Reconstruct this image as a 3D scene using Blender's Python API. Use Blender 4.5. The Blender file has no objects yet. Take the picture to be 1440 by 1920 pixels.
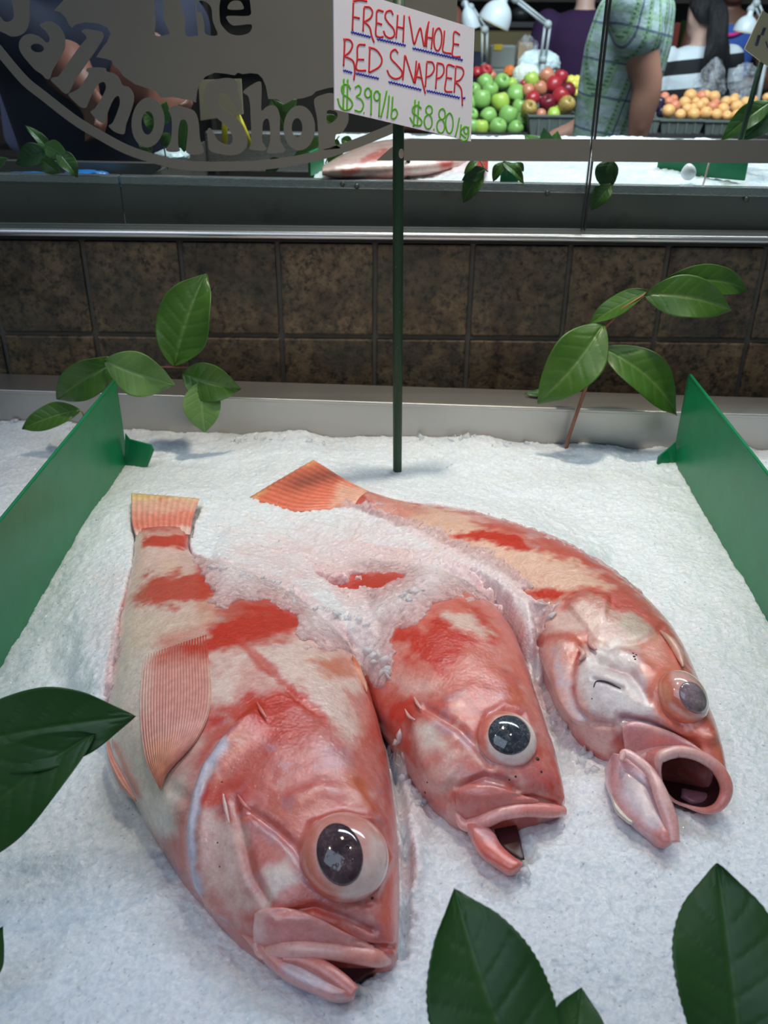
import bpy, bmesh, math, random
import numpy as np
from mathutils import Vector, Matrix
from mathutils.bvhtree import BVHTree
from mathutils.geometry import tessellate_polygon

random.seed(7)
S = bpy.context.scene
COL = S.collection

# ------------------------------------------------------------------ camera
F = 1680.0
CAM = Vector((0.0, 0.0, 1.5))
PITCH = math.radians(28.7)
ROLL = math.radians(0.6)
RM = Matrix.Rotation(math.pi / 2 - PITCH, 3, 'X') @ Matrix.Rotation(ROLL, 3, 'Z')
RN = np.array(RM)
cd = bpy.data.cameras.new('camera')
cam = bpy.data.objects.new('camera', cd)
COL.objects.link(cam)
cam.matrix_world = Matrix.Translation(CAM) @ RM.to_4x4()
cd.sensor_fit = 'VERTICAL'
cd.sensor_height = 24.0
cd.lens = F / 1920.0 * 24.0
cd.clip_start = 0.02
cd.dof.use_dof = True
cd.dof.focus_distance = 0.85
cd.dof.aperture_fstop = 7.5
S.camera = cam

# ------------------------------------------------------------------ view and light
S.view_settings.view_transform = 'Standard'
S.view_settings.look = 'None'
S.view_settings.gamma = 1.0
S.view_settings.use_curve_mapping = False
S.view_settings.exposure = 0.0
S.cycles.max_bounces = 8
S.cycles.transparent_max_bounces = 16
S.cycles.caustics_reflective = False
S.cycles.caustics_refractive = False
S.cycles.sample_clamp_indirect = 4.0

W = bpy.data.worlds.new('market_hall_light')
S.world = W
W.use_nodes = True
bg = W.node_tree.nodes['Background']
bg.inputs[0].default_value = (0.68, 0.82, 1.0, 1)
bg.inputs[1].default_value = 0.15


def area(name, loc, target, sx, sy, energy, color):
    l = bpy.data.lights.new(name, 'AREA')
    l.shape = 'RECTANGLE'
    l.size = sx
    l.size_y = sy
    l.energy = energy
    l.color = color
    o = bpy.data.objects.new(name, l)
    COL.objects.link(o)
    o.location = loc
    d = Vector(target) - Vector(loc)
    o.rotation_euler = d.to_track_quat('-Z', 'Y').to_euler()
    return o


def spot(name, loc, target, energy, color, deg, blend=0.6, r=0.04):
    l = bpy.data.lights.new(name, 'SPOT')
    l.energy = energy
    l.color = color
    l.spot_size = math.radians(deg)
    l.spot_blend = blend
    l.shadow_soft_size = r
    o = bpy.data.objects.new(name, l)
    COL.objects.link(o)
    o.location = loc
    d = Vector(target) - Vector(loc)
    o.rotation_euler = d.to_track_quat('-Z', 'Y').to_euler()
    return o


area('skylight_lamp', (-0.9, -0.9, 3.6), (0.0, 0.6, 0.95), 2.6, 2.0, 28, (0.64, 0.79, 1.0))
spot('counter_lamp_light', (0.12, 1.12, 2.75), (0.08, 1.10, 0.95), 80, (1.0, 0.90, 0.72), 50, 1.0, 0.05)
spot('second_lamp_light', (-0.75, 0.45, 2.7), (-0.15, 0.65, 0.95), 10, (1.0, 0.90, 0.74), 60, 0.9, 0.012)
spot('third_lamp_light', (0.7, 0.55, 2.7), (0.25, 0.75, 0.95), 10, (1.0, 0.93, 0.80), 60, 0.9, 0.012)
spot('rear_ice_fill', (0.35, 1.75, 2.9), (0.30, 1.72, 1.3), 60, (1.0, 0.96, 0.88), 60, 1.0, 0.05)  # unseen fill light added to brighten the ice behind the glass
area('stall_fill', (1.0, 2.5, 3.5), (1.1, 4.3, 1.1), 2.4, 1.2, 190, (0.80, 0.90, 1.0))  # fill light added over the aisle to brighten the stall and people


# ------------------------------------------------------------------ picking helpers
def ray(px, py):
    return (RM @ Vector(((px - 720) / F, (960 - py) / F, -1.0)))


def PZ(px, py, z):
    d = ray(px, py)
    return CAM + d * ((z - CAM.z) / d.z)


def PY(px, py, y):
    d = ray(px, py)
    return CAM + d * ((y - CAM.y) / d.y)


def PD(px, py, dep):
    return CAM + ray(px, py) * dep


def proj(P):
    q = (np.asarray(P, float) - np.array(CAM)) @ RN
    return np.stack([720 + F * q[:, 0] / -q[:, 2], 960 - F * q[:, 1] / -q[:, 2]], 1)


def PZn(px, py, z):
    px = np.asarray(px, float); py = np.asarray(py, float); z = np.asarray(z, float)
    d = np.stack([(px - 720) / F, (960 - py) / F, -np.ones_like(px)], -1) @ RN.T
    t = (z - CAM.z) / d[..., 2]
    return np.array(CAM) + d * t[..., None]


# ------------------------------------------------------------------ numpy noise
def _h(i, j, k):
    n = (i.astype(np.int64) * 374761393 + j.astype(np.int64) * 668265263 + k.astype(np.int64) * 1274126177) & 0xFFFFFFFF
    n = ((n ^ (n >> 13)) * 1103515245 + 12345) & 0xFFFFFFFF
    n = ((n ^ (n >> 15)) * 668265263) & 0xFFFFFFFF
    return ((n ^ (n >> 16)) & 0xFFFFFF) / float(0xFFFFFF)


def vnoise(p):
    f = np.floor(p)
    t = p - f
    t = t * t * (3 - 2 * t)
    i, j, k = f[:, 0].astype(np.int64), f[:, 1].astype(np.int64), f[:, 2].astype(np.int64)
    r = 0
    for a in (0, 1):
        for b in (0, 1):
            for c in (0, 1):
                w = (t[:, 0] if a else 1 - t[:, 0]) * (t[:, 1] if b else 1 - t[:, 1]) * (t[:, 2] if c else 1 - t[:, 2])
                r = r + w * _h(i + a, j + b, k + c)
    return r * 2 - 1


def fbm(p, o=4):
    r = 0; a = 0.5; q = np.array(p, float)
    for s in range(o):
        r = r + a * vnoise(q); q = q * 2.03 + 17.3; a *= 0.5
    return r


def worley(p2, seed=0):
    f = np.floor(p2).astype(np.int64)
    best = np.full(len(p2), 9.0); val = np.zeros(len(p2))
    for a in (-1, 0, 1):
        for b in (-1, 0, 1):
            ci, cj = f[:, 0] + a, f[:, 1] + b
            ks = np.full_like(ci, seed)
            x = ci + _h(ci, cj, ks); y = cj + _h(ci, cj, ks + 7)
            d = (x - p2[:, 0]) ** 2 + (y - p2[:, 1]) ** 2
            m = d < best
            best = np.where(m, d, best)
            val = np.where(m, _h(ci, cj, ks + 13), val)
    return np.sqrt(best), val


def sstep(a, b, x):
    t = np.clip((x - a) / (b - a), 0, 1)
    return t * t * (3 - 2 * t)


def poly_sd(P, poly):
    """signed distance (inside positive) of points P (n,2) to a closed polygon"""
    poly = np.asarray(poly, float)
    n = len(poly)
    d = np.full(len(P), 1e9); ins = np.zeros(len(P), bool)
    for i in range(n):
        a, b = poly[i], poly[(i + 1) % n]
        ab = b - a
        t = np.clip(((P - a) @ ab) / max(ab @ ab, 1e-9), 0, 1)
        q = a + t[:, None] * ab
        d = np.minimum(d, np.hypot(*(P - q).T))
        c = ((a[1] > P[:, 1]) != (b[1] > P[:, 1])) & (P[:, 0] < (b[0] - a[0]) * (P[:, 1] - a[1]) / (b[1] - a[1] + 1e-12) + a[0])
        ins ^= c
    return np.where(ins, d, -d)


def line_sd(P, pts):
    """distance and side (+ left of travel in picture axes) to an open polyline, and end fade"""
    pts = np.asarray(pts, float)
    d = np.full(len(P), 1e9); sg = np.ones(len(P)); fr = np.zeros(len(P))
    m = len(pts) - 1
    for i in range(m):
        a, b = pts[i], pts[i + 1]
        ab = b - a
        t0 = ((P - a) @ ab) / max(ab @ ab, 1e-9)
        t = np.clip(t0, 0, 1)
        q = a + t[:, None] * ab
        e = np.hypot(*(P - q).T)
        s = np.sign(ab[0] * (P[:, 1] - a[1]) - ab[1] * (P[:, 0] - a[0]))
        k = e < d
        d = np.where(k, e, d); sg = np.where(k, s, sg); fr = np.where(k, (i + t) / m, fr)
    return d, sg, fr


def spline(pts, n):
    """Catmull-Rom through pts (k,dim) sampled at n points"""
    p = np.asarray(pts, float)
    k = len(p)
    e = np.vstack([2 * p[0] - p[1], p, 2 * p[-1] - p[-2]])
    u = np.linspace(0, k - 1, n)
    i = np.minimum(u.astype(int), k - 2)
    t = (u - i)[:, None]
    a, b, c, d = e[i], e[i + 1], e[i + 2], e[i + 3]
    return 0.5 * (2 * b + (c - a) * t + (2 * a - 5 * b + 4 * c - d) * t * t + (3 * b - a - 3 * c + d) * t ** 3)


# ------------------------------------------------------------------ object helpers
def tag(o, label=None, cat=None, group=None, kind=None):
    if label: o['label'] = label
    if cat: o['category'] = cat
    if group: o['group'] = group
    if kind: o['kind'] = kind
    return o


def thing(name, label, cat, loc=(0, 0, 0), group=None):
    o = bpy.data.objects.new(name, None)
    COL.objects.link(o)
    o.location = loc
    o.empty_display_size = 0.02
    return tag(o, label, cat, group)


def link(name, me, mat=None, parent=None):
    o = bpy.data.objects.new(name, me)
    COL.objects.link(o)
    if mat is not None and not me.materials:
        me.materials.append(mat)
    if parent is not None:
        o.parent = parent
        o.matrix_parent_inverse = Matrix.Translation(-parent.location)
    return o


def mesh(name, V, Fc, smooth=True, col=None):
    me = bpy.data.meshes.new(name)
    V = np.asarray(V, float)
    if isinstance(Fc, np.ndarray):
        nf, k = Fc.shape
        me.vertices.add(len(V)); me.vertices.foreach_set('co', V.ravel())
        me.loops.add(nf * k); me.loops.foreach_set('vertex_index', Fc.astype(np.int32).ravel())
        me.polygons.add(nf)
        me.polygons.foreach_set('loop_start', np.arange(0, nf * k, k, dtype=np.int32))
        me.update(calc_edges=True)
    else:
        me.from_pydata([tuple(v) for v in V], [], [tuple(f) for f in Fc])
    me.validate()
    if smooth:
        me.polygons.foreach_set('use_smooth', np.ones(len(me.polygons), bool))
    if col is not None:
        a = me.color_attributes.new('Col', 'FLOAT_COLOR', 'POINT')
        c = np.ones((len(V), 4)); col = np.asarray(col, float); c[:, :col.shape[1]] = col
        a.data.foreach_set('color', c.ravel())
    me.update()
    return me


def grid_faces(nu, nv, wrap_v=False, off=0):
    i = np.arange(nu - 1)[:, None]
    j = np.arange(nv if wrap_v else nv - 1)[None, :]
    j2 = (j + 1) % nv
    a = i * nv + j; b = i * nv + j2; c = (i + 1) * nv + j2; d = (i + 1) * nv + j
    return np.stack([a, b, c, d], -1).reshape(-1, 4) + off


def box(bm, x0, x1, y0, y1, z0, z1, M=None):
    vs = [Vector((x, y, z)) for x in (x0, x1) for y in (y0, y1) for z in (z0, z1)]
    if M is not None: vs = [M @ v for v in vs]
    v = [bm.verts.new(p) for p in vs]
    for f in ((0, 1, 3, 2), (4, 6, 7, 5), (0, 4, 5, 1), (2, 3, 7, 6), (0, 2, 6, 4), (1, 5, 7, 3)):
        bm.faces.new([v[k] for k in f])


def bm_mesh(name, bm, smooth=False, bevel=0.0, seg=2):
    if bevel > 0:
        bmesh.ops.bevel(bm, geom=list(bm.edges), offset=bevel, segments=seg, profile=0.6, affect='EDGES')
    bmesh.ops.recalc_face_normals(bm, faces=list(bm.faces))
    me = bpy.data.meshes.new(name)
    bm.to_mesh(me); bm.free()
    if smooth:
        me.polygons.foreach_set('use_smooth', np.ones(len(me.polygons), bool))
    return me


def box_obj(name, dims, mat, parent=None, bevel=0.0, M=None, smooth=False):
    bm = bmesh.new()
    box(bm, *dims, M=M)
    return link(name, bm_mesh(name, bm, smooth, bevel), mat, parent)


def tube_arrays(pts, radii, n=10, flat=1.0, up=None, cap=True):
    P = np.asarray(pts, float)
    R = np.broadcast_to(np.asarray(radii, float), (len(P),))
    T = np.gradient(P, axis=0)
    T /= np.linalg.norm(T, axis=1)[:, None] + 1e-12
    ref = np.array(up if up is not None else (0.0, 0.0, 1.0))
    if up is None and abs(T[0] @ ref) > 0.9: ref = np.array((0.0, 1.0, 0.0))
    V = []
    for p, t, r in zip(P, T, R):
        a = np.cross(t, ref); a /= np.linalg.norm(a) + 1e-12
        b = np.cross(a, t)
        if up is None: ref = b
        for k in range(n):
            th = 2 * math.pi * k / n
            V.append(p + r * (math.cos(th) * a + flat * math.sin(th) * b))
    Fc = [tuple(f) for f in grid_faces(len(P), n, True)]
    if cap:
        V.append(P[0]); V.append(P[-1]); m = len(P) * n
        for k in range(n):
            Fc.append((m, (k + 1) % n, k))
            Fc.append((m + 1, (len(P) - 1) * n + k, (len(P) - 1) * n + (k + 1) % n))
    return V, Fc


def tube(name, pts, radii, mat, parent=None, n=10, flat=1.0, up=None, col=None):
    V, Fc = tube_arrays(pts, radii, n, flat, up)
    me = mesh(name, V, Fc, True, None if col is None else np.tile(col, (len(V), 1)))
    return link(name, me, mat, parent)


def merge(parts):
    V = []; Fc = []
    for v, f in parts:
        o = len(V)
        V.extend([tuple(x) for x in v]); Fc.extend([tuple(i + o for i in t) for t in f])
    return V, Fc


def lathe(name, prof, n=24, col=None):
    V = []
    for r, z in prof:
        for k in range(n):
            th = 2 * math.pi * k / n
            V.append((r * math.cos(th), r * math.sin(th), z))
    return mesh(name, V, grid_faces(len(prof), n, True), True, col)


def flat_shape(name, loops, to3d, normal, depth, mat, parent=None):
    """filled outline (loops, even-odd) lying on a plane, given a small real thickness"""
    cu = bpy.data.curves.new(name, 'CURVE')
    cu.dimensions = '2D'; cu.fill_mode = 'BOTH'
    for lp in loops:
        sp = cu.splines.new('POLY')
        sp.points.add(len(lp) - 1)
        for q, (x, y) in zip(sp.points, lp): q.co = (x / 1000.0, y / 1000.0, 0, 1)
        sp.use_cyclic_u = True
    cu.extrude = 0.5
    o = bpy.data.objects.new(name, cu)
    COL.objects.link(o)
    dg = bpy.context.evaluated_depsgraph_get()
    me = bpy.data.meshes.new_from_object(o.evaluated_get(dg), depsgraph=dg)
    bpy.data.objects.remove(o); bpy.data.curves.remove(cu)
    nn = Vector(normal)
    for v in me.vertices:
        p = to3d(v.co.x * 1000.0, v.co.y * 1000.0)
        v.co = p + nn * (depth * v.co.z)
    me.materials.clear(); me.name = name
    bm = bmesh.new(); bm.from_mesh(me)
    bmesh.ops.recalc_face_normals(bm, faces=list(bm.faces)); bm.to_mesh(me); bm.free()
    return link(name, me, mat, parent)


def smooth_loop(lp, k=3):
    """rounded version of a closed hand-drawn outline"""
    p = np.asarray(lp, float); n = len(p)
    out = []
    for i in range(n):
        a, b, c, d = p[i - 1], p[i], p[(i + 1) % n], p[(i + 2) % n]
        for s in range(k):
            t = s / k
            out.append(tuple(0.5 * (2 * b + (c - a) * t + (2 * a - 5 * b + 4 * c - d) * t * t + (3 * b - a - 3 * c + d) * t ** 3)))
    return out


def ell(cx, cy, rx, ry, ang=0.0, n=28):
    ca, sa = math.cos(math.radians(ang)), math.sin(math.radians(ang))
    return [(cx + rx * math.cos(t) * ca - ry * math.sin(t) * sa, cy + rx * math.cos(t) * sa + ry * math.sin(t) * ca)
            for t in (2 * math.pi * i / n for i in range(n))]


def ordinal(i):
    return ['first', 'second', 'third', 'fourth', 'fifth', 'sixth', 'seventh', 'eighth', 'ninth', 'tenth', 'eleventh', 'twelfth'][i]


# ------------------------------------------------------------------ materials
def lin(r, g, b):
    f = lambda c: ((c / 255 + 0.055) / 1.055) ** 2.4 if c > 10 else c / 255 / 12.92
    return (f(r), f(g), f(b))


class NT:
    def __init__(s, name):
        s.m = bpy.data.materials.new(name); s.m.use_nodes = True
        s.t = s.m.node_tree; s.n = s.t.nodes; s.b = s.n['Principled BSDF']; s.out = s.n['Material Output']

    def new(s, typ, **kw):
        x = s.n.new(typ)
        for k, v in kw.items():
            if k.startswith('_'): setattr(x, k[1:], v)
            else:
                x.inputs[k.replace('__', ' ')].default_value = v
        return x

    def l(s, a, b): s.t.links.new(a, b)

    def coord(s, which='Object', scale=(1, 1, 1)):
        c = s.n.new('ShaderNodeTexCoord'); mp = s.n.new('ShaderNodeMapping')
        mp.inputs['Scale'].default_value = scale
        s.l(c.outputs[which], mp.inputs['Vector'])
        return mp.outputs['Vector']

    def noise(s, scale, detail=4, rough=0.55, vec=None):
        x = s.n.new('ShaderNodeTexNoise')
        x.inputs['Scale'].default_value = scale; x.inputs['Detail'].default_value = detail; x.inputs['Roughness'].default_value = rough
        s.l(vec if vec is not None else s.coord(), x.inputs['Vector'])
        return x.outputs['Fac']

    def ramp(s, fac, stops):
        r = s.n.new('ShaderNodeValToRGB')
        while len(r.color_ramp.elements) < len(stops): r.color_ramp.elements.new(0.5)
        for e, (p, c) in zip(r.color_ramp.elements, stops):
            e.position = p; e.color = (*c, 1) if len(c) == 3 else c
        s.l(fac, r.inputs['Fac'])
        return r.outputs['Color']

    def mix(s, fac, a, b, mode='MIX'):
        x = s.n.new('ShaderNodeMix'); x.data_type = 'RGBA'; x.blend_type = mode
        for v, k in ((fac, 0), (a, 6), (b, 7)):
            if isinstance(v, (int, float)): x.inputs[k].default_value = v
            elif isinstance(v, tuple): x.inputs[k].default_value = (*v, 1) if len(v) == 3 else v
            else: s.l(v, x.inputs[k])
        return x.outputs[2]

    def math(s, op, a, b=0.0, c=None):
        x = s.n.new('ShaderNodeMath'); x.operation = op
        for k, v in enumerate((a, b) if c is None else (a, b, c)):
            if isinstance(v, (int, float)): x.inputs[k].default_value = v
            else: s.l(v, x.inputs[k])
        return x.outputs[0]

    def bump(s, h, strength=0.3, dist=0.002, normal=None):
        x = s.n.new('ShaderNodeBump')
        x.inputs['Strength'].default_value = strength; x.inputs['Distance'].default_value = dist
        s.l(h, x.inputs['Height'])
        if normal is not None: s.l(normal, x.inputs['Normal'])
        return x.outputs['Normal']

    def set(s, **kw):
        for k, v in kw.items():
            i = s.b.inputs[k.replace('_', ' ')]
            if isinstance(v, (int, float)): i.default_value = v
            elif isinstance(v, tuple): i.default_value = (*v, 1) if len(v) == 3 and i.type == 'RGBA' else v
            else: s.l(v, i)
        return s


def plain(name, rgb, rough=0.5, var=0.12, scale=60, **kw):
    t = NT(name)
    n = t.noise(scale, 3)
    c = t.mix(n, tuple(x * (1 - var) for x in rgb), tuple(min(1, x * (1 + var)) for x in rgb))
    t.set(Base_Color=c, Roughness=rough, **kw)
    return t.m


M = {}
# brushed stainless steel
def steel(name, rgb, rough, sc=(2, 260, 260), dirt=0.0):
    t = NT(name)
    v = t.coord('Object', sc)
    n = t.noise(3.0, 3, 0.6, v)
    n2 = t.noise(9.0, 5)
    r = t.math('ADD', t.math('MULTIPLY', n, 0.12), rough - 0.06)
    c = t.mix(t.math('MULTIPLY', n2, 0.35), rgb, tuple(x * 0.72 for x in rgb))
    if dirt:
        d = t.ramp(t.noise(14.0, 6, 0.65), [(0.60, (0, 0, 0)), (0.72, (1, 1, 1))])
        c = t.mix(t.math('MULTIPLY', d, dirt), c, (0.10, 0.06, 0.03))
    t.set(Base_Color=c, Metallic=0.9, Roughness=r, Normal=t.bump(n, 0.02, 0.001))
    return t.m
M['steel'] = steel('brushed_steel', (0.60, 0.58, 0.56), 0.27)
M['steel_lip'] = steel('matt_steel', (0.52, 0.50, 0.47), 0.40)
M['steel_dark'] = steel('dull_steel', (0.27, 0.25, 0.22), 0.42, dirt=0.35)
M['steel_rail'] = steel('rail_steel', (0.55, 0.54, 0.52), 0.25)

# stone look tile
def tile_mat():
    t = NT('mottled_stone_tile')
    ob = t.n.new('ShaderNodeObjectInfo')
    v = t.coord('Object')
    n1 = t.noise(22, 6, 0.62, v)
    n2 = t.noise(95, 6, 0.7, v)
    n3 = t.noise(9, 3, 0.5, v)
    a = t.ramp(n1, [(0.30, lin(58, 46, 33)), (0.46, lin(98, 81, 60)), (0.58, lin(124, 104, 78)), (0.72, lin(80, 70, 56))])
    b = t.ramp(n2, [(0.36, (0.16, 0.16, 0.17)), (0.52, (0.95, 0.93, 0.9)), (0.7, (1.25, 1.2, 1.1))])
    c = t.mix(1.0, a, b, 'MULTIPLY')
    at = t.new('ShaderNodeVertexColor'); at.layer_name = 'Col'
    c = t.mix(1.0, c, at.outputs[0], 'MULTIPLY')
    c = t.mix(t.ramp(n3, [(0.4, (0, 0, 0)), (0.65, (0.5, 0.5, 0.5))]), c, lin(58, 60, 52))
    h = t.math('ADD', t.math('MULTIPLY', n1, 0.6), t.math('MULTIPLY', n2, 0.6))
    t.set(Base_Color=c, Roughness=0.55, Normal=t.bump(h, 0.55, 0.004))
    return t.m
M['tile'] = tile_mat()
M['grout'] = plain('grey_grout', lin(92, 88, 80), 0.9, 0.25, 150)

# crushed ice
def ice_mat(name='crushed_ice'):
    t = NT(name)
    v = t.coord('Object')
    vo = t.n.new('ShaderNodeTexVoronoi'); vo.inputs['Scale'].default_value = 420; t.l(v, vo.inputs['Vector'])
    vo2 = t.n.new('ShaderNodeTexVoronoi'); vo2.inputs['Scale'].default_value = 190; t.l(v, vo2.inputs['Vector'])
    n = t.noise(260, 4, 0.7, v)
    at = t.new('ShaderNodeVertexColor'); at.layer_name = 'Col'
    h = t.math('ADD', t.math('MULTIPLY', vo.outputs['Distance'], 0.8), t.math('ADD', t.math('MULTIPLY', vo2.outputs['Distance'], 0.9), t.math('MULTIPLY', n, 0.5)))
    nm = t.bump(h, 0.42, 0.0013)
    c = t.mix(1.0, at.outputs[0], t.ramp(n, [(0.3, (0.82, 0.86, 0.92)), (0.66, (1, 1, 1))]), 'MULTIPLY')
    t.set(Base_Color=c, Roughness=0.28, Normal=nm, IOR=1.31)
    t.b.inputs['Subsurface Weight'].default_value = 0.75
    t.b.inputs['Subsurface Radius'].default_value = (0.75, 0.9, 1.0)
    t.b.inputs['Subsurface Scale'].default_value = 0.008
    t.b.inputs['Specular IOR Level'].default_value = 0.5
    t.b.inputs['Coat Weight'].default_value = 0.45
    t.b.inputs['Coat Roughness'].default_value = 0.09
    t.l(t.bump(t.math('ADD', vo.outputs['Distance'], vo2.outputs['Distance']), 1.0, 0.0012), t.b.inputs['Coat Normal'])
    tr = t.n.new('ShaderNodeBsdfTransparent')
    ms = t.n.new('ShaderNodeMixShader')
    # alpha of the colour attribute = how much the thin ice lets through
    inv = t.math('SUBTRACT', 1.0, at.outputs[1])
    gr = t.ramp(vo2.outputs['Color'], [(0.25, (0.15, 0.15, 0.15)), (0.75, (1, 1, 1))])
    fac = t.math('MULTIPLY', inv, t.math('ADD', 0.55, t.math('MULTIPLY', gr, 0.6)))
    t.l(fac, ms.inputs[0]); t.l(t.b.outputs[0], ms.inputs[1]); t.l(tr.outputs[0], ms.inputs[2])
    t.l(ms.outputs[0], t.out.inputs['Surface'])
    return t.m
M['ice'] = ice_mat()

def chip_mat():
    t = NT('clear_ice_chip')
    n = t.noise(220, 3)
    t.set(Base_Color=(0.90, 0.92, 0.95), Roughness=0.10, IOR=1.31, Normal=t.bump(n, 0.35, 0.002))
    tr = t.n.new('ShaderNodeBsdfTransparent'); tr.inputs[0].default_value = (0.96, 0.97, 0.98, 1)
    ms = t.n.new('ShaderNodeMixShader'); ms.inputs[0].default_value = 0.55
    t.l(t.b.outputs[0], ms.inputs[1]); t.l(tr.outputs[0], ms.inputs[2]); t.l(ms.outputs[0], t.out.inputs['Surface'])
    return t.m
M['chip'] = chip_mat()

# green plastic
def green_mat():
    t = NT('green_plastic')
    n = t.noise(35, 4)
    c = t.mix(n, (0.002, 0.17, 0.062), (0.004, 0.25, 0.092))
    t.set(Base_Color=c, Roughness=0.38, Normal=t.bump(t.noise(500, 2), 0.06, 0.0006))
    t.b.inputs['Subsurface Weight'].default_value = 0.05
    t.b.inputs['Subsurface Scale'].default_value = 0.004
    return t.m
M['green'] = green_mat()

# fish skin reads its own colouring
def skin_mat(name, coat=0.9, rough=0.34, scales=True):
    t = NT(name)
    v = t.coord('Object')
    at = t.new('ShaderNodeVertexColor'); at.layer_name = 'Col'
    n1 = t.noise(120, 5, 0.65, v)
    n2 = t.noise(420, 4, 0.65, v)
    c = t.mix(1.0, at.outputs[0], t.ramp(n1, [(0.3, (0.88, 0.82, 0.82)), (0.7, (1.10, 1.10, 1.10))]), 'MULTIPLY')
    c = t.mix(0.35, c, t.mix(1.0, c, t.ramp(n2, [(0.35, (0.80, 0.72, 0.72)), (0.62, (1.15, 1.15, 1.15))]), 'MULTIPLY'))
    vo = t.n.new('ShaderNodeTexVoronoi'); vo.inputs['Scale'].default_value = 330; t.l(v, vo.inputs['Vector'])
    vo.feature = 'SMOOTH_F1'
    h = t.math('ADD', t.math('MULTIPLY', vo.outputs['Distance'], t.math('MULTIPLY', at.outputs[1], 1.1)), t.math('MULTIPLY', n2, 0.45))
    t.set(Base_Color=c, Roughness=rough, Normal=t.bump(h, 0.6 if scales else 0.3, 0.0010))
    t.b.inputs['Coat Weight'].default_value = coat
    t.b.inputs['Coat Roughness'].default_value = 0.03
    t.b.inputs['Coat IOR'].default_value = 1.6
    n3 = t.noise(620, 3, 0.6, v); n4 = t.noise(260, 4, 0.6, v)
    t.l(t.bump(t.math('ADD', t.math('MULTIPLY', n3, 1.0), t.math('MULTIPLY', n4, 1.3)), 0.60, 0.00065), t.b.inputs['Coat Normal'])
    t.b.inputs['Subsurface Weight'].default_value = 0.12
    t.b.inputs['Subsurface Radius'].default_value = (1.0, 0.35, 0.25)
    t.b.inputs['Subsurface Scale'].default_value = 0.004
    return t.m
M['skin'] = skin_mat('wet_fish_skin')
M['flesh'] = skin_mat('wet_lip_flesh', 0.9, 0.32, False)

def fin_mat():
    t = NT('ray_fin_membrane')
    at = t.new('ShaderNodeVertexColor'); at.layer_name = 'Col'
    n = t.noise(160, 4)
    c = t.mix(1.0, at.outputs[0], t.ramp(n, [(0.3, (0.85, 0.82, 0.8)), (0.7, (1.1, 1.1, 1.1))]), 'MULTIPLY')
    t.set(Base_Color=c, Roughness=0.35, Normal=t.bump(n, 0.2, 0.001))
    t.b.inputs['Coat Weight'].default_value = 0.5
    t.b.inputs['Coat Roughness'].default_value = 0.15
    return t.m
M['fin'] = fin_mat()

def eye_mat():
    t = NT('bulging_eyeball')
    at = t.new('ShaderNodeVertexColor'); at.layer_name = 'Col'
    n = t.noise(180, 5, 0.7)
    c = t.mix(1.0, at.outputs[0], t.ramp(n, [(0.3, (0.9, 0.82, 0.8)), (0.7, (1.08, 1.08, 1.08))]), 'MULTIPLY')
    t.set(Base_Color=c, Roughness=0.12)
    t.b.inputs['Subsurface Weight'].default_value = 0.35
    t.b.inputs['Subsurface Radius'].default_value = (1.0, 0.5, 0.4)
    t.b.inputs['Subsurface Scale'].default_value = 0.006
    t.b.inputs['Coat Weight'].default_value = 1.0
    t.b.inputs['Coat Roughness'].default_value = 0.03
    return t.m
M['eye'] = eye_mat()

def pupil_mat(name, a, b, c, sc):
    t = NT(name)
    n = t.noise(sc, 5, 0.7)
    vo = t.n.new('ShaderNodeTexVoronoi'); vo.feature = 'DISTANCE_TO_EDGE'; vo.inputs['Scale'].default_value = sc * 0.8
    t.l(t.coord(), vo.inputs['Vector'])
    col = t.ramp(n, [(0.35, a), (0.6, b), (0.75, c)])
    e = t.ramp(t.math('ABSOLUTE', t.math('SUBTRACT', t.noise(sc * 1.3, 4, 0.6), 0.5)), [(0.0, (1, 1, 1)), (0.025, (0, 0, 0))])
    col = t.mix(t.math('MULTIPLY', e, 0.45), col, c)
    t.set(Base_Color=col, Roughness=0.08, Normal=t.bump(n, 0.12, 0.001))
    t.b.inputs['Coat Weight'].default_value = 1.0
    t.b.inputs['Coat Roughness'].default_value = 0.02
    return t.m
M['pupil_purple'] = pupil_mat('dark_purple_pupil', (0.030, 0.014, 0.022), (0.085, 0.045, 0.055), (0.20, 0.13, 0.12), 70)
M['pupil_slate'] = pupil_mat('slate_grey_pupil', (0.012, 0.017, 0.026), (0.05, 0.06, 0.08), (0.30, 0.30, 0.30), 110)
M['pupil_cloudy'] = pupil_mat('cloudy_mauve_pupil', (0.16, 0.11, 0.14), (0.28, 0.20, 0.23), (0.45, 0.36, 0.36), 90)

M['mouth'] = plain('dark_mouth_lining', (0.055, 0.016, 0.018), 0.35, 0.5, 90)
M['tongue'] = plain('mauve_tongue', (0.30, 0.11, 0.14), 0.3, 0.3, 120)
M['spine'] = plain('pale_spine', (0.78, 0.55, 0.52), 0.4, 0.1)
M['spot'] = plain('dark_spot', (0.03, 0.015, 0.015), 0.5)

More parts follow.
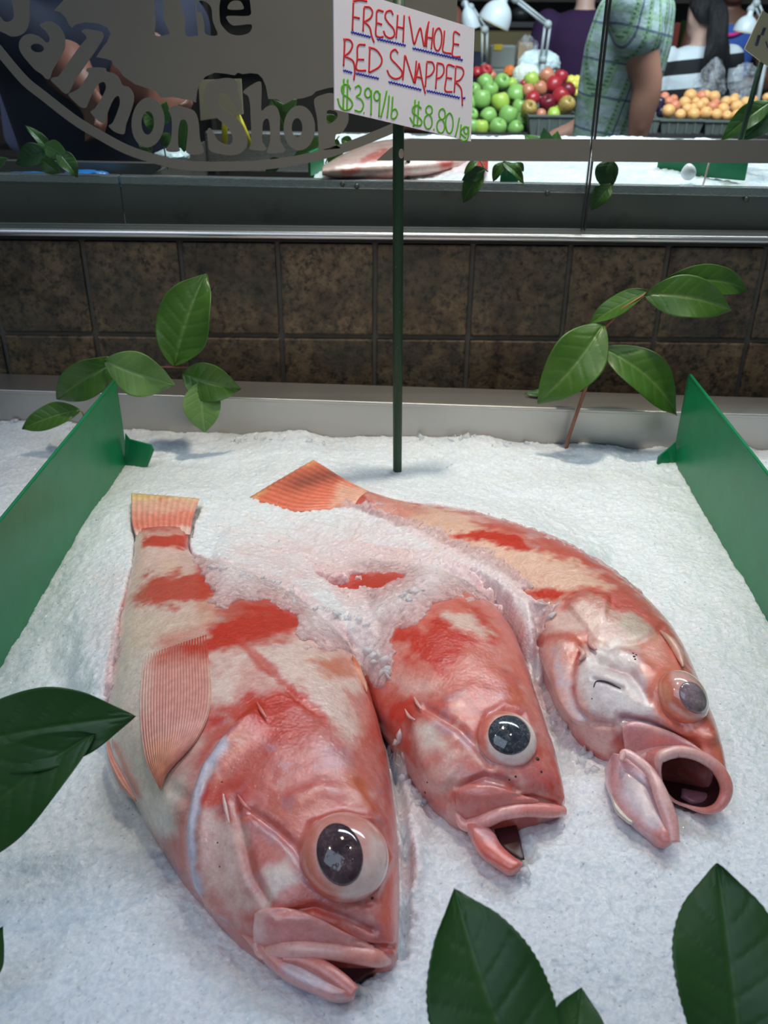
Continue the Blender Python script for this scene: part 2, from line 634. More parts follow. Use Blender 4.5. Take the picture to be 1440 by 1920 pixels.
# leaves
def leaf_mat(name, dark, light, vein, gloss=0.35):
    t = NT(name)
    at = t.new('ShaderNodeVertexColor'); at.layer_name = 'Col'
    n = t.noise(45, 5, 0.6)
    sep = t.n.new('ShaderNodeSeparateColor'); t.l(at.outputs[0], sep.inputs[0])
    c = t.mix(n, dark, light)
    c = t.mix(t.math('MULTIPLY', sep.outputs[0], 0.45), c, vein)
    c = t.mix(t.math('MULTIPLY', sep.outputs[1], 0.5), c, tuple(x * 1.5 for x in light))
    h = t.math('ADD', t.math('MULTIPLY', sep.outputs[0], -1.0), t.math('MULTIPLY', t.noise(230, 3), 0.4))
    t.set(Base_Color=c, Roughness=gloss, Normal=t.bump(h, 0.22, 0.0012))
    tr = t.n.new('ShaderNodeBsdfTranslucent'); t.l(t.mix(1.0, c, (1.3, 1.7, 0.5), 'MULTIPLY'), tr.inputs[0])
    ms = t.n.new('ShaderNodeMixShader'); ms.inputs[0].default_value = 0.22
    t.l(t.b.outputs[0], ms.inputs[1]); t.l(tr.outputs[0], ms.inputs[2]); t.l(ms.outputs[0], t.out.inputs['Surface'])
    return t.m
M['leaf'] = leaf_mat('glossy_leaf', (0.040, 0.118, 0.014), (0.085, 0.205, 0.024), (0.26, 0.40, 0.12))
M['leaf_dark'] = leaf_mat('deep_green_leaf', (0.018, 0.075, 0.014), (0.035, 0.12, 0.020), (0.06, 0.17, 0.035), 0.42)
M['leaf_pale'] = leaf_mat('pale_leaf_underside', (0.12, 0.25, 0.06), (0.20, 0.36, 0.10), (0.36, 0.50, 0.22), 0.5)
M['stem'] = plain('reddish_stem', lin(150, 95, 70), 0.5, 0.3, 40)
M['stem_green'] = plain('green_stem', lin(120, 125, 70), 0.5, 0.25, 40)

M['paper'] = plain('white_sign_card', (0.88, 0.84, 0.88), 0.6, 0.03, 25)
M['ink_red'] = plain('red_ink', (0.72, 0.035, 0.04), 0.5, 0.1)
M['ink_blue'] = plain('blue_ink', (0.035, 0.035, 0.42), 0.5, 0.1)
M['ink_green'] = plain('green_ink', (0.16, 0.52, 0.04), 0.5, 0.1)

def stick_mat():
    t = NT('chipped_green_stake')
    v = t.coord('Object', (1, 1, 0.25))
    n = t.noise(240, 5, 0.7, v)
    c = t.mix(t.ramp(n, [(0.66, (0, 0, 0)), (0.70, (1, 1, 1))]), (0.013, 0.045, 0.016), (0.20, 0.26, 0.14))
    t.set(Base_Color=c, Roughness=0.45, Normal=t.bump(n, 0.3, 0.001))
    return t.m
M['stick'] = stick_mat()

def glass_mat():
    t = NT('clear_glass')
    tr = t.n.new('ShaderNodeBsdfTransparent'); tr.inputs[0].default_value = (0.90, 0.94, 0.92, 1)
    gl = t.n.new('ShaderNodeBsdfGlossy'); gl.inputs['Roughness'].default_value = 0.02
    fr = t.n.new('ShaderNodeFresnel'); fr.inputs[0].default_value = 1.35
    ms = t.n.new('ShaderNodeMixShader')
    t.l(t.math('MULTIPLY', fr.outputs[0], 0.55), ms.inputs[0]); t.l(tr.outputs[0], ms.inputs[1]); t.l(gl.outputs[0], ms.inputs[2])
    t.l(ms.outputs[0], t.out.inputs['Surface'])
    return t.m
M['glass'] = glass_mat()
M['frost'] = plain('frosted_film', lin(118, 113, 101), 0.75, 0.05, 14)
M['edge'] = plain('dark_glass_edge', (0.02, 0.022, 0.018), 0.4)
# ================================================================== SETTING
ZB = 0.95                      # level of the ice
YW = 1.345                     # face of the tiled upstand
YG = 1.362                     # glass screens
TRAY_SLOPE = -0.06             # the trays run slightly askew to the wall

def struct(o):
    o['kind'] = 'structure'
    return o

M['floor'] = plain('concrete_floor', lin(70, 66, 62), 0.7, 0.2, 6)
struct(box_obj('floor', (-4.5, 4.5, -1.5, 8.0, -0.06, 0.0), M['floor']))

M['rear'] = plain('dark_rear_wall', lin(40, 30, 24), 0.8, 0.4, 3)
struct(box_obj('wall_back', (-4.5, 4.5, 7.0, 7.1, 0.0, 3.2), M['rear']))

# tiled upstand between the two displays
ZLEDGE = PY(720, 440, YW).z
def tiled_wall():
    tw = (PY(1250, 540, YW).x - PY(172, 540, YW).x) / 6
    xo = PY(703, 540, YW).x
    zr = PY(703, 632, YW).z
    bm = bmesh.new(); cols = []
    lay = bm.verts.layers.float_color.new('Col')
    box(bm, -2.2, 2.2, YW + 0.004, YW + 0.03, 0.0, ZLEDGE - 0.004)
    g = tw * 0.022
    rnd = random.Random(3)
    tint = {}
    for i in range(-11, 12):
        for j in range(-3, 1):
            b2 = bmesh.new()
            z0, z1 = zr + j * tw + g, min(zr + (j + 1) * tw - g, ZLEDGE - 0.006)
            box(b2, xo + i * tw + g, xo + (i + 1) * tw - g, YW - 0.0015, YW + 0.02, z0, z1)
            bmesh.ops.bevel(b2, geom=list(b2.edges), offset=0.003, segments=2, profile=0.5, affect='EDGES')
            l2 = b2.verts.layers.float_color.new('Col')
            k = (0.72, 0.98, 0.86, 1.02, 0.92, 0.74, 0.88, 0.70)[(i + 4 - 2 * j) % 8] * rnd.uniform(0.93, 1.07)
            w = (0.0, 0.05, 0.02, 0.02, 0.05, -0.03, 0.05, 0.02)[(i + 4 - j) % 8]
            for v in b2.verts: v[l2] = (k * (1 + w), k, k * (1 - w), 1)
            me2 = bpy.data.meshes.new('t'); b2.to_mesh(me2); b2.free()
            n0 = len(bm.faces)
            bm.from_mesh(me2); bpy.data.meshes.remove(me2)
            bm.faces.ensure_lookup_table()
            for f in bm.faces[n0:]: f.material_index = 1
    bmesh.ops.recalc_face_normals(bm, faces=list(bm.faces))
    me = bpy.data.meshes.new('wall_counter'); bm.to_mesh(me); bm.free()
    me.materials.append(M['grout']); me.materials.append(M['tile'])
    return struct(link('wall_counter', me))
tiled_wall()

# rounded steel moulding on top of the tiles, dark gap under it
def moulding():
    bm = bmesh.new()
    pts = [(YW + 0.032, ZLEDGE - 0.006)]
    for k in range(13):
        a = math.pi * (1.5 - k / 12.0)
        pts.append((YW - 0.010 + 0.0055 * math.cos(a), ZLEDGE + 0.0055 * math.sin(a)))
    pts.append((YW + 0.032, ZLEDGE + 0.0055))
    a = [bm.verts.new((-2.2, y, z)) for y, z in pts]; b = [bm.verts.new((2.2, y, z)) for y, z in pts]
    n = len(pts)
    for i in range(n): bm.faces.new((a[i], a[(i + 1) % n], b[(i + 1) % n], b[i]))
    bm.faces.new(a); bm.faces.new(list(reversed(b)))
    return struct(link('trim_1', bm_mesh('trim_1', bm, False), M['steel_rail']))
moulding()
M['gap_dark'] = plain('dark_gap_strip', (0.012, 0.011, 0.010), 0.7)
struct(box_obj('trim_2', (-2.2, 2.2, YW - 0.006, YW + 0.0035, ZLEDGE - 0.0105, ZLEDGE - 0.0045), M['gap_dark']))  # black strip paints in the dark of the gap under the moulding

# ---------------------------------------------------------------- front steel display counter
YL = PZ(720, 820, ZB).y                     # ice meets the lip here (x = 0)
ZLIP = PY(720, 753, YL).z
LIPW = PZ(720, 722, ZLIP).y - YL
def skew(V): return Vector((V[0], V[1] + TRAY_SLOPE * V[0], V[2]))
def skew_obj(o):
    for v in o.data.vertices: v.co = skew(v.co)
    return o
tray = thing('display_counter', 'brushed stainless steel fish counter holding the bed of crushed ice', 'counter', (0, 0.75, 0))
bm = bmesh.new()
box(bm, -0.64, 0.95, YL, YL + 0.004, ZB - 0.12, ZLIP - 0.001)
skew_obj(link('back_panel', bm_mesh('back_panel', bm), M['steel_lip'], tray))
bm = bmesh.new()
box(bm, -0.64, 0.95, YL - 0.003, YL + LIPW, ZLIP - 0.006, ZLIP)
lipo = skew_obj(link('lip', bm_mesh('lip', bm, False, 0.0022, 3), M['steel_lip'], tray))
for v in lipo.data.vertices: v.co.y = min(v.co.y, YW - 0.003)
box_obj('tray_bottom', (-0.62, 0.93, 0.20, YL - 0.06, ZB - 0.13, ZB - 0.12), M['steel'], tray)
box_obj('front_panel', (-0.64, 0.95, 0.19, 0.20, ZB - 0.16, ZB + 0.02), M['steel'], tray)
for sx in (-0.64, 0.95):
    bm = bmesh.new()
    box(bm, sx - 0.004, sx + 0.004, 0.20, YL, ZB - 0.13, ZB + 0.03)
    skew_obj(link('side_panel', bm_mesh('side_panel', bm), M['steel'], tray))
box_obj('cabinet', (-0.6, 0.9, 0.26, YL - 0.1, 0.0, ZB - 0.13), M['steel_dark'], tray)

# ---------------------------------------------------------------- second display behind the glass
YR = 1.425
SL2 = -0.055
ZR = PY(720, 338, YR).z                      # top of its front rim
YR2 = PZ(560, 250, ZR).y                     # far rim
def skew2(o):
    for v in o.data.vertices: v.co = Vector((v.co.x, v.co.y + SL2 * v.co.x, v.co.z))
    return o
def rear_tray(name, label, x0, x1):
    t = thing(name, label, 'counter', ((x0 + x1) / 2, 1.7, 0))
    h = 0.013
    bm = bmesh.new(); box(bm, x0, x1, YR, YR + 0.003, ZLEDGE - 0.03, ZR - h)
    skew2(link('front_panel', bm_mesh('front_panel', bm), M['steel_dark'], t))
    bm = bmesh.new(); box(bm, x0, x1, YR - 0.004, YR + 0.012, ZR - h, ZR)
    skew2(link('rim', bm_mesh('rim', bm, False, 0.0018, 2), M['steel'], t))
    return t
xj = PY(222, 380, YR).x
rl = rear_tray('rear_counter', 'steel front of the rear ice display, short section left of the joint', -1.3, xj - 0.001)
rr = rear_tray('rear_counter', 'steel front of the rear ice display, long bolted section right of the joint', xj + 0.001, 0.8)
for px, py in ((642, 346), (669, 350), (1024, 359), (1387, 367)):
    p = PY(px, py, YR - 0.004); p.y = YR - 0.004 + SL2 * p.x
    bm = bmesh.new()
    bmesh.ops.create_uvsphere(bm, u_segments=12, v_segments=8, radius=0.0042)
    for v in bm.verts: v.co = Vector((v.co.x, v.co.y * 0.6, v.co.z)) + p
    link('bolt', bm_mesh('bolt', bm, True), M['steel_dark'], rr)
XRL = PY(318, 300, 1.72).x                   # the deep section of the rear display begins here
bm = bmesh.new(); box(bm, XRL, 0.8, YR2, YR2 + 0.03, ZR - 0.08, ZR)
skew2(link('far_rim', bm_mesh('far_rim', bm, False, 0.004, 2), M['steel'], rr))
bm = bmesh.new(); box(bm, XRL, 0.8, YR + 0.01, YR2 + 0.02, ZR - 0.10, ZR - 0.09)
skew2(link('tray_bottom', bm_mesh('tray_bottom', bm), M['steel_dark'], rr))
bm = bmesh.new(); box(bm, -1.3, XRL - 0.004, YR + 0.22, YR + 0.24, ZR - 0.10, ZR - 0.012)
skew2(link('rear_panel', bm_mesh('rear_panel', bm), M['steel_dark'], rl))
bm = bmesh.new(); box(bm, -1.3, XRL - 0.004, YR + 0.005, YR + 0.235, ZR - 0.10, ZR - 0.092)
skew2(link('tray_bottom', bm_mesh('tray_bottom', bm), M['steel_dark'], rl))
bm = bmesh.new(); box(bm, XRL - 0.004, XRL, YR + 0.01, YR2, ZR - 0.10, ZR - 0.02)
skew2(link('end_panel', bm_mesh('end_panel', bm), M['steel_dark'], rr))
box_obj('cabinet', (-1.2, XRL - 0.02, YW + 0.12, YR + 0.2, 0.0, ZR - 0.17), M['steel_dark'], rl)
box_obj('cabinet', (XRL + 0.02, 0.75, YW + 0.12, YR2 - 0.1, 0.0, ZR - 0.17), M['steel_dark'], rr)

# ---------------------------------------------------------------- glass screens with the frosted logo
xs = PY(1105, 330, YG).x
ZG0 = ZLEDGE + 0.0055
def pane(label, x0, x1):
    t = thing('glass_screen', label, 'glass', ((x0 + x1) / 2, YG, ZG0))
    box_obj('pane', (x0, x1, YG, YG + 0.006, ZG0, 2.05), M['glass'], t)
    return t
gl = pane('clear glass screen with the frosted shop lettering, left of the vertical seam', -1.15, xs - 0.0035)
gr = pane('clear glass screen with only a frosted strip, right of the vertical seam', xs + 0.0035, 1.3)
for t, x0, x1 in ((gl, xs - 0.0034, xs - 0.001), (gr, xs + 0.001, xs + 0.0034)):
    box_obj('polished_edge', (x0, x1, YG - 0.0005, YG + 0.0065, ZG0, 2.05), M['edge'], t)

YF = YG - 0.0006
def on_glass(x, y): return PY(x, y, YF)
def q3(l): return [(x / 4.0, y / 4.0) for x, y in l]
def q4(l): return [(340 + x / 4.0, y / 4.0) for x, y in l]
def q1(l): return [(x / 2.0, y / 2.0) for x, y in l]
def frosted(name, loops, parent, rnd=True):
    return flat_shape(name, [smooth_loop(l) if rnd else l for l in loops], on_glass, (0, -1, 0), 0.0008, M['frost'], parent)

# the big frosted disk, cut by the clear shadow of the lettering and by the word above it
disk = q3([(480, -260), (478, 0), (440, 40), (405, 78), (450, 90), (490, 130), (520, 190), (540, 208), (570, 182), (640, 168), (740, 176), (805, 208),
           (830, 250), (802, 315), (760, 370), (722, 428), (790, 440), (838, 455), (850, 488), (890, 520), (925, 570), (960, 595), (1010, 630),
           (1100, 660), (1165, 680), (1210, 735), (1290, 728), (1340, 735)]) + \
       q4([(0, 742), (70, 752), (110, 770), (118, 690), (135, 630), (180, 575), (250, 545), (330, 552), (400, 565), (425, 545), (460, 556), (520, 548), (575, 555),
           (610, 590), (635, 650), (652, 742), (720, 745), (770, 785), (840, 745), (910, 737), (980, 715), (1010, 685), (1070, 668), (1110, 658), (1180, 655)]) + \
       [(700, 168), (752, 190), (800, 160), (838, 100), (856, 40), (860, -65)]
T_ = q3([(1150, -120), (1215, -120), (1222, 60), (1232, 150), (1272, 245), (1255, 258), (1165, 266), (1168, 160), (1158, 60)])
h1 = q4([(-40, -120), (95, -120), (108, 90), (125, 255), (105, 266), (32, 264), (24, 130)])
h2 = q4([(112, 40), (130, 8), (180, 12), (225, 60), (236, 160), (272, 262), (182, 256), (172, 190), (150, 95), (120, 92)])
e1 = q4([(285, 60), (300, -20), (350, -70), (450, -70), (505, -20), (520, 60), (508, 118), (350, 118), (345, 150), (380, 188), (430, 190), (520, 182),
         (528, 215), (500, 250), (430, 266), (360, 250), (310, 200), (290, 160)])
e2 = q4([(352, 70), (360, 25), (395, 5), (440, 8), (462, 40), (460, 70)])
frosted('frosted_disk', [disk], gl, True) if False else flat_shape('frosted_disk', [disk, smooth_loop(T_), smooth_loop(h1), smooth_loop(h2), smooth_loop(e1), smooth_loop(e2)],
                                                                  on_glass, (0, -1, 0), 0.0008, M['frost'], gl)
arc = [(-40, 40), (-20, 72), (0, 97), (45, 150), (82, 180), (140, 225), (190, 255), (237, 280), (287, 297), (340, 309), (390, 312), (465, 311), (515, 307), (565, 299), (615, 287),
       (665, 270), (705, 254), (745, 236), (790, 205)]
ac = spline(arc, 60)
tg = np.gradient(ac, axis=0); tg /= np.hypot(*tg.T)[:, None]
nr = np.stack([-tg[:, 1], tg[:, 0]], 1)
hw = np.linspace(8.5, 9.0, 60)[:, None]
frosted('frosted_arc', [[tuple(p) for p in ac + nr * hw] + [tuple(p) for p in (ac - nr * hw)[::-1]]], gl, False)
frosted('frosted_strip', [[(706, 301), (728, 281), (752, 263), (770, 260), (1107.2, 261), (1105.0, 303)]], gl, False)
frosted('frosted_strip', [[(1110.6, 261), (1520, 263), (1520, 307), (1108.4, 303)]], gr, False)
letters = {
    'letter_S': ([q3([(212, -90), (222, 60), (222, 150), (200, 225), (150, 265), (90, 274), (40, 252), (-20, 215), (-40, 120), (0, 125), (22, 152), (52, 165), (88, 150), (104, 120), (99, 60), (84, -90)])]),
    'letter_a': ([q3([(300, 185), (345, 160), (395, 165), (445, 200), (480, 255), (490, 310), (485, 365), (455, 430), (415, 490), (390, 540), (375, 590), (345, 590), (310, 555),
                      (265, 525), (215, 470), (170, 415), (145, 365), (145, 315), (170, 275), (210, 255), (260, 260), (310, 285), (345, 318), (368, 310), (372, 280), (345, 235), (310, 205)]),
                  [(x / 4, y / 4) for x, y in ell(280, 360, 50, 32, 10)]]),
    'letter_l': ([q3([(612, 235), (640, 218), (700, 225), (765, 240), (778, 275), (750, 330), (690, 420), (620, 520), (560, 610), (520, 690), (485, 700), (430, 650), (380, 600), (400, 580),
                      (440, 570), (490, 500), (560, 400), (620, 320), (650, 290), (640, 262)])]),
    'letter_m': ([q3([(648, 530), (660, 510), (720, 505), (790, 512), (800, 535), (850, 550), (890, 580), (920, 640), (960, 650), (990, 680), (1005, 720), (1000, 780), (970, 870), (945, 940),
                      (935, 1000), (905, 1005), (855, 985), (815, 945), (840, 925), (860, 890), (890, 810), (900, 760), (890, 720), (860, 735), (830, 790), (800, 870), (790, 920), (760, 920),
                      (720, 890), (680, 840), (710, 815), (740, 770), (780, 700), (795, 650), (780, 615), (745, 625), (710, 670), (680, 730), (655, 790), (640, 810), (600, 800), (555, 760),
                      (512, 710), (545, 690), (590, 665), (630, 610), (660, 565), (665, 545)])]),
    'letter_o': ([[(x / 4, y / 4) for x, y in ell(1110, 918, 123, 188, 4)], [(x / 4, y / 4) for x, y in ell(1108, 922, 47, 88, 2)]]),
    'letter_n': ([q1([(632, 410), (660, 395), (690, 402), (730, 418), (745, 460), (750, 520), (765, 568), (735, 580), (700, 572), (700, 540), (705, 480), (695, 450), (676, 455), (668, 500),
                      (668, 545), (674, 566), (640, 570), (622, 560), (640, 530), (645, 470), (640, 430)])]),
    'letter_S_': ([q4([(290, 590), (360, 585), (415, 610), (425, 680), (440, 740), (450, 800), (430, 832), (400, 790), (370, 740), (330, 705), (295, 700), (280, 735), (285, 780), (310, 812),
                       (370, 850), (430, 900), (470, 960), (495, 1040), (490, 1100), (440, 1150), (370, 1165), (290, 1155), (215, 1130), (200, 1060), (195, 980), (215, 960), (245, 1000),
                       (270, 1050), (320, 1080), (370, 1080), (385, 1040), (370, 990), (320, 930), (260, 880), (210, 830), (175, 770), (170, 700), (195, 630), (240, 600)])]),
    'letter_h': ([q4([(462, 690), (520, 640), (590, 610), (602, 660), (600, 760), (602, 830), (640, 800), (690, 790), (725, 820), (740, 890), (738, 980), (745, 1060), (770, 1110), (770, 1140),
                      (650, 1150), (650, 1110), (665, 1060), (665, 960), (655, 900), (635, 890), (612, 920), (608, 1000), (605, 1060), (630, 1100), (625, 1130), (515, 1120), (520, 1080),
                      (525, 1000), (520, 880), (515, 780), (500, 720)])]),
    'letter_o_': ([[(340 + x / 4, y / 4) for x, y in ell(885, 960, 118, 168)], [(340 + x / 4, y / 4) for x, y in ell(868, 958, 40, 72)]]),
    'letter_p': ([q4([(1000, 740), (1060, 710), (1140, 700), (1220, 760), (1250, 840), (1250, 920), (1200, 1000), (1160, 1010), (1155, 1080), (1190, 1112), (1040, 1122), (1030, 1080),
                      (1020, 900), (1000, 800)]), q4([(1095, 830), (1150, 832), (1170, 850), (1165, 890), (1110, 930), (1090, 910)])]),
}
for k, lp in letters.items():
    frosted('frosted_letter', lp, gl)
# ================================================================== FISH
C_PINK = (0.58, 0.120, 0.090)
C_ROSE = (0.66, 0.225, 0.20)
C_RED = (0.58, 0.036, 0.014)
C_ORANGE = (0.60, 0.13, 0.035)
C_WHITE = (0.80, 0.62, 0.56)
C_PALE = (0.80, 0.74, 0.66)
C_CREAM = (0.84, 0.62, 0.48)
C_MAUVE = (0.44, 0.25, 0.30)
C_BLUE = (0.52, 0.56, 0.68)
C_LIP = (0.72, 0.31, 0.29)
C_OLIVE = (0.50, 0.44, 0.34)


def paint(col, P2, P3, items, seed=0.0):
    """lay colour patches (skin pigment) on vertices; P2 = sight positions used only to lay the pattern out"""
    n1 = fbm(P3 * 55 + seed, 4); n2 = fbm(P3 * 160 + seed * 2, 3)
    for it in items:
        kind, pts, c, soft, amt, nz = it
        if kind == 'blotch':      # pts = frequency, soft = threshold
            q = fbm(P3 * pts + seed * 3 + nz, 4)
            k = amt * sstep(soft, soft + 0.22, q)
            col[:, :3] = col[:, :3] * (1 - k[:, None]) + np.array(c)[None, :] * k[:, None]
            continue
        if kind == 'poly': sd = poly_sd(P2, pts)
        else:
            w = soft[0]; soft = soft[1]
            d, sg, fr = line_sd(P2, pts); sd = w - d
        k = amt * sstep(-soft, soft, sd + nz * (n1 * 1.6 + n2 * 0.8))
        col[:, :3] = col[:, :3] * (1 - k[:, None]) + np.array(c)[None, :] * k[:, None]
    return col


class Fish:
    def __init__(s, name, label, stations, z0, nu=460, nt=200, nb=40, ex=2.25):
        st = np.array(stations, float)
        D = PZn(st[:, 0], st[:, 1], z0 + st[:, 5]); Vv = PZn(st[:, 2], st[:, 3], z0 + st[:, 5])
        D = spline(D, nu); Vv = spline(Vv, nu); T = np.maximum(spline(st[:, 4:5], nu)[:, 0], 0.003)
        c = (D + Vv) / 2; h = (D - Vv) / 2
        th = np.concatenate([np.linspace(0, math.pi, nt, endpoint=False), np.linspace(math.pi, 2 * math.pi, nb, endpoint=False)])
        cx = np.sign(np.cos(th)) * np.abs(np.cos(th)) ** (2 / ex); sz = np.sign(np.sin(th)) * np.abs(np.sin(th)) ** (2 / ex)
        P = c[:, None, :] + h[:, None, :] * cx[None, :, None]
        P[:, :, 2] += T[:, None] * sz[None, :]
        s.nu, s.nv = nu, nt + nb
        s.top = np.tile(np.sin(th), nu)
        V = P.reshape(-1, 3)
        Fc = grid_faces(nu, s.nv, True)
        s.name, s.label, s.z0 = name, label, z0
        s.base = V.copy(); s.Fc = Fc
        s.caps = (P[0].mean(0), P[-1].mean(0))
        s.P2 = proj(V)
        s.N = s.normals(V)
        s.V = V
        s.col = np.ones((len(V), 4)); s.col[:, :3] = C_PINK
        ctr = c.mean(0)
        s.root = thing(name, label, 'fish', (ctr[0], ctr[1], z0 - T.max()), 'whole red fish laid out on the ice')
        s.bvh = BVHTree.FromPolygons([tuple(v) for v in V], [tuple(f) for f in Fc])

    def normals(s, V):
        me = bpy.data.meshes.new('n')
        me.vertices.add(len(V)); me.vertices.foreach_set('co', V.ravel())
        nf = len(s.Fc)
        me.loops.add(nf * 4); me.loops.foreach_set('vertex_index', s.Fc.astype(np.int32).ravel())
        me.polygons.add(nf); me.polygons.foreach_set('loop_start', np.arange(0, nf * 4, 4, dtype=np.int32))
        me.update(calc_edges=True)
        N = np.zeros(len(V) * 3); pass
        N = np.zeros(len(V) * 3); me.vertex_normals.foreach_get('vector', N)
        bpy.data.meshes.remove(me)
        N = N.reshape(-1, 3)
        q = (V - V.mean(0))
        # point outwards
        if (N[:, 2] * s.top).sum() < 0: N = -N
        return N

    def sculpt(s, feats, seed=0.0):
        up = sstep(-0.05, 0.2, s.top)
        d = np.zeros(len(s.V))
        for kind, pts, amp, w in feats:
            if kind == 'ridge':
                dd, sg, fr = line_sd(s.P2, pts)
                d += amp * np.exp(-(dd / w) ** 2)
            elif kind == 'step':       # raised on the right of travel, falls away behind
                dd, sg, fr = line_sd(s.P2, pts)
                sd = -dd * sg
                end = sstep(0, 0.12, fr) * sstep(0, 0.12, 1 - fr)
                d += amp * end * (1 / (1 + np.exp(-np.clip(sd / w, -30, 30)))) * np.exp(-(np.maximum(sd, 0) / (w * 14)) ** 2)
            elif kind == 'blob':
                sd = poly_sd(s.P2, pts)
                d += amp * sstep(-w, w, sd)
        d += 0.0006 * fbm(s.V * 90 + seed, 3) + 0.0011 * fbm(s.V * 28 + seed, 2)
        s.V = s.base + s.N * (d * up)[:, None]
        s.bvh = BVHTree.FromPolygons([tuple(v) for v in s.V], [tuple(f) for f in s.Fc])

    def finish(s, items, scale_items, seed=0.0):
        paint(s.col, s.P2, s.V, items, seed)
        s.col[:, 3] = 0.12
        for pts, soft, amt in scale_items:
            s.col[:, 3] = np.maximum(s.col[:, 3], amt * sstep(-soft, soft, poly_sd(s.P2, pts)))
        n = len(s.V)
        V = np.vstack([s.V, s.caps[0], s.caps[1]])
        col = np.vstack([s.col, s.col[:s.nv].mean(0), s.col[-s.nv:].mean(0)])
        F2 = [(n, (k + 1) % s.nv, k) for k in range(s.nv)] + [(n + 1, n - s.nv + k, n - s.nv + (k + 1) % s.nv) for k in range(s.nv)]
        me = mesh('body', V, [tuple(f) for f in s.Fc] + F2, True, col)
        bm = bmesh.new(); bm.from_mesh(me); bmesh.ops.recalc_face_normals(bm, faces=list(bm.faces)); bm.to_mesh(me); bm.free()
        s.body = link('body', me, M['skin'], s.root)

    def hit(s, px, py, dflt=0.0):
        d = ray(px, py)
        r = s.bvh.ray_cast(CAM, d)
        if r[0] is None:
            return PZ(px, py, s.z0 + dflt), Vector((0, 0, 1)), False
        n = r[1]
        if n.dot(d) > 0: n = -n
        return r[0], n, True

    def sheet(s, name, A, B, mat, thick=0.004, lift=0.002, nu=40, nv=22, col=C_LIP, items=(), rays=0, ray_amp=0.0, rc=0.75, dflt=0.0, sm=6, pow_=0.5, zofs=None, flat_on=None, seed=1.0, fine=0.0, back=None):
        """a part laid on the fish between two outlines: bulged, closed and thin-edged"""
        a = spline(A, nu); b = spline(B, nu)
        v = np.linspace(0, 1, nv)
        Z = np.zeros((nu, nv)); P2 = a[:, None, :] * (1 - v[None, :, None]) + b[:, None, :] * v[None, :, None]
        if flat_on is None:
            for i in range(nu):
                for j in range(nv):
                    Z[i, j] = s.hit(P2[i, j, 0], P2[i, j, 1], dflt)[0].z
            for _ in range(sm):
                Zp = np.pad(Z, 1, mode='edge')
                Z = (Zp[:-2, 1:-1] + Zp[2:, 1:-1] + Zp[1:-1, :-2] + Zp[1:-1, 2:] + 2 * Z) / 6
        else:
            Z[:] = s.z0 + flat_on
        if zofs is not None:
            zz = np.asarray(zofs, float)          # (start A, start B, end A, end B) heights
            u = np.linspace(0, 1, nu)[:, None]
            Z = Z + (zz[0] * (1 - u) + zz[2] * u) * (1 - v)[None, :] + (zz[1] * (1 - u) + zz[3] * u) * v[None, :]
        P = PZn(P2[..., 0], P2[..., 1], Z + lift)
        bul = (np.clip(4 * v * (1 - v), 0, 1) ** pow_)[None, :] * np.clip(np.minimum(np.linspace(0, 1, nu), np.linspace(1, 0, nu)) * 8 + 0.25, 0, 1)[:, None] ** 0.6
        n = np.array((0.0, -0.35, 1.0)); n /= np.linalg.norm(n)
        top = P + n * (thick * bul)[..., None]
        bot = P - n * ((thick * 0.6 if back is None else back) * bul + 0.0004)[..., None]
        if rays:
            top += n * (ray_amp * np.sin(v * math.pi * 2 * rays))[None, :, None]
        q = top.reshape(-1, 3)
        if fine: top = (q + n[None, :] * (fine * fbm(q * 120 + seed, 3))[:, None]).reshape(top.shape)
        V = np.vstack([top.reshape(-1, 3), bot.reshape(-1, 3)])
        c = np.ones((len(V), 4)); c[:, :3] = col; c[:, 3] = 0.1
        p2 = np.vstack([P2.reshape(-1, 2)] * 2)
        if rays:
            k = np.tile(0.5 + 0.5 * np.sin(v * math.pi * 2 * rays)[None, :], (nu, 1)).reshape(-1)
            k = np.concatenate([k, k])
            c[:, :3] *= (1 - rc * 0.28 + rc * 0.40 * k)[:, None]
        base = c.copy()
        paint(c, p2, V, items, seed)
        if rays: c[:, :3] *= (1 - rc * 0.20 + rc * 0.26 * k)[:, None]
        Fa = grid_faces(nu, nv); Fb = grid_faces(nu, nv, off=nu * nv)[:, ::-1]
        m = nu * nv
        rim = [i * nv for i in range(nu)] + [(nu - 1) * nv + j for j in range(1, nv)] + [i * nv + nv - 1 for i in range(nu - 2, -1, -1)] + [j for j in range(nv - 2, 0, -1)]
        Fr = [(rim[k], rim[(k + 1) % len(rim)], rim[(k + 1) % len(rim)] + m, rim[k] + m) for k in range(len(rim))]
        me = mesh(name, V, [tuple(f) for f in Fa] + [tuple(f) for f in Fb] + Fr, True, c)
        bm = bmesh.new(); bm.from_mesh(me); bmesh.ops.recalc_face_normals(bm, faces=list(bm.faces)); bm.to_mesh(me); bm.free()
        return link(name, me, mat, s.root)

    def cord(s, name, pts, rad, mat, lift=0.0, n=60, nsec=14, flat=0.8, col=C_LIP, items=(), dflt=0.0, z=None, sm=10, parent=None):
        """a rounded strip (lip, gum, spine) following sight points on the fish; z = own heights above the ice"""
        p = spline(pts, n)
        if z is None:
            zz = np.array([s.hit(x, y, dflt)[0].z for x, y in p])
            for _ in range(sm):
                zp = np.pad(zz, 1, mode='edge'); zz = (zp[:-2] + zp[2:] + 2 * zz) / 4
        else:
            zz = s.z0 + spline(np.array(z, float)[:, None], n)[:, 0]
        P = PZn(p[:, 0], p[:, 1], zz + lift)
        r = spline(np.array(rad, float)[:, None], n)[:, 0]
        V, Fc = tube_arrays(P, np.maximum(r, 0.0002), nsec, flat, (0, -0.3, 1))
        V = np.array(V)
        c = np.ones((len(V), 4)); c[:, :3] = col; c[:, 3] = 0.05
        paint(c, proj(V), V, items, 2.0)
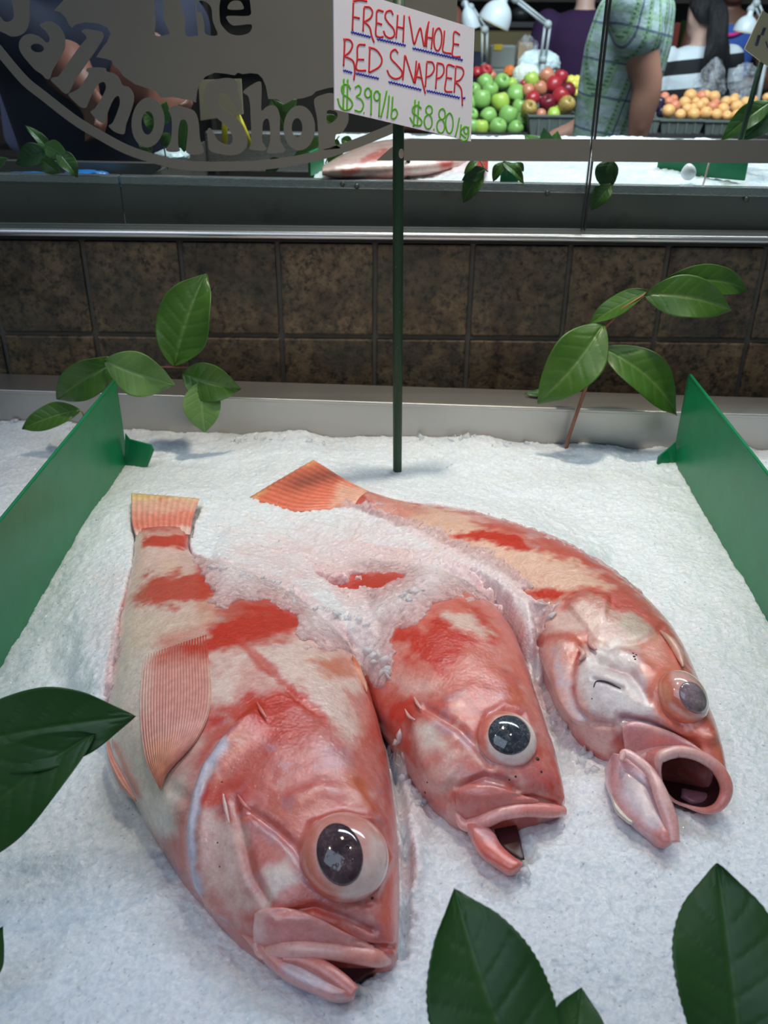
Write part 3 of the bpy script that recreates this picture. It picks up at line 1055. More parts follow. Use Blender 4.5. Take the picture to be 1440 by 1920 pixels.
        me = mesh(name, V, Fc, True, c)
        bm = bmesh.new(); bm.from_mesh(me); bmesh.ops.recalc_face_normals(bm, faces=list(bm.faces)); bm.to_mesh(me); bm.free()
        return link(name, me, mat, parent or s.root)

    def eye(s, c, r, nrm, bulge, pc, pr, ang, mat, ringcol, whitecol, redside, sink=0.25, bubbles=0):
        """bulging eyeball: c, r in sight pixels, nrm leaning of its axis, pc/pr the dark pupil as seen"""
        p, n0, ok = s.hit(*c)
        dep = -((np.array(p) - np.array(CAM)) @ RN)[2]
        R = r * dep / F
        n = Vector(nrm).normalized()
        a = n.cross(Vector((0, 1, 0.2))).normalized(); b = n.cross(a).normalized()
        ctr = p + n * (R * bulge * (0.5 - sink) - 0.2 * R)
        nu, nv = 48, 64
        V = []; 
        for i in range(nu):
            ph = math.pi * i / (nu - 1)
            for j in range(nv):
                t = 2 * math.pi * j / nv
                x = math.sin(ph) * math.cos(t); y = math.sin(ph) * math.sin(t); z = math.cos(ph)
                # flattened dome with a shoulder, as on a fish brought up from deep water
                V.append(ctr + a * (x * R) + b * (y * R) + n * (z * R * bulge))
        V = np.array([tuple(v) for v in V])
        P2 = proj(V)
        col = np.ones((len(V), 4)); col[:, :3] = whitecol
        cosph = np.repeat(np.cos(np.pi * np.arange(nu) / (nu - 1)), nv)
        k = sstep(0.42, 0.10, cosph); col[:, :3] = col[:, :3] * (1 - k[:, None]) + np.array(ringcol) * k[:, None]
        paint(col, P2, V, redside, 3.0)
        me = mesh('eye', V, [tuple(f) for f in grid_faces(nu, nv, True)], True, col)
        e = link('eye', me, M['eye'], s.root)
        bm = bmesh.new(); bm.from_mesh(me); bmesh.ops.remove_doubles(bm, verts=list(bm.verts), dist=1e-6)
        bmesh.ops.recalc_face_normals(bm, faces=list(bm.faces)); bm.to_mesh(me); bm.free()
        # pupil: a slightly raised dark dome set into the eyeball
        bv = BVHTree.FromPolygons([tuple(v) for v in V], [tuple(f) for f in grid_faces(nu, nv, True)])
        ca, sa = math.cos(math.radians(ang)), math.sin(math.radians(ang))
        pv = []; nr, ns = 14, 40; pf = []
        for i in range(nr):
            q = (i + 0.001) / (nr - 1)
            for j in range(ns):
                t = 2 * math.pi * j / ns
                x, y = pr[0] * q * math.cos(t), pr[1] * q * math.sin(t)
                X, Y = pc[0] + x * ca - y * sa, pc[1] + x * sa + y * ca
                d = ray(X, Y); h = bv.ray_cast(CAM, d)
                if h[0] is None:
                    h0 = PZ(X, Y, p.z); 
                else: h0 = h[0]
                g = max(0.0, 1 - q * q) ** 0.5
                pv.append(h0 - d.normalized() * (0.0002 + 0.045 * R * g))
        m = len(pv)
        pf = [tuple(f) for f in grid_faces(nr, ns, True)]
        for j in range(ns):
            pv.append(pv[(nr - 1) * ns + j] + ray(*pc).normalized() * 0.002)
        for j in range(ns):
            pf.append(((nr - 1) * ns + j, (nr - 1) * ns + (j + 1) % ns, m + (j + 1) % ns, m + j))
        me = mesh('pupil', [tuple(v) for v in pv], pf, True)
        bm = bmesh.new(); bm.from_mesh(me); bmesh.ops.remove_doubles(bm, verts=list(bm.verts), dist=1e-7)
        bmesh.ops.recalc_face_normals(bm, faces=list(bm.faces)); bm.to_mesh(me); bm.free()
        pu = link('pupil', me, mat, e)
        pu.matrix_parent_inverse = Matrix()
        if bubbles:
            rnd = random.Random(5); bmx = bmesh.new()
            pb = BVHTree.FromPolygons([tuple(v) for v in pv[:m]], [tuple(f) for f in grid_faces(nr, ns, True)])
            for k in range(bubbles):
                X = pc[0] + rnd.uniform(-0.55, 0.6) * pr[0]; Y = pc[1] + rnd.uniform(-0.25, 0.42) * pr[1]
                h = pb.ray_cast(CAM, ray(X, Y))
                if h[0] is None: continue
                rr = rnd.choice((1.5, 2, 2.5, 3.2, 4.5)) * dep / F
                mt = Matrix.Translation(h[0]) @ Vector((0, 0, 1)).rotation_difference(-ray(X, Y).normalized()).to_matrix().to_4x4()
                b0 = bmesh.new()
                me2 = lathe('b', [(rr * (1 + 0.28 * math.cos(t)), rr * 0.28 * math.sin(t)) for t in np.linspace(0, 2 * math.pi, 7)], 14)
                me2.transform(mt); bmx.from_mesh(me2); bpy.data.meshes.remove(me2); b0.free()
            o = link('bubbles', bm_mesh('bubbles', bmx, True), mat, e)
            o.matrix_parent_inverse = Matrix()
        return e


def flecks(f, pts, name='dark_fleck'):
    for x, y, r in pts:
        h = f.hit(x, y); R = r * (h[0] - CAM).length / F
        me = lathe(name, [(0.00001, 0.0005), (R * 0.7, 0.0003), (R, -0.0003), (0.00001, -0.0006)], 10)
        me.transform(Matrix.Translation(h[0]) @ Vector((0, 0, 1)).rotation_difference(h[1]).to_matrix().to_4x4())
        link(name, me, M['spot'], f.root)


# ------------------------------------------------------------------ front fish (nearest, left)
# dorsal x, y, ventral x, y, half thickness, lift
F1 = Fish('red_snapper', 'largest red snapper nearest the front, whole length from tail to head showing, mouth nearly closed', [
    (742, 1796, 722, 1806, 0.010, 0.004), (747, 1760, 648, 1806, 0.026, 0.004), (749, 1710, 560, 1800, 0.038, 0.004), (749, 1655, 490, 1786, 0.048, 0.004),
    (747, 1600, 432, 1742, 0.055, 0.004), (742, 1540, 385, 1692, 0.060, 0.004), (733, 1475, 340, 1640, 0.063, 0.004), (720, 1410, 300, 1578, 0.064, 0.004),
    (704, 1345, 262, 1515, 0.063, 0.004), (684, 1285, 228, 1450, 0.061, 0.004), (650, 1228, 205, 1390, 0.057, 0.004), (602, 1178, 203, 1310, 0.050, 0.005),
    (545, 1132, 213, 1235, 0.041, 0.006), (478, 1095, 225, 1172, 0.032, 0.008), (412, 1070, 234, 1130, 0.024, 0.010), (370, 1052, 242, 1095, 0.018, 0.012),
    (355, 1032, 250, 1056, 0.015, 0.014), (354, 1012, 253, 1022, 0.012, 0.015), (356, 996, 255, 1000, 0.008, 0.016)], 0.955)
OPERC1 = [(497, 1312), (455, 1352), (415, 1395), (385, 1440), (368, 1490), (360, 1545), (362, 1600), (376, 1655), (404, 1705), (436, 1748)]
F1.sculpt([
    ('step', OPERC1, 0.008, 2.2), ('ridge', [(402, 1440), (380, 1500), (372, 1560), (376, 1610)], -0.002, 7),
    ('ridge', [(470, 1520), (520, 1555), (555, 1590), (590, 1640), (640, 1680), (690, 1690)], -0.0035, 11),
    ('ridge', [(520, 1715), (590, 1702), (650, 1722), (700, 1745)], -0.004, 8),
    ('ridge', [(440, 1500), (452, 1560), (470, 1640), (500, 1690)], -0.0025, 10),
    ('ridge', [(600, 1380), (650, 1440), (690, 1520)], 0.0018, 26),
    ('ridge', [(560, 1500), (600, 1480), (660, 1490), (715, 1540)], 0.0020, 18),
    ('ridge', [(455, 1205), (500, 1250), (555, 1310), (600, 1340)], -0.0012, 6),
    ('ridge', [(665, 1770), (700, 1778), (740, 1776)], -0.004, 6),
    ('ridge', [(300, 1440), (320, 1480), (350, 1500)], -0.002, 14),
    ('ridge', [(640, 1530), (700, 1545), (728, 1610), (700, 1680), (640, 1690), (580, 1650), (568, 1590), (590, 1545), (640, 1530)], 0.0025, 9),
], 1.0)
BLOTCH = [('blotch', 26, C_ROSE, 0.0, 0.55, 1.0), ('blotch', 38, C_WHITE, 0.12, 0.40, 5.0), ('blotch', 44, (0.54, 0.075, 0.045), 0.08, 0.65, 9.0), ('blotch', 60, C_MAUVE, 0.18, 0.45, 13.0)]
F1.finish(BLOTCH + [
    ('poly', [(150, 1100), (470, 1180), (420, 1260), (330, 1420), (330, 1560), (240, 1560), (150, 1400)], C_PALE, 26, 0.85, 10),
    ('poly', [(225, 1120), (400, 1110), (420, 1165), (330, 1210), (240, 1240)], C_CREAM, 16, 0.5, 16),
    ('poly', [(240, 995), (370, 995), (370, 1150), (230, 1160)], C_WHITE, 10, 0.85, 6),
    ('poly', [(268, 1002), (356, 998), (354, 1034), (300, 1030), (268, 1022)], C_RED, 6, 0.95, 8),
    ('poly', [(300, 1040), (330, 1040), (330, 1072), (302, 1072)], C_CREAM, 8, 0.6, 8),
    ('poly', [(262, 1100), (282, 1078), (352, 1074), (420, 1080), (420, 1120), (300, 1138), (228, 1142), (236, 1128)], C_RED, 10, 0.9, 14),
    ('poly', [(382, 1200), (400, 1168), (470, 1140), (560, 1120), (660, 1150), (600, 1175), (545, 1188), (490, 1205), (430, 1240), (385, 1245)], C_RED, 12, 1.0, 16),
    ('poly', [(300, 1195), (400, 1170), (430, 1240), (400, 1260), (300, 1230)], C_RED, 26, 0.55, 14),
    ('poly', [(398, 1235), (455, 1212), (560, 1190), (680, 1235), (700, 1340), (650, 1400), (600, 1350), (520, 1300), (400, 1330)], C_WHITE, 18, 0.95, 18),
    ('poly', [(430, 1245), (500, 1250), (530, 1300), (450, 1310)], C_ROSE, 20, 0.55, 18),
    ('poly', [(582, 1238), (655, 1228), (672, 1268), (640, 1278), (600, 1262)], C_ORANGE, 12, 0.8, 14),
    ('poly', [(388, 1372), (390, 1345), (450, 1318), (520, 1285), (560, 1290), (590, 1330), (620, 1365), (570, 1390), (520, 1400), (470, 1370), (430, 1352)], C_RED, 14, 1.0, 18),
    ('line', [(452, 1205), (500, 1250), (540, 1290), (600, 1340)], C_RED, (7, 6), 0.7, 8),
    ('poly', [(560, 1330), (640, 1370), (690, 1440), (640, 1460), (560, 1400)], C_ROSE, 26, 0.6, 18),
    ('poly', [(640, 1290), (690, 1300), (720, 1400), (690, 1380), (655, 1330)], C_PINK, 14, 0.7, 14),
    ('poly', [(372, 1488), (386, 1468), (420, 1476), (425, 1502), (395, 1514), (372, 1508)], C_RED, 10, 0.9, 12),
    ('poly', [(430, 1480), (470, 1470), (470, 1520), (440, 1520)], C_RED, 14, 0.6, 12),
    ('poly', [(640, 1450), (680, 1460), (700, 1530), (660, 1520)], C_ORANGE, 16, 0.75, 12),
    ('poly', [(600, 1400), (650, 1410), (660, 1440), (610, 1440)], C_MAUVE, 16, 0.45, 14),
    ('poly', [(390, 1530), (440, 1540), (470, 1620), (490, 1700), (440, 1720), (400, 1660), (380, 1590)], C_WHITE, 24, 0.75, 18),
    ('poly', [(440, 1580), (500, 1590), (500, 1640), (450, 1640)], C_PINK, 18, 0.6, 16),
    ('poly', [(485, 1630), (540, 1610), (560, 1650), (510, 1680)], C_PALE, 16, 0.75, 14),
    ('line', [(470, 1545), (510, 1565), (545, 1600), (575, 1650), (620, 1690)], C_MAUVE, (9, 12), 0.7, 10),
    ('poly', [(600, 1690), (690, 1700), (740, 1740), (700, 1760), (620, 1725)], C_MAUVE, 20, 0.35, 14),
    ('poly', [(715, 1500), (760, 1500), (760, 1800), (720, 1800), (705, 1680)], (0.72, 0.14, 0.10), 16, 0.75, 8),
    ('line', [(690, 1290), (716, 1380), (738, 1480), (746, 1560)], (0.70, 0.17, 0.12), (9, 10), 0.7, 8),
    ('poly', [(530, 1700), (590, 1698), (610, 1715), (560, 1712)], C_RED, 8, 0.7, 6),
    ('line', [(418, 1402), (388, 1448), (368, 1500), (360, 1560), (366, 1620), (380, 1665)], C_BLUE, (14, 6), 0.85, 3),
    ('line', [(405, 1398), (372, 1450), (352, 1500), (345, 1560), (352, 1620), (370, 1670), (420, 1735)], C_LIP, (6, 6), 0.7, 3),
    ('poly', [(290, 1400), (380, 1380), (350, 1470), (300, 1560), (270, 1500)], C_PALE, 24, 0.8, 10),
    ('line', [(330, 1440), (360, 1420)], C_ROSE, (16, 16), 0.5, 10),
], [([(225, 1040), (372, 1000), (700, 1230), (730, 1420), (600, 1420), (400, 1380), (240, 1400)], 40, 1.0)], 1.0)
# tail fin
F1.sheet('tail_fin', [(254, 1004), (247, 975), (246, 925)], [(357, 1002), (362, 970), (374, 935)], M['fin'], 0.0022, 0.004, 40, 90, (0.80, 0.25, 0.18),
         [('poly', [(235, 900), (380, 900), (380, 938), (300, 938), (240, 942)], (0.82, 0.60, 0.26), 8, 0.85, 10),
          ('poly', [(240, 940), (380, 930), (370, 960), (245, 965)], C_CREAM, 10, 0.5, 10),
          ('poly', [(250, 992), (360, 990), (360, 1010), (250, 1010)], C_WHITE, 4, 0.8, 4)], 11, 0.0004, rc=0.35, flat_on=0.016, zofs=(0.0, 0.0, 0.004, 0.004))
# pectoral fin
F1.sheet('pectoral_fin', [(300, 1482), (272, 1420), (262, 1330), (268, 1232)], [(312, 1448), (372, 1382), (396, 1310), (390, 1190)], M['fin'], 0.0030, 0.0045, 64, 150, (0.78, 0.37, 0.32),
         [('poly', [(240, 1180), (410, 1180), (410, 1235), (262, 1250)], C_PINK, 22, 0.8, 10), ('poly', [(330, 1180), (410, 1165), (410, 1222), (340, 1228)], C_RED, 14, 0.75, 8), ('poly', [(240, 1220), (290, 1220), (280, 1340), (250, 1340)], C_WHITE, 16, 0.5, 8), ('poly', [(270, 1400), (330, 1380), (320, 1490), (280, 1490)], (0.80, 0.34, 0.20), 18, 0.7, 8),
          ('line', [(388, 1368), (398, 1310), (394, 1250)], C_CREAM, (5, 5), 0.6, 2)], 24, 0.0006, pow_=0.35, sm=14, zofs=(0.0, 0.0, -0.0060, -0.0060))
F1.sheet('pelvic_fin', [(204, 1388), (214, 1420), (236, 1460), (256, 1500)], [(200, 1396), (204, 1430), (224, 1475), (252, 1502)], M['fin'], 0.005, 0.001, 36, 14, (0.78, 0.34, 0.27),
         [], 2, 0.0004, flat_on=0.012)
# jaws
F1.sheet('lower_jaw', [(480, 1752), (520, 1786), (560, 1798), (600, 1812), (640, 1838), (668, 1856)], [(452, 1752), (505, 1812), (545, 1842), (590, 1862), (622, 1874), (662, 1872)],
         M['flesh'], 0.007, 0.003, 60, 30, C_LIP,
         [('poly', [(540, 1800), (600, 1822), (640, 1872), (570, 1850), (530, 1830)], (0.62, 0.60, 0.70), 14, 0.75, 6), ('poly', [(600, 1800), (690, 1850), (660, 1890), (640, 1850)], C_ROSE, 14, 0.8, 5),
          ('line', [(455, 1755), (505, 1815), (545, 1845), (590, 1865), (625, 1878)], (0.70, 0.20, 0.16), (4, 4), 0.6, 4)], flat_on=0.006, back=0.02, fine=0.0005)
F1.cord('lower_lip', [(530, 1797), (566, 1801), (604, 1817), (640, 1842), (664, 1862)], [0.002, 0.0045, 0.0055, 0.0055, 0.0045], M['flesh'], z=[0.016, 0.016, 0.016, 0.014, 0.012], col=C_ROSE)
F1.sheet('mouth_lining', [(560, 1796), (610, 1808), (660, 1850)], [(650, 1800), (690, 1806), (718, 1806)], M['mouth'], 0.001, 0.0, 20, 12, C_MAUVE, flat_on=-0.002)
F1.sheet('upper_jaw', [(478, 1712), (500, 1702), (550, 1704), (600, 1722), (650, 1750), (700, 1772)], [(474, 1752), (482, 1785), (530, 1790), (590, 1784), (650, 1786), (704, 1792)],
         M['flesh'], 0.0045, 0.002, 70, 34, C_LIP,
         [('poly', [(500, 1730), (580, 1740), (640, 1768), (520, 1770)], (0.74, 0.22, 0.20), 16, 0.65, 10), ('poly', [(470, 1700), (500, 1700), (490, 1790), (470, 1790)], (0.82, 0.50, 0.46), 10, 0.7, 4),
          ('line', [(520, 1712), (580, 1722), (640, 1752)], C_ROSE, (6, 8), 0.6, 6)], fine=0.0008, sm=10)
F1.cord('upper_lip', [(478, 1768), (492, 1786), (530, 1780), (570, 1779), (620, 1782), (670, 1790), (715, 1796), (742, 1790)], [0.002, 0.004, 0.006, 0.0062, 0.006, 0.006, 0.006, 0.004], M['flesh'], lift=0.005,
        col=(0.79, 0.43, 0.40), flat=0.85, items=[('poly', [(640, 1770), (760, 1770), (760, 1830), (640, 1820)], (0.78, 0.27, 0.22), 16, 0.7, 5)], sm=16)
F1.cord('cheek_spine', [(418, 1488), (422, 1510), (430, 1545)], [0.0004, 0.0014, 0.0005], M['flesh'], lift=0.0035, n=20, col=(0.76, 0.50, 0.47), sm=2)
F1.cord('cheek_spine', [(446, 1490), (456, 1506), (470, 1520)], [0.0004, 0.0013, 0.0006], M['flesh'], lift=0.0025, n=20, col=(0.74, 0.22, 0.18), sm=2)
F1.cord('cheek_spine', [(482, 1316), (490, 1332), (500, 1346)], [0.0004, 0.0014, 0.0006], M['flesh'], lift=0.0025, n=20, col=(0.68, 0.20, 0.16), sm=2)
F1.sheet('dorsal_fin', [(660, 1226), (676, 1250), (690, 1290)], [(664, 1262), (672, 1276), (688, 1300)], M['fin'], 0.004, 0.004, 24, 12, (0.74, 0.36, 0.26), [('line', [(660, 1226), (672, 1248)], C_ORANGE, (8, 6), 0.8, 2)], flat_on=0.03)
F1.eye((646, 1606), 84, (0.16, -0.26, 0.95), 0.72, (637, 1602), (43, 60), -12, M['pupil_purple'], (0.66, 0.15, 0.10), (0.78, 0.42, 0.37),
       [('poly', [(690, 1560), (735, 1580), (735, 1640), (690, 1690), (630, 1690), (660, 1650), (690, 1610)], (0.84, 0.68, 0.63), 10, 0.8, 6),
        ('line', [(585, 1560), (575, 1600), (590, 1650), (620, 1680)], (0.72, 0.20, 0.13), (12, 8), 0.8, 4),
        ('poly', [(590, 1520), (690, 1520), (690, 1545), (600, 1560)], (0.74, 0.26, 0.20), 10, 0.6, 6)], bubbles=16)
flecks(F1, [(702, 1664, 5.5), (698, 1684, 3.5)], 'nostril')
flecks(F1, [(416, 1466, 1.8), (408, 1580, 1.8), (412, 1625, 1.6)])
# ------------------------------------------------------------------ middle fish: mostly the head shows
F2 = Fish('red_snapper', 'middle red snapper with only its head out of the ice and a round slate-dark eye', [
    (1058, 1508, 1050, 1520, 0.010, 0.004), (1053, 1480, 1000, 1530, 0.024, 0.004), (1043, 1440, 930, 1545, 0.034, 0.004), (1028, 1395, 868, 1540, 0.042, 0.004),
    (1014, 1350, 822, 1510, 0.047, 0.004), (1000, 1310, 785, 1468, 0.050, 0.004), (986, 1262, 750, 1415, 0.052, 0.004), (966, 1212, 715, 1360, 0.053, 0.003),
    (935, 1168, 680, 1300, 0.052, 0.0), (885, 1130, 655, 1240, 0.049, -0.004), (820, 1102, 632, 1190, 0.043, -0.008), (750, 1084, 608, 1146, 0.035, -0.012),
    (690, 1070, 585, 1112, 0.027, -0.016), (635, 1058, 566, 1084, 0.020, -0.020), (600, 1046, 556, 1062, 0.014, -0.022)], 0.953, 400, 180, 30)
F2.sculpt([
    ('ridge', [(800, 1330), (860, 1365), (895, 1400), (920, 1432)], -0.003, 9), ('ridge', [(860, 1475), (910, 1455), (950, 1465), (970, 1482)], -0.004, 7),
    ('ridge', [(905, 1375), (915, 1340), (945, 1325), (985, 1335), (1000, 1375)], 0.0022, 9), ('ridge', [(965, 1500), (1000, 1496), (1040, 1508)], -0.003, 6),
    ('ridge', [(880, 1240), (930, 1270), (970, 1310)], 0.0018, 20), ('ridge', [(845, 1310), (890, 1290), (940, 1310)], 0.0014, 16),
    ('step', [(770, 1310), (775, 1360), (785, 1420), (805, 1465), (840, 1490)], 0.005, 5),
], 4.0)
F2.finish(BLOTCH + [
    ('poly', [(700, 1100), (1000, 1100), (1010, 1250), (880, 1300), (720, 1300)], (0.72, 0.22, 0.17), 24, 0.7, 20),
    ('poly', [(790, 1165), (840, 1150), (905, 1200), (870, 1225), (830, 1260), (780, 1240), (765, 1200)], C_RED, 14, 1.0, 22),
    ('poly', [(740, 1180), (800, 1170), (800, 1210), (740, 1200)], C_RED, 10, 0.9, 14),
    ('poly', [(862, 1130), (900, 1135), (945, 1190), (925, 1215), (880, 1160)], C_RED, 10, 0.8, 12),
    ('poly', [(830, 1150), (880, 1150), (925, 1190), (900, 1200), (850, 1170)], C_PALE, 10, 0.7, 16),
    ('poly', [(725, 1270), (800, 1265), (830, 1300), (760, 1310)], C_WHITE, 20, 0.5, 16),
    ('poly', [(728, 1320), (772, 1308), (792, 1325), (775, 1345), (735, 1345)], C_RED, 8, 1.0, 10),
    ('poly', [(780, 1370), (820, 1360), (835, 1400), (800, 1420)], C_PALE, 16, 0.9, 10), ('poly', [(790, 1400), (860, 1400), (870, 1470), (800, 1480)], C_WHITE, 22, 0.55, 16),
    ('poly', [(800, 1412), (830, 1408), (835, 1432), (805, 1435)], C_RED, 14, 0.45, 12), ('poly', [(850, 1335), (880, 1335), (870, 1355)], C_RED, 12, 0.6, 10),
    ('line', [(825, 1365), (870, 1385), (905, 1420), (960, 1440)], C_MAUVE, (8, 10), 0.7, 8), ('line', [(840, 1312), (870, 1300)], C_MAUVE, (5, 8), 0.5, 8),
    ('poly', [(870, 1450), (1000, 1440), (1030, 1480), (900, 1480)], C_MAUVE, 20, 0.4, 16),
    ('poly', [(1005, 1400), (1045, 1400), (1070, 1520), (1030, 1520)], C_RED, 16, 0.5, 10), ('line', [(930, 1170), (965, 1225), (990, 1290), (1020, 1370)], (0.72, 0.2, 0.15), (8, 10), 0.7, 8),
    ('poly', [(955, 1290), (1000, 1300), (1005, 1330), (960, 1322)], C_ORANGE, 12, 0.5, 10),
    ('poly', [(560, 1040), (760, 1080), (760, 1130), (600, 1140)], C_RED, 20, 0.9, 20),
], [([(600, 1040), (880, 1110), (1000, 1300), (760, 1330)], 40, 0.9)], 4.0)
F2.sheet('lower_jaw', [(872, 1540), (905, 1545), (925, 1560), (940, 1585), (962, 1606), (980, 1618)], [(882, 1566), (890, 1585), (905, 1605), (930, 1622), (955, 1636), (976, 1630)],
         M['flesh'], 0.006, 0.002, 44, 22, C_ROSE, [('poly', [(885, 1575), (930, 1580), (990, 1620), (960, 1650), (900, 1610)], (0.74, 0.14, 0.10), 12, 0.7, 8),
                                                      ('poly', [(890, 1550), (930, 1560), (935, 1585), (905, 1580)], C_MAUVE, 12, 0.6, 6)], flat_on=0.006, back=0.015, fine=0.0005)
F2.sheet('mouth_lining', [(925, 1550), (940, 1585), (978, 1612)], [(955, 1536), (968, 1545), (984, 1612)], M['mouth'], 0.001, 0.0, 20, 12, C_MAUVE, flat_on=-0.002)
F2.sheet('upper_jaw', [(853, 1482), (880, 1470), (930, 1474), (975, 1490), (1010, 1500)], [(856, 1520), (866, 1535), (910, 1528), (960, 1515), (1010, 1514)], M['flesh'], 0.0045, 0.002, 60, 30, C_ROSE,
         [('poly', [(870, 1490), (960, 1485), (1000, 1505), (900, 1515)], (0.74, 0.20, 0.18), 16, 0.6, 10)], fine=0.0008, sm=10)
F2.cord('upper_lip', [(856, 1525), (872, 1546), (905, 1540), (940, 1525), (985, 1518), (1030, 1520), (1058, 1520)], [0.002, 0.005, 0.006, 0.006, 0.0058, 0.0058, 0.004], M['flesh'], lift=0.0045,
        col=(0.83, 0.42, 0.40), flat=0.85, sm=16, items=[('poly', [(960, 1490), (1080, 1490), (1080, 1560), (980, 1550)], (0.78, 0.24, 0.20), 18, 0.7, 5)])
for p in ([(776, 1306), (782, 1318), (790, 1330)], [(759, 1329), (767, 1343), (778, 1350)]):
    F2.cord('cheek_spine', p, [0.0004, 0.0015, 0.0007], M['flesh'], lift=0.003, n=16, col=(0.72, 0.40, 0.38), sm=2)
F2.eye((951, 1386), 57, (0.14, -0.30, 0.94), 0.66, (955, 1378), (40, 37), 20, M['pupil_slate'], (0.74, 0.18, 0.12), (0.84, 0.74, 0.70),
       [('poly', [(890, 1320), (975, 1318), (985, 1335), (930, 1345), (912, 1380), (915, 1420), (895, 1400)], (0.74, 0.16, 0.10), 8, 0.9, 4),
        ('poly', [(900, 1400), (940, 1425), (1000, 1410), (985, 1450), (920, 1440)], (0.84, 0.62, 0.58), 10, 0.6, 5)])

# ------------------------------------------------------------------ far right fish: mouth wide open
F3 = Fish('red_snapper', 'rearmost red snapper at the right with its mouth gaping wide and a cloudy popped eye', [
    (1362, 1462, 1330, 1468, 0.012, 0.004), (1352, 1425, 1262, 1425, 0.030, 0.004), (1340, 1385, 1190, 1412, 0.040, 0.004), (1320, 1335, 1135, 1402, 0.047, 0.004),
    (1296, 1275, 1085, 1370, 0.051, 0.004), (1262, 1212, 1048, 1318, 0.053, 0.004), (1216, 1160, 1018, 1255, 0.053, 0.004), (1160, 1112, 985, 1198, 0.050, 0.004),
    (1092, 1064, 932, 1150, 0.046, 0.004), (1020, 1026, 872, 1110, 0.040, 0.004), (940, 994, 812, 1066, 0.033, 0.004), (862, 970, 766, 1028, 0.025, 0.004),
    (802, 957, 732, 997, 0.018, 0.005), (747, 944, 702, 975, 0.013, 0.008), (694, 926, 664, 954, 0.009, 0.010)], 0.955, 440, 180, 30)
F3.sculpt([
    ('ridge', [(1120, 1240), (1180, 1260), (1220, 1310), (1265, 1350), (1300, 1385)], -0.004, 12), ('ridge', [(1165, 1220), (1200, 1240), (1240, 1280), (1262, 1330)], 0.002, 12),
    ('ridge', [(1170, 1348), (1220, 1358), (1260, 1378), (1305, 1402)], -0.004, 8),
    ('ridge', [(1085, 1215), (1075, 1250), (1072, 1290), (1085, 1330), (1110, 1355), (1145, 1360)], -0.0035, 7), ('ridge', [(1060, 1215), (1050, 1260), (1060, 1310), (1090, 1350)], 0.003, 10),
    ('ridge', [(1100, 1200), (1140, 1215), (1200, 1205), (1240, 1180)], -0.002, 8), ('ridge', [(1115, 1275), (1140, 1280), (1165, 1290)], -0.003, 4),
    ('step', [(1040, 1155), (1025, 1190), (1018, 1230), (1030, 1280), (1055, 1330), (1090, 1380)], 0.006, 5),
    ('step', [(1150, 1120), (1095, 1110), (1060, 1140)], 0.004, 4),
    ('ridge', [(1250, 1270), (1225, 1300), (1235, 1340), (1280, 1372), (1330, 1385)], 0.004, 12),
], 8.0)
F3.finish(BLOTCH + [
    ('poly', [(690, 930), (860, 965), (1090, 1060), (1150, 1105), (1050, 1130), (860, 1060), (700, 980)], C_CREAM, 10, 0.75, 14),
    ('poly', [(690, 925), (760, 945), (800, 960), (740, 985), (690, 960)], C_ROSE, 8, 0.6, 8),
    ('poly', [(845, 1004), (905, 992), (960, 1000), (1005, 1028), (990, 1036), (930, 1022)], C_RED, 6, 1.0, 10),
    ('poly', [(990, 1112), (1055, 1098), (1105, 1100), (1160, 1130), (1155, 1140), (1090, 1125), (1040, 1122)], C_RED, 8, 1.0, 12),
    ('poly', [(1045, 1140), (1090, 1108), (1160, 1150), (1240, 1200), (1240, 1235), (1190, 1225), (1080, 1200), (1030, 1190)], C_WHITE, 16, 0.85, 14),
    ('line', [(1060, 1140), (1090, 1115), (1110, 1128), (1150, 1160)], C_PINK, (9, 8), 0.8, 10),
    ('poly', [(1110, 1128), (1180, 1150), (1225, 1180), (1195, 1205), (1150, 1170)], C_OLIVE, 12, 0.8, 12), ('poly', [(1130, 1200), (1190, 1195), (1180, 1215), (1140, 1212)], C_CREAM, 10, 0.6, 10),
    ('poly', [(1030, 1195), (1100, 1185), (1112, 1215), (1070, 1210), (1035, 1215)], C_PINK, 10, 0.8, 12), ('poly', [(1075, 1198), (1110, 1195), (1112, 1218), (1085, 1215)], C_ORANGE, 8, 0.6, 8),
    ('poly', [(1090, 1220), (1160, 1205), (1200, 1240), (1245, 1300), (1260, 1370), (1160, 1360), (1110, 1340), (1085, 1280)], (0.72, 0.68, 0.68), 16, 0.95, 12),
    ('poly', [(1110, 1270), (1165, 1275), (1170, 1310), (1120, 1305)], C_BLUE, 14, 0.35, 10),
    ('line', [(1145, 1248), (1190, 1262), (1225, 1300)], C_MAUVE, (8, 8), 0.7, 8),
    ('poly', [(1200, 1200), (1240, 1195), (1290, 1260), (1240, 1280), (1205, 1255)], (0.72, 0.24, 0.16), 14, 0.8, 16),
    ('line', [(1225, 1262), (1228, 1310), (1260, 1360), (1310, 1390), (1345, 1420)], (0.72, 0.20, 0.13), (17, 10), 0.85, 12),
    ('poly', [(1020, 1210), (1070, 1215), (1075, 1290), (1110, 1350), (1150, 1370), (1140, 1420), (1060, 1350), (1015, 1260)], (0.82, 0.56, 0.52), 12, 0.85, 10),
    ('line', [(1052, 1225), (1060, 1260), (1072, 1305), (1095, 1345)], C_BLUE, (6, 6), 0.6, 8),
    ('line', [(1160, 1345), (1210, 1350), (1260, 1372)], C_MAUVE, (9, 8), 0.75, 8),
], [([(690, 920), (1090, 1050), (1230, 1170), (1150, 1200), (1040, 1150), (800, 1040)], 30, 1.0)], 8.0)
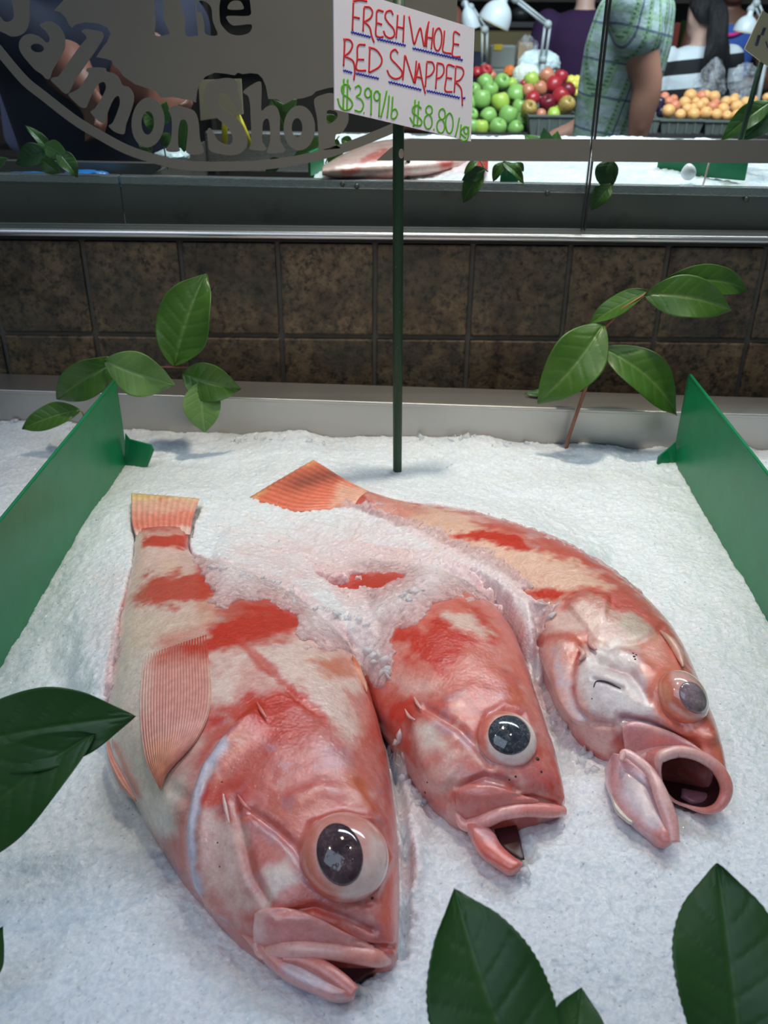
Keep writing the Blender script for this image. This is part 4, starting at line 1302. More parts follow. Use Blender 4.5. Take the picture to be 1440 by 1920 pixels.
F3.sheet('tail_fin', [(694, 922), (655, 903), (620, 882), (588, 862)], [(668, 952), (610, 955), (540, 958), (464, 935)], M['fin'], 0.0022, 0.003, 44, 90, (0.80, 0.20, 0.12),
         [('poly', [(640, 905), (760, 930), (720, 970), (620, 950)], C_CREAM, 12, 0.6, 8), ('line', [(588, 862), (530, 890), (464, 935)], (0.82, 0.45, 0.22), (7, 7), 0.7, 8)], 12, 0.0004, rc=0.4, flat_on=0.012, zofs=(0.0, -0.004, 0.006, -0.010))
F3.cord('dorsal_fin', [(1238, 1182), (1256, 1200), (1272, 1225), (1281, 1250)], [0.0008, 0.0035, 0.004, 0.001], M['flesh'], lift=0.004, n=24, col=(0.62, 0.34, 0.26), dflt=0.03, sm=4)
# gaping mouth: upper jaw plate, lip ring, hollow throat, tongue, long lower jaw
RING = [(1238, 1420), (1268, 1409), (1305, 1415), (1338, 1434), (1358, 1462), (1361, 1488), (1347, 1512), (1322, 1520), (1290, 1512), (1262, 1500), (1244, 1476), (1236, 1446)]
RZ = [0.040, 0.043, 0.040, 0.034, 0.026, 0.018, 0.010, 0.004, 0.000, 0.004, 0.016, 0.030]
def throat(fish, ring, zs):
    nr, n = 22, 72
    r = spline(np.array(ring + ring[:1], float), n + 1)[:n]; z = spline(np.array(zs + zs[:1], float)[:, None], n + 1)[:n, 0]
    P = PZn(r[:, 0], r[:, 1], fish.z0 + z)
    c = P.mean(0); deep = np.array(PZ(1262, 1432, fish.z0 - 0.004)); back = deep - c
    V = []
    for i in range(nr):
        u = i / (nr - 1)
        sc = math.sqrt(max(0.0, 1 - u ** 2.2)) * 0.97 + 0.002
        V.append(c + (P - c) * sc + back * (u * 1.15) - np.array((0, -0.01, 0.012)) * u)
    V = np.vstack(V)
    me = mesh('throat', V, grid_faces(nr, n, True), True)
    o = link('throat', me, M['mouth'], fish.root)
    # outer skin of the snout around the opening, so that the jaw has depth
    V2 = []
    for i in range(8):
        u = i / 7
        V2.append(c + (P - c) * (1.06 - 0.05 * u) + back * u * 0.9 - np.array((0, 0, 0.010)) * u)
    V2 = np.vstack(V2)
    col = np.ones((len(V2), 4)); col[:, :3] = (0.78, 0.28, 0.24); col[:, 3] = 0.1
    me = mesh('snout', V2, grid_faces(8, n, True), True, col)
    link('snout', me, M['flesh'], fish.root)
    return c
throat(F3, RING, RZ)
F3.cord('lip_ring', RING + RING[:2], [0.0045, 0.005, 0.005, 0.0052, 0.0054, 0.005, 0.004, 0.0028, 0.0016, 0.0014, 0.0014, 0.0018, 0.0045, 0.005], M['flesh'], z=RZ + RZ[:2], n=110, col=(0.80, 0.36, 0.33), flat=0.9,
        items=[('poly', [(1230, 1395), (1300, 1395), (1340, 1430), (1300, 1440), (1230, 1440)], (0.83, 0.50, 0.46), 14, 0.8, 5), ('poly', [(1330, 1440), (1380, 1440), (1370, 1530), (1320, 1530)], (0.72, 0.19, 0.15), 10, 0.6, 5)])
tg = F3.sheet('tongue', [(1278, 1478), (1300, 1482), (1330, 1488)], [(1276, 1496), (1300, 1508), (1334, 1506)], M['tongue'], 0.004, 0.0, 24, 14, C_MAUVE, flat_on=-0.006)
F3.sheet('upper_jaw', [(1166, 1362), (1188, 1352), (1230, 1362), (1275, 1382), (1318, 1410)], [(1172, 1408), (1190, 1420), (1225, 1410), (1270, 1404), (1318, 1418)], M['flesh'], 0.005, 0.003, 60, 30, (0.76, 0.42, 0.41),
         [('poly', [(1240, 1365), (1320, 1395), (1320, 1420), (1260, 1400)], C_MAUVE, 16, 0.5, 8), ('poly', [(1160, 1350), (1200, 1350), (1200, 1400), (1165, 1410)], (0.82, 0.42, 0.42), 16, 0.6, 6)], fine=0.0006, sm=10)
F3.cord('upper_lip', [(1176, 1412), (1192, 1420), (1214, 1414), (1240, 1410), (1270, 1408)], [0.002, 0.005, 0.0055, 0.0055, 0.005], M['flesh'], lift=0.006, col=(0.83, 0.50, 0.48), flat=0.8, sm=10, dflt=0.03)
F3.sheet('lower_jaw', [(1150, 1412), (1175, 1420), (1205, 1440), (1228, 1480), (1250, 1530), (1262, 1580)], [(1134, 1440), (1142, 1478), (1160, 1515), (1192, 1548), (1220, 1568), (1240, 1584)], M['flesh'], 0.006, 0.002, 60, 30, (0.74, 0.40, 0.42),
         [('poly', [(1160, 1450), (1205, 1460), (1235, 1540), (1238, 1572), (1200, 1545), (1165, 1500)], (0.66, 0.60, 0.66), 12, 0.9, 6), ('poly', [(1222, 1560), (1275, 1555), (1275, 1600), (1230, 1595)], (0.72, 0.20, 0.17), 10, 0.7, 5)],
         flat_on=0.004, back=0.02, zofs=(0.022, 0.0, 0.002, 0.0), fine=0.0004)
F3.cord('lower_lip', [(1164, 1426), (1172, 1412), (1196, 1426), (1222, 1452), (1240, 1492), (1256, 1538), (1264, 1580)], [0.002, 0.0036, 0.0042, 0.0045, 0.0060, 0.0062, 0.0045], M['flesh'], z=[0.032, 0.034, 0.033, 0.030, 0.025, 0.016, 0.008], n=80,
        col=(0.83, 0.50, 0.48), items=[('poly', [(1240, 1520), (1290, 1520), (1290, 1600), (1240, 1600)], (0.80, 0.36, 0.35), 14, 0.6, 4)])
F3.sheet('gill_membrane', [(1142, 1476), (1150, 1500), (1172, 1530), (1190, 1545)], [(1148, 1500), (1156, 1524), (1176, 1542), (1184, 1546)], M['fin'], 0.003, 0.001, 24, 10, C_PALE, [], 3, 0.0004, flat_on=0.004)
F3.cord('cheek_scar', [(1113, 1288), (1118, 1278), (1130, 1277), (1144, 1281), (1156, 1287), (1164, 1291)], [0.0004, 0.0007, 0.0008, 0.0010, 0.0007, 0.0003], M['spot'], lift=0.0003, n=30, sm=2)
flecks(F3, [(1189, 1231, 3.0), (1193, 1228, 2.4), (1187, 1225, 2.4), (1191, 1236, 2.2), (1139, 1431, 2.5), (1110, 1310, 1.5)])
for p in ([(1104, 1192), (1108, 1208), (1118, 1218)], [(1084, 1212), (1094, 1226), (1086, 1238)]):
    F3.cord('cheek_spine', p, [0.0008, 0.0026, 0.0012], M['flesh'], lift=0.003, n=16, col=(0.70, 0.40, 0.36), sm=2)
F3.eye((1283, 1306), 54, (0.70, -0.10, 0.70), 0.80, (1300, 1308), (23, 33), -35, M['pupil_cloudy'], (0.66, 0.20, 0.13), (0.70, 0.42, 0.38),
       [('line', [(1240, 1290), (1250, 1325), (1290, 1352), (1325, 1362)], (0.80, 0.38, 0.24), (10, 8), 0.8, 4), ('line', [(1258, 1322), (1290, 1345), (1325, 1352)], (0.84, 0.72, 0.68), (4, 4), 0.7, 3)], sink=0.35)
flecks(F2, [(1008, 1423, 4.5), (1015, 1447, 3)], 'nostril')
flecks(F2, [(967, 1456, 2.5), (955, 1462, 2), (801, 1467, 2), (797, 1486, 2.5)])
FISH = [F1, F2, F3]
# ================================================================== CRUSHED ICE
VIS1 = [(240, 918), (378, 918), (370, 1000), (354, 1045), (372, 1080), (388, 1108), (384, 1128), (402, 1150), (440, 1140), (500, 1130), (548, 1160), (542, 1188), (560, 1212), (600, 1222), (655, 1226), (678, 1258),
        (720, 1270), (800, 1330), (800, 1930), (400, 1930), (120, 1500), (150, 1380), (215, 1290), (232, 1220), (226, 1140), (246, 1060)]
VIS2 = [(858, 1122), (905, 1128), (1000, 1190), (1100, 1400), (1110, 1700), (900, 1640), (850, 1540), (790, 1482), (768, 1430), (752, 1380), (722, 1345), (716, 1300), (750, 1235), (738, 1195), (790, 1165), (830, 1140)]
VIS2B = [(590, 1118), (640, 1096), (700, 1078), (748, 1078), (700, 1098), (630, 1120)]
VIS3 = [(690, 905), (760, 935), (860, 955), (960, 985), (1100, 1040), (1250, 1150), (1320, 1240), (1450, 1380), (1450, 1600), (1120, 1600), (1110, 1420), (1062, 1345), (1025, 1280), (1012, 1220), (1040, 1150), (1060, 1128),
        (985, 1116), (1010, 1098), (930, 1030), (842, 1008), (850, 992), (780, 968), (700, 940)]
VIS3T = [(455, 930), (520, 880), (588, 855), (640, 880), (700, 915), (720, 940), (650, 935), (620, 952), (560, 960), (480, 965)]


BANK = [(380, 1010), (455, 960), (560, 975), (640, 955), (760, 975), (900, 1030), (1020, 1090), (1050, 1130), (1012, 1180), (1000, 1220), (960, 1180), (900, 1125), (840, 1110), (740, 1180), (735, 1240), (700, 1250), (660, 1215), (560, 1200), (550, 1150), (400, 1130)]
BANK3 = [(120, 880), (400, 830), (700, 840), (1000, 940), (1130, 1030), (1040, 1120), (960, 1190), (860, 1110), (740, 1180), (730, 1240), (690, 1250), (560, 1210), (380, 1150), (300, 1200), (250, 1330), (150, 1330), (100, 1100)]
BANK2 = [(680, 1240), (745, 1220), (720, 1310), (760, 1420), (790, 1500), (800, 1560), (760, 1640), (745, 1520), (720, 1400)]


def build_ice():
    xs_ = np.linspace(-0.64, 0.90, 1040)
    k = np.linspace(0, 1, 760)
    ys_ = 0.22 + (YL + 0.045 - 0.22) * (0.62 * k + 0.38 * k * k)
    X, Y = np.meshgrid(xs_, ys_)
    p = np.stack([X.ravel(), Y.ravel()], 1)
    p3 = np.column_stack([p, np.zeros(len(p))])
    lip = YL + TRAY_SLOPE * p[:, 0]
    base = ZB + 0.006 * fbm(p3 * 7, 3) + 0.005 * fbm(p3 * 26 + 3, 3)
    # a few heaps against the rear panel and the dividers
    d = lip - p[:, 1]
    base += np.exp(-(d / 0.035) ** 2) * (0.006 + 0.016 * fbm(np.column_stack([p[:, 0] * 14, p[:, 0] * 0, p[:, 0] * 0]), 3))
    base -= 0.004 * np.exp(-((p[:, 1] - 0.5) / 0.2) ** 2)
    grainmask = np.ones(len(p))
    thin = np.zeros(len(p)); stain = np.zeros(len(p))
    h = base.copy()
    nz = fbm(p3 * 60 + 9, 4); nz2 = fbm(p3 * 170 + 4, 3); wq, vq = worley(p * 260, 11)
    def blur(a, n):
        for _ in range(n):
            q = np.pad(a, 1, mode='edge')
            a = (q[:-2, 1:-1] + q[2:, 1:-1] + q[1:-1, :-2] + q[1:-1, 2:] + 2 * a) / 6
        return a
    down = Vector((0, 0, -1))
    tops = []
    for f in (F3, F2, F1):
        lo = f.V.min(0) - 0.08; hi = f.V.max(0) + 0.08
        sel = np.where((p[:, 0] > lo[0]) & (p[:, 0] < hi[0]) & (p[:, 1] > lo[1]) & (p[:, 1] < hi[1]))[0]
        bvs = [f.bvh]
        for ch in f.root.children:
            if ch.name.split('.')[0] in ('tail_fin', 'pectoral_fin', 'upper_jaw', 'lower_jaw', 'pelvic_fin', 'upper_lip', 'lower_lip', 'snout', 'throat', 'lip_ring'):
                me = ch.data
                bvs.append(BVHTree.FromPolygons([v.co[:] for v in me.vertices], [q.vertices[:] for q in me.polygons]))
        t = np.full(len(p), -1.0)
        for q in sel:
            o = Vector((p[q, 0], p[q, 1], 1.2))
            for b in bvs:
                r = b.ray_cast(o, down)
                if r[0] is not None: t[q] = max(t[q], r[0].z)
        tops.append((f, t))
    # ice heaped over the bodies: valleys between the fish are filled to a soft bank
    allt = np.maximum.reduce([t for f, t in tops])
    pre = np.maximum(base, np.where(allt > 0, allt, 0)).reshape(X.shape)
    low = pre[::8, ::8]
    dil = low.copy()
    for _ in range(5):
        q = np.pad(dil, 1, mode='edge')
        dil = np.maximum.reduce([q[:-2, 1:-1], q[2:, 1:-1], q[1:-1, :-2], q[1:-1, 2:], dil])
    dil = blur(dil, 26)
    ii = np.clip(np.arange(X.shape[0]) / 8.0, 0, low.shape[0] - 1.001); jj = np.clip(np.arange(X.shape[1]) / 8.0, 0, low.shape[1] - 1.001)
    i0 = ii.astype(int); j0 = jj.astype(int); fi = (ii - i0)[:, None]; fj = (jj - j0)[None, :]
    fill = (dil[i0][:, j0] * (1 - fi) * (1 - fj) + dil[i0 + 1][:, j0] * fi * (1 - fj) + dil[i0][:, j0 + 1] * (1 - fi) * fj + dil[i0 + 1][:, j0 + 1] * fi * fj).ravel()
    P2b = proj(np.column_stack([p, np.maximum(base, fill * 0.5 + base * 0.5)]))
    bank = np.zeros(len(p))
    for poly, soft, a in ((BANK, 34, 0.80), (BANK2, 30, 0.18), (BANK3, 40, 0.62)):
        bank = np.maximum(bank, a * sstep(-soft, soft, poly_sd(P2b, poly) + 18 * nz))
    h = base + bank * np.maximum(fill - base, 0)
    ground = h.copy()
    for f, top in tops:
        sel = np.where(top > 0)[0]
        tp = top[sel]
        P2 = proj(np.column_stack([p[sel], tp]))
        sd = np.full(len(sel), -1e9)
        for poly in dict(((F3, (VIS3, VIS3T)), (F2, (VIS2, VIS2B)), (F1, (VIS1,))))[f]: sd = np.maximum(sd, poly_sd(P2, poly))
        s = sd + 15 * nz[sel] + 12 * nz2[sel] + 11 * (vq[sel] - 0.5)
        bare = sstep(-4, 5, s)
        t_cov = 0.0009 + 0.0016 * np.clip(nz[sel] + 0.3, 0, 2) + 0.0012 * vq[sel] + 0.0045 * sstep(0, 80, -sd)
        cover = np.maximum(h[sel], tp + t_cov)
        barez = np.minimum(base[sel], tp - 0.007)
        other = np.max(np.stack([t[sel] for g_, t in tops if g_ is not f]), 0)
        hz = bare * barez + (1 - bare) * cover
        thin_i = (1 - bare) * np.clip(1.15 - (cover - tp) / 0.0052, 0, 1)
        near = (1 - bare) * np.exp(-np.maximum(-sd, 0) / 80.0)
        h[sel] = hz
        thin[sel] = np.maximum(thin[sel], thin_i); stain[sel] = np.maximum(stain[sel], near)
    # bleeding of pink into the ice beside the fish
    H = h.reshape(X.shape); A = stain.reshape(X.shape)
    H = blur(H, 2); 
    A = np.maximum(A, blur(A, 40) * 0.9)
    h = H.ravel(); stain = A.ravel()
    P2 = proj(np.column_stack([p, h]))
    crev = np.zeros(len(p))
    # crevice along the back of the front fish, hollow between the fish
    for pts, wpx, dep in (([(700, 1300), (730, 1380), (750, 1480), (762, 1580), (762, 1700), (754, 1780)], 10, 0.020), ([(1000, 1230), (1020, 1300), (1045, 1370), (1065, 1440)], 9, 0.008),
                          ([(640, 1830), (690, 1818)], 14, 0.010), ([(950, 1570), (985, 1600)], 18, 0.010), ([(60, 1300), (0, 1345)], 30, 0.0)):
        dd, sg, fr = line_sd(P2, pts)
        e_ = np.exp(-(dd / (wpx * (1 + 0.9 * nz))) ** 2)
        h -= dep * e_
        crev = np.maximum(crev, np.exp(-(dd / (wpx * 3.0)) ** 2) * (dep > 0))
    for pts in ([(1240, 1425), (1300, 1420), (1352, 1465), (1352, 1510), (1300, 1516), (1250, 1495)], [(600, 1808), (690, 1806), (716, 1808), (668, 1850)], [(925, 1550), (965, 1540), (975, 1570), (980, 1612)]):
        h -= 0.030 * sstep(-4, 10, poly_sd(P2, pts) + 6 * nz)
    # rosy melt water between the fish: a stain in the ice
    for pts, soft, a in (([(690, 1240), (720, 1330), (760, 1440), (790, 1560), (770, 1700), (750, 1560), (720, 1400)], 40, 0.6), ([(430, 1000), (700, 960), (1000, 1080), (1030, 1200), (1100, 1400), (1000, 1330), (920, 1130), (740, 1150), (450, 1100)], 60, 0.75),
                         ([(180, 1080), (250, 1060), (240, 1300), (190, 1300), (170, 1140)], 40, 0.35), ([(540, 1190), (740, 1180), (740, 1290), (690, 1280)], 40, 0.4)):
        stain = np.maximum(stain, a * sstep(-soft, soft, poly_sd(P2, pts) + 25 * nz) * (0.65 + 0.5 * nz))
    # grains
    w1, v1 = worley(p * 170, 1); w2, v2 = worley(p * 340, 5)
    rough_ = 0.62 + 0.20 * np.clip(stain * 1.6, 0, 1) + 1.0 * crev
    g = rough_ * (0.0026 * (v1 - 0.5) * np.clip(1.25 - w1, 0, 1) + 0.0012 * (v2 - 0.5) + 0.0010 * nz2) + 0.0012 * nz
    bareness = 1.0
    h = h + g * bareness
    behind = p[:, 1] > lip - 0.001
    h = np.where(behind, np.minimum(h, ZB - 0.01), h)
    col = np.ones((len(p), 4))
    ice = np.array((0.86, 0.885, 0.91)); pink = np.array((0.84, 0.53, 0.52))
    st = np.clip(stain, 0, 1)[:, None] * 0.92
    col[:, :3] = ice * (1 - st) + pink * st
    col[:, :3] *= (0.93 + 0.07 * sstep(0.1, 0.7, v2) + 0.03 * nz2)[:, None]
    col[:, 3] = 1 - np.clip(thin * (0.58 + 0.35 * (vq - 0.5) + 0.5 * nz), 0, 0.75)
    me = mesh('crushed_ice', np.column_stack([p, h]), grid_faces(len(ys_), len(xs_)), True, col)
    o = link('crushed_ice', me, M['ice'])
    tag(o, 'bed of white crushed ice the three red fish lie on', 'ice', kind='stuff')
    return X, Y, h.reshape(X.shape), stain.reshape(X.shape)
IX, IY, IH, IST = build_ice()


def ice_z(x, y):
    j = int(np.clip(np.searchsorted(IX[0], x), 1, IX.shape[1] - 1)); i = int(np.clip(np.searchsorted(IY[:, 0], y), 1, IY.shape[0] - 1))
    return float(IH[i, j])


# loose ice: glinting crumbs over the bed, larger clear pieces along the rear panel and between the fish
def ice_crumbs(name, spots, size, seed, mat, parent, flat=0.6):
    rn = np.random.default_rng(seed)
    base = np.array([(1, 0, 0), (-1, 0, 0), (0, 1, 0), (0, -1, 0), (0, 0, 1), (0, 0, -1)], float)
    tri = np.array([(0, 2, 4), (2, 1, 4), (1, 3, 4), (3, 0, 4), (2, 0, 5), (1, 2, 5), (3, 1, 5), (0, 3, 5)])
    Vs = []; Fs = []
    for i, (x, y, z) in enumerate(spots):
        q = rn.normal(size=4); q /= np.linalg.norm(q)
        w, a, b, c = q
        R = np.array([[1 - 2 * (b * b + c * c), 2 * (a * b - c * w), 2 * (a * c + b * w)], [2 * (a * b + c * w), 1 - 2 * (a * a + c * c), 2 * (b * c - a * w)], [2 * (a * c - b * w), 2 * (b * c + a * w), 1 - 2 * (a * a + b * b)]])
        s = rn.uniform(*size) * rn.uniform(0.6, 1.3, 3); s[2] *= flat
        Vs.append((base * rn.uniform(0.7, 1.25, (6, 1)) * s) @ R.T + (x, y, z)); Fs.append(tri + 6 * i)
    o = link(name, mesh(name, np.vstack(Vs), np.vstack(Fs), False), mat, parent)
    return o
def crumb_mat():
    t = NT('glinting_ice_crumb')
    t.set(Base_Color=(0.96, 0.97, 0.98), Roughness=0.08, IOR=1.31)
    tl = t.n.new('ShaderNodeBsdfTranslucent'); tl.inputs[0].default_value = (0.97, 0.98, 1.0, 1)
    ms = t.n.new('ShaderNodeMixShader'); ms.inputs[0].default_value = 0.45
    t.l(t.b.outputs[0], ms.inputs[1]); t.l(tl.outputs[0], ms.inputs[2]); t.l(ms.outputs[0], t.out.inputs['Surface'])
    t.b.inputs['Coat Weight'].default_value = 1.0
    t.b.inputs['Coat IOR'].default_value = 1.8
    t.b.inputs['Coat Roughness'].default_value = 0.06
    return t.m
M['crumb'] = crumb_mat()
_ice = bpy.data.objects['crushed_ice']
_rn = np.random.default_rng(3)
_pts = []
while len(_pts) < 5000:
    x = _rn.uniform(-0.52, 0.56); y = 0.30 + (YL - 0.30) * _rn.uniform(0, 1) ** 1.3
    if y > YL + TRAY_SLOPE * x - 0.004: continue
    z = ice_z(x, y)
    on_fish = any(f.bvh.ray_cast(Vector((x, y, 1.2)), Vector((0, 0, -1)))[0] is not None and f.bvh.ray_cast(Vector((x, y, 1.2)), Vector((0, 0, -1)))[0].z > z - 0.001 for f in FISH)
    if not on_fish: _pts.append((x, y, z + 0.0002))
o = ice_crumbs('ice_crumbs', _pts, (0.0006, 0.0014), 1, M['crumb'], _ice); o['kind'] = 'stuff'
_pts = []
for px0, py0, px1, py1, n in ((770, 812, 830, 806, 9), (850, 818, 905, 812, 9), (925, 826, 985, 816, 7), (1010, 812, 1250, 808, 14), (390, 812, 620, 820, 14), (20, 790, 220, 800, 12),
                              (745, 1195, 790, 1175, 5), (690, 1260, 740, 1330, 14), (715, 1330, 790, 1500, 18), (560, 1185, 700, 1230, 14), (1005, 1180, 1040, 1250, 10), (400, 1115, 560, 1150, 12), (1030, 1290, 1110, 1420, 12), (975, 1600, 990, 1640, 5), (660, 1830, 690, 1860, 5)):
    for k in range(n):
        t = _rn.uniform(0, 1)
        p_ = PZ(px0 + (px1 - px0) * t + _rn.normal() * 7, py0 + (py1 - py0) * t + _rn.normal() * 4, ZB + 0.01)
        _pts.append((p_.x, p_.y, ice_z(p_.x, p_.y) + 0.001))
o = ice_crumbs('ice_chips', _pts, (0.003, 0.0075), 2, M['chip'], _ice, 0.45); o['kind'] = 'stuff'
# ================================================================== GREEN DIVIDERS
def divider(label, back_bottom, front_bottom, back_top, foot, side):
    b = PZ(*back_bottom, ZB); f = PZ(*front_bottom, ZB)
    ztop = PY(*back_top, b.y).z
    f = b + (f - b) * 1.9
    t = thing('green_divider', label, 'divider', (b.x, (b.y + f.y) / 2, ZB - 0.06), 'green plastic dividers in the ice')
    d = (b - f); d.z = 0; L = d.length; d.normalize()
    nrm = Vector((d.y, -d.x, 0))
    th = 0.0016
    zb = ZB - 0.06
    # panel outline in (along, height): the back top corner is rounded, a shallow notch above the foot
    prof = [(0, zb), (L, zb), (L + 0.0005, ZB + 0.03), (L, ztop - 0.006), (L - 0.002, ztop - 0.0015), (L - 0.006, ztop), (0, ztop)]
    bm = bmesh.new()
    A = [bm.verts.new(f + d * a + nrm * th + Vector((0, 0, z - f.z))) for a, z in prof]
    B = [bm.verts.new(f + d * a - nrm * th + Vector((0, 0, z - f.z))) for a, z in prof]
    n = len(prof)
    bm.faces.new(A); bm.faces.new(B[::-1])
    for i in range(n): bm.faces.new((A[i], A[(i + 1) % n], B[(i + 1) % n], B[i]))
    link('panel', bm_mesh('panel', bm, False, 0.0005, 2), M['green'], t)
    tube('rolled_edge', [f + d * a + Vector((0, 0, ztop - f.z - 0.0005)) for a in np.linspace(0, L - 0.006, 8)], 0.0022, M['green'], t, 8)
    yf = b.y - 0.012
    F3d = [PY(x, y, yf + k) for x, y, k in foot]
    bm = bmesh.new()
    A = [bm.verts.new(v + Vector((0, -0.0014, 0))) for v in F3d]; B = [bm.verts.new(v + Vector((0, 0.0014, 0))) for v in F3d]
    n = len(A)
    bm.faces.new(A); bm.faces.new(B[::-1])
    for i in range(n): bm.faces.new((A[i], A[(i + 1) % n], B[(i + 1) % n], B[i]))
    link('foot', bm_mesh('foot', bm, False, 0.0005, 2), M['green'], t)
    return t
divider('green plastic divider standing in the ice beside the snapper with the visible tail', (238, 868), (0, 1242), (225, 712),
        [(235, 812, 0), (243, 824, 0), (284, 834, -0.006), (289, 844, -0.006), (275, 880, -0.006), (262, 920, -0.006), (232, 915, 0)], 1)
divider('green plastic divider standing in the ice beside the gaping snapper', (1263, 862), (1440, 1160), (1287, 700),
        [(1266, 828, 0), (1252, 842, 0), (1234, 856, -0.008), (1231, 868, -0.008), (1244, 905, -0.008), (1252, 960, -0.008), (1290, 990, 0)], -1)

# ================================================================== PRICE SIGN
sb = PZ(745, 888, ZB)
st = PY(748, -40, sb.y)
sign = thing('price_sign', 'white handwritten red snapper price card on a dark green stake in the ice', 'sign', (sb.x, sb.y, ZB - 0.05))
tube('stake', [Vector((sb.x, sb.y, ZB - 0.05)), sb, (sb * 2 + st) / 3, (sb + st * 2) / 3, st], [0.0058, 0.0060, 0.0064, 0.0066, 0.0066], M['stick'], sign, 12)
knot = PY(751, 288, sb.y - 0.0064)
M['bare_wood'] = plain('bare_wood_chip', (0.42, 0.36, 0.26), 0.7, 0.3, 120)
bm = bmesh.new(); bmesh.ops.create_uvsphere(bm, u_segments=10, v_segments=6, radius=0.0042)
for v in bm.verts: v.co = Vector((v.co.x * 0.8 + 0.0008, v.co.y * 0.3, v.co.z * 1.3)) + knot
link('chipped_patch', bm_mesh('chipped_patch', bm, True), M['bare_wood'], sign)
cor = [(625.5, -29), (890, 53), (883, 265), (627.5, 205)]
Am = np.array([np.array(ray(*c)) for c in cor])
u_, s_, vt = np.linalg.svd(np.stack([Am[0], -Am[1], Am[2], -Am[3]], 1))
lam = vt[-1]; lam = lam / lam.mean()
dep = -((np.array(sb) - np.array(CAM)) @ RN)[2]
dtop = -((np.array(PY(752, 120, sb.y - 0.0078)) - np.array(CAM)) @ RN)[2]
BP = [CAM + Vector(a) * (l * dtop) for a, l in zip(Am, lam)]
bn = (BP[1] - BP[0]).cross(BP[3] - BP[0]).normalized()
if bn.y > 0: bn = -bn
# put the plane just in front of the stake
k_ = min((sb.y - 0.0085 - p.y) for p in [BP[0] + (BP[1] - BP[0]) * 0.48, BP[3] + (BP[2] - BP[3]) * 0.48])
sc_ = 1 + min(0.0, k_) / sb.y
BP = [CAM + (p - CAM) * sc_ for p in BP]


def on_board(x, y, lift=0.0):
    d = ray(x, y); k = (BP[0] - CAM).dot(bn) / d.dot(bn)
    return CAM + d * k + bn * lift
bm = bmesh.new()
A = [bm.verts.new(p) for p in BP]; B = [bm.verts.new(p - bn * 0.0022) for p in BP]
bm.faces.new(A); bm.faces.new(B[::-1])
for i in range(4): bm.faces.new((A[i], A[(i + 1) % 4], B[(i + 1) % 4], B[i]))
board = link('card', bm_mesh('card', bm), M['paper'], sign)


def strokes(name, lines, mat, r, smooth=True):
    parts = []
    for ln in lines:
        pts = [(600 + x / 3.6, y / 3.6) for x, y in ln]
        if smooth and len(pts) > 2: pts = spline(pts, len(pts) * 6)
        elif len(pts) == 2: pts = spline(pts, 4)
        P = [on_board(x, y, 0.00025) for x, y in pts]
        parts.append(tube_arrays([tuple(p) for p in P], r, 6, 0.25, tuple(bn)))
    V, Fc = merge(parts)
    o = link(name, mesh(name, V, Fc, True), mat, board)
    o.matrix_parent_inverse = Matrix()
    return o


def zig(x0, y0, x1, y1, n):
    out = []
    for i in range(2 * n + 1):
        t = i / (2 * n)
        out.append((x0 + (x1 - x0) * t, y0 + (y1 - y0) * t + (4.5 if i % 2 else -4.5)))
    return out
def oval(cx, cy, rx, ry, sk=0.0):
    return [(cx + rx * math.cos(t) + sk * ry * math.sin(t), cy + ry * math.sin(t)) for t in np.linspace(-1.9, -1.9 + 2 * math.pi, 14)]
red = [
    # FRESH
    [(225, 12), (222, 100), (218, 208)], [(222, 8), (268, 0), (318, 8)], [(223, 112), (268, 124)],
    [(297, 45), (293, 140), (290, 212)], [(297, 45), (335, 50), (353, 80), (340, 120), (297, 148)], [(303, 150), (335, 185), (348, 240), (364, 285)],
    [(428, 78), (386, 72), (380, 150), (376, 232), (398, 250), (428, 247)], [(380, 152), (418, 166)],
    [(492, 100), (478, 72), (448, 80), (440, 118), (462, 155), (496, 195), (500, 238), (472, 256), (442, 240), (428, 206)],
    [(524, 98), (519, 180), (513, 258)], [(568, 100), (564, 190), (560, 286)], [(518, 178), (565, 192)],
    # WHOLE
    [(600, 105), (616, 200), (634, 296), (655, 240), (676, 188), (690, 250), (704, 312), (716, 220), (735, 142)],
    [(730, 168), (722, 240), (717, 318)], [(764, 185), (757, 260), (750, 332)], [(722, 250), (757, 258)],
    oval(795, 265, 26, 76, -0.05), [(840, 205), (834, 280), (830, 346), (884, 362)],
    [(944, 234), (905, 216), (899, 300), (894, 376), (948, 384)], [(900, 294), (938, 302)],
    # RED
    [(166, 265), (163, 350), (158, 446)], [(156, 264), (200, 270), (218, 302), (202, 345), (166, 378)], [(170, 380), (222, 412), (234, 475), (228, 540)],
    [(306, 302), (256, 308), (251, 395), (247, 468), (310, 476)], [(251, 400), (297, 402)],
    [(336, 322), (333, 400), (330, 490)], [(328, 318), (380, 338), (416, 395), (400, 448), (330, 490)],
    # SNAPPER
    [(526, 358), (506, 334), (480, 352), (480, 395), (520, 440), (552, 482), (544, 518), (506, 531), (470, 510), (452, 470)],
    [(572, 370), (566, 450), (558, 540)], [(574, 372), (605, 470), (634, 560)], [(634, 560), (644, 480), (650, 408)],
    [(668, 424), (655, 490), (640, 562)], [(668, 424), (688, 540), (710, 632)], [(652, 515), (690, 530)],
    [(720, 420), (716, 500), (710, 588)], [(718, 416), (758, 422), (770, 465), (748, 505), (715, 520)],
    [(790, 428), (786, 510), (780, 600)], [(788, 424), (830, 438), (834, 488), (812, 520), (784, 530)],
    [(908, 450), (860, 440), (852, 525), (844, 610), (892, 620)], [(852, 522), (890, 531)],
    [(916, 450), (911, 540), (905, 626)], [(914, 446), (958, 460), (968, 496), (944, 538), (910, 550)], [(912, 552), (950, 595), (958, 655), (960, 714)],
]
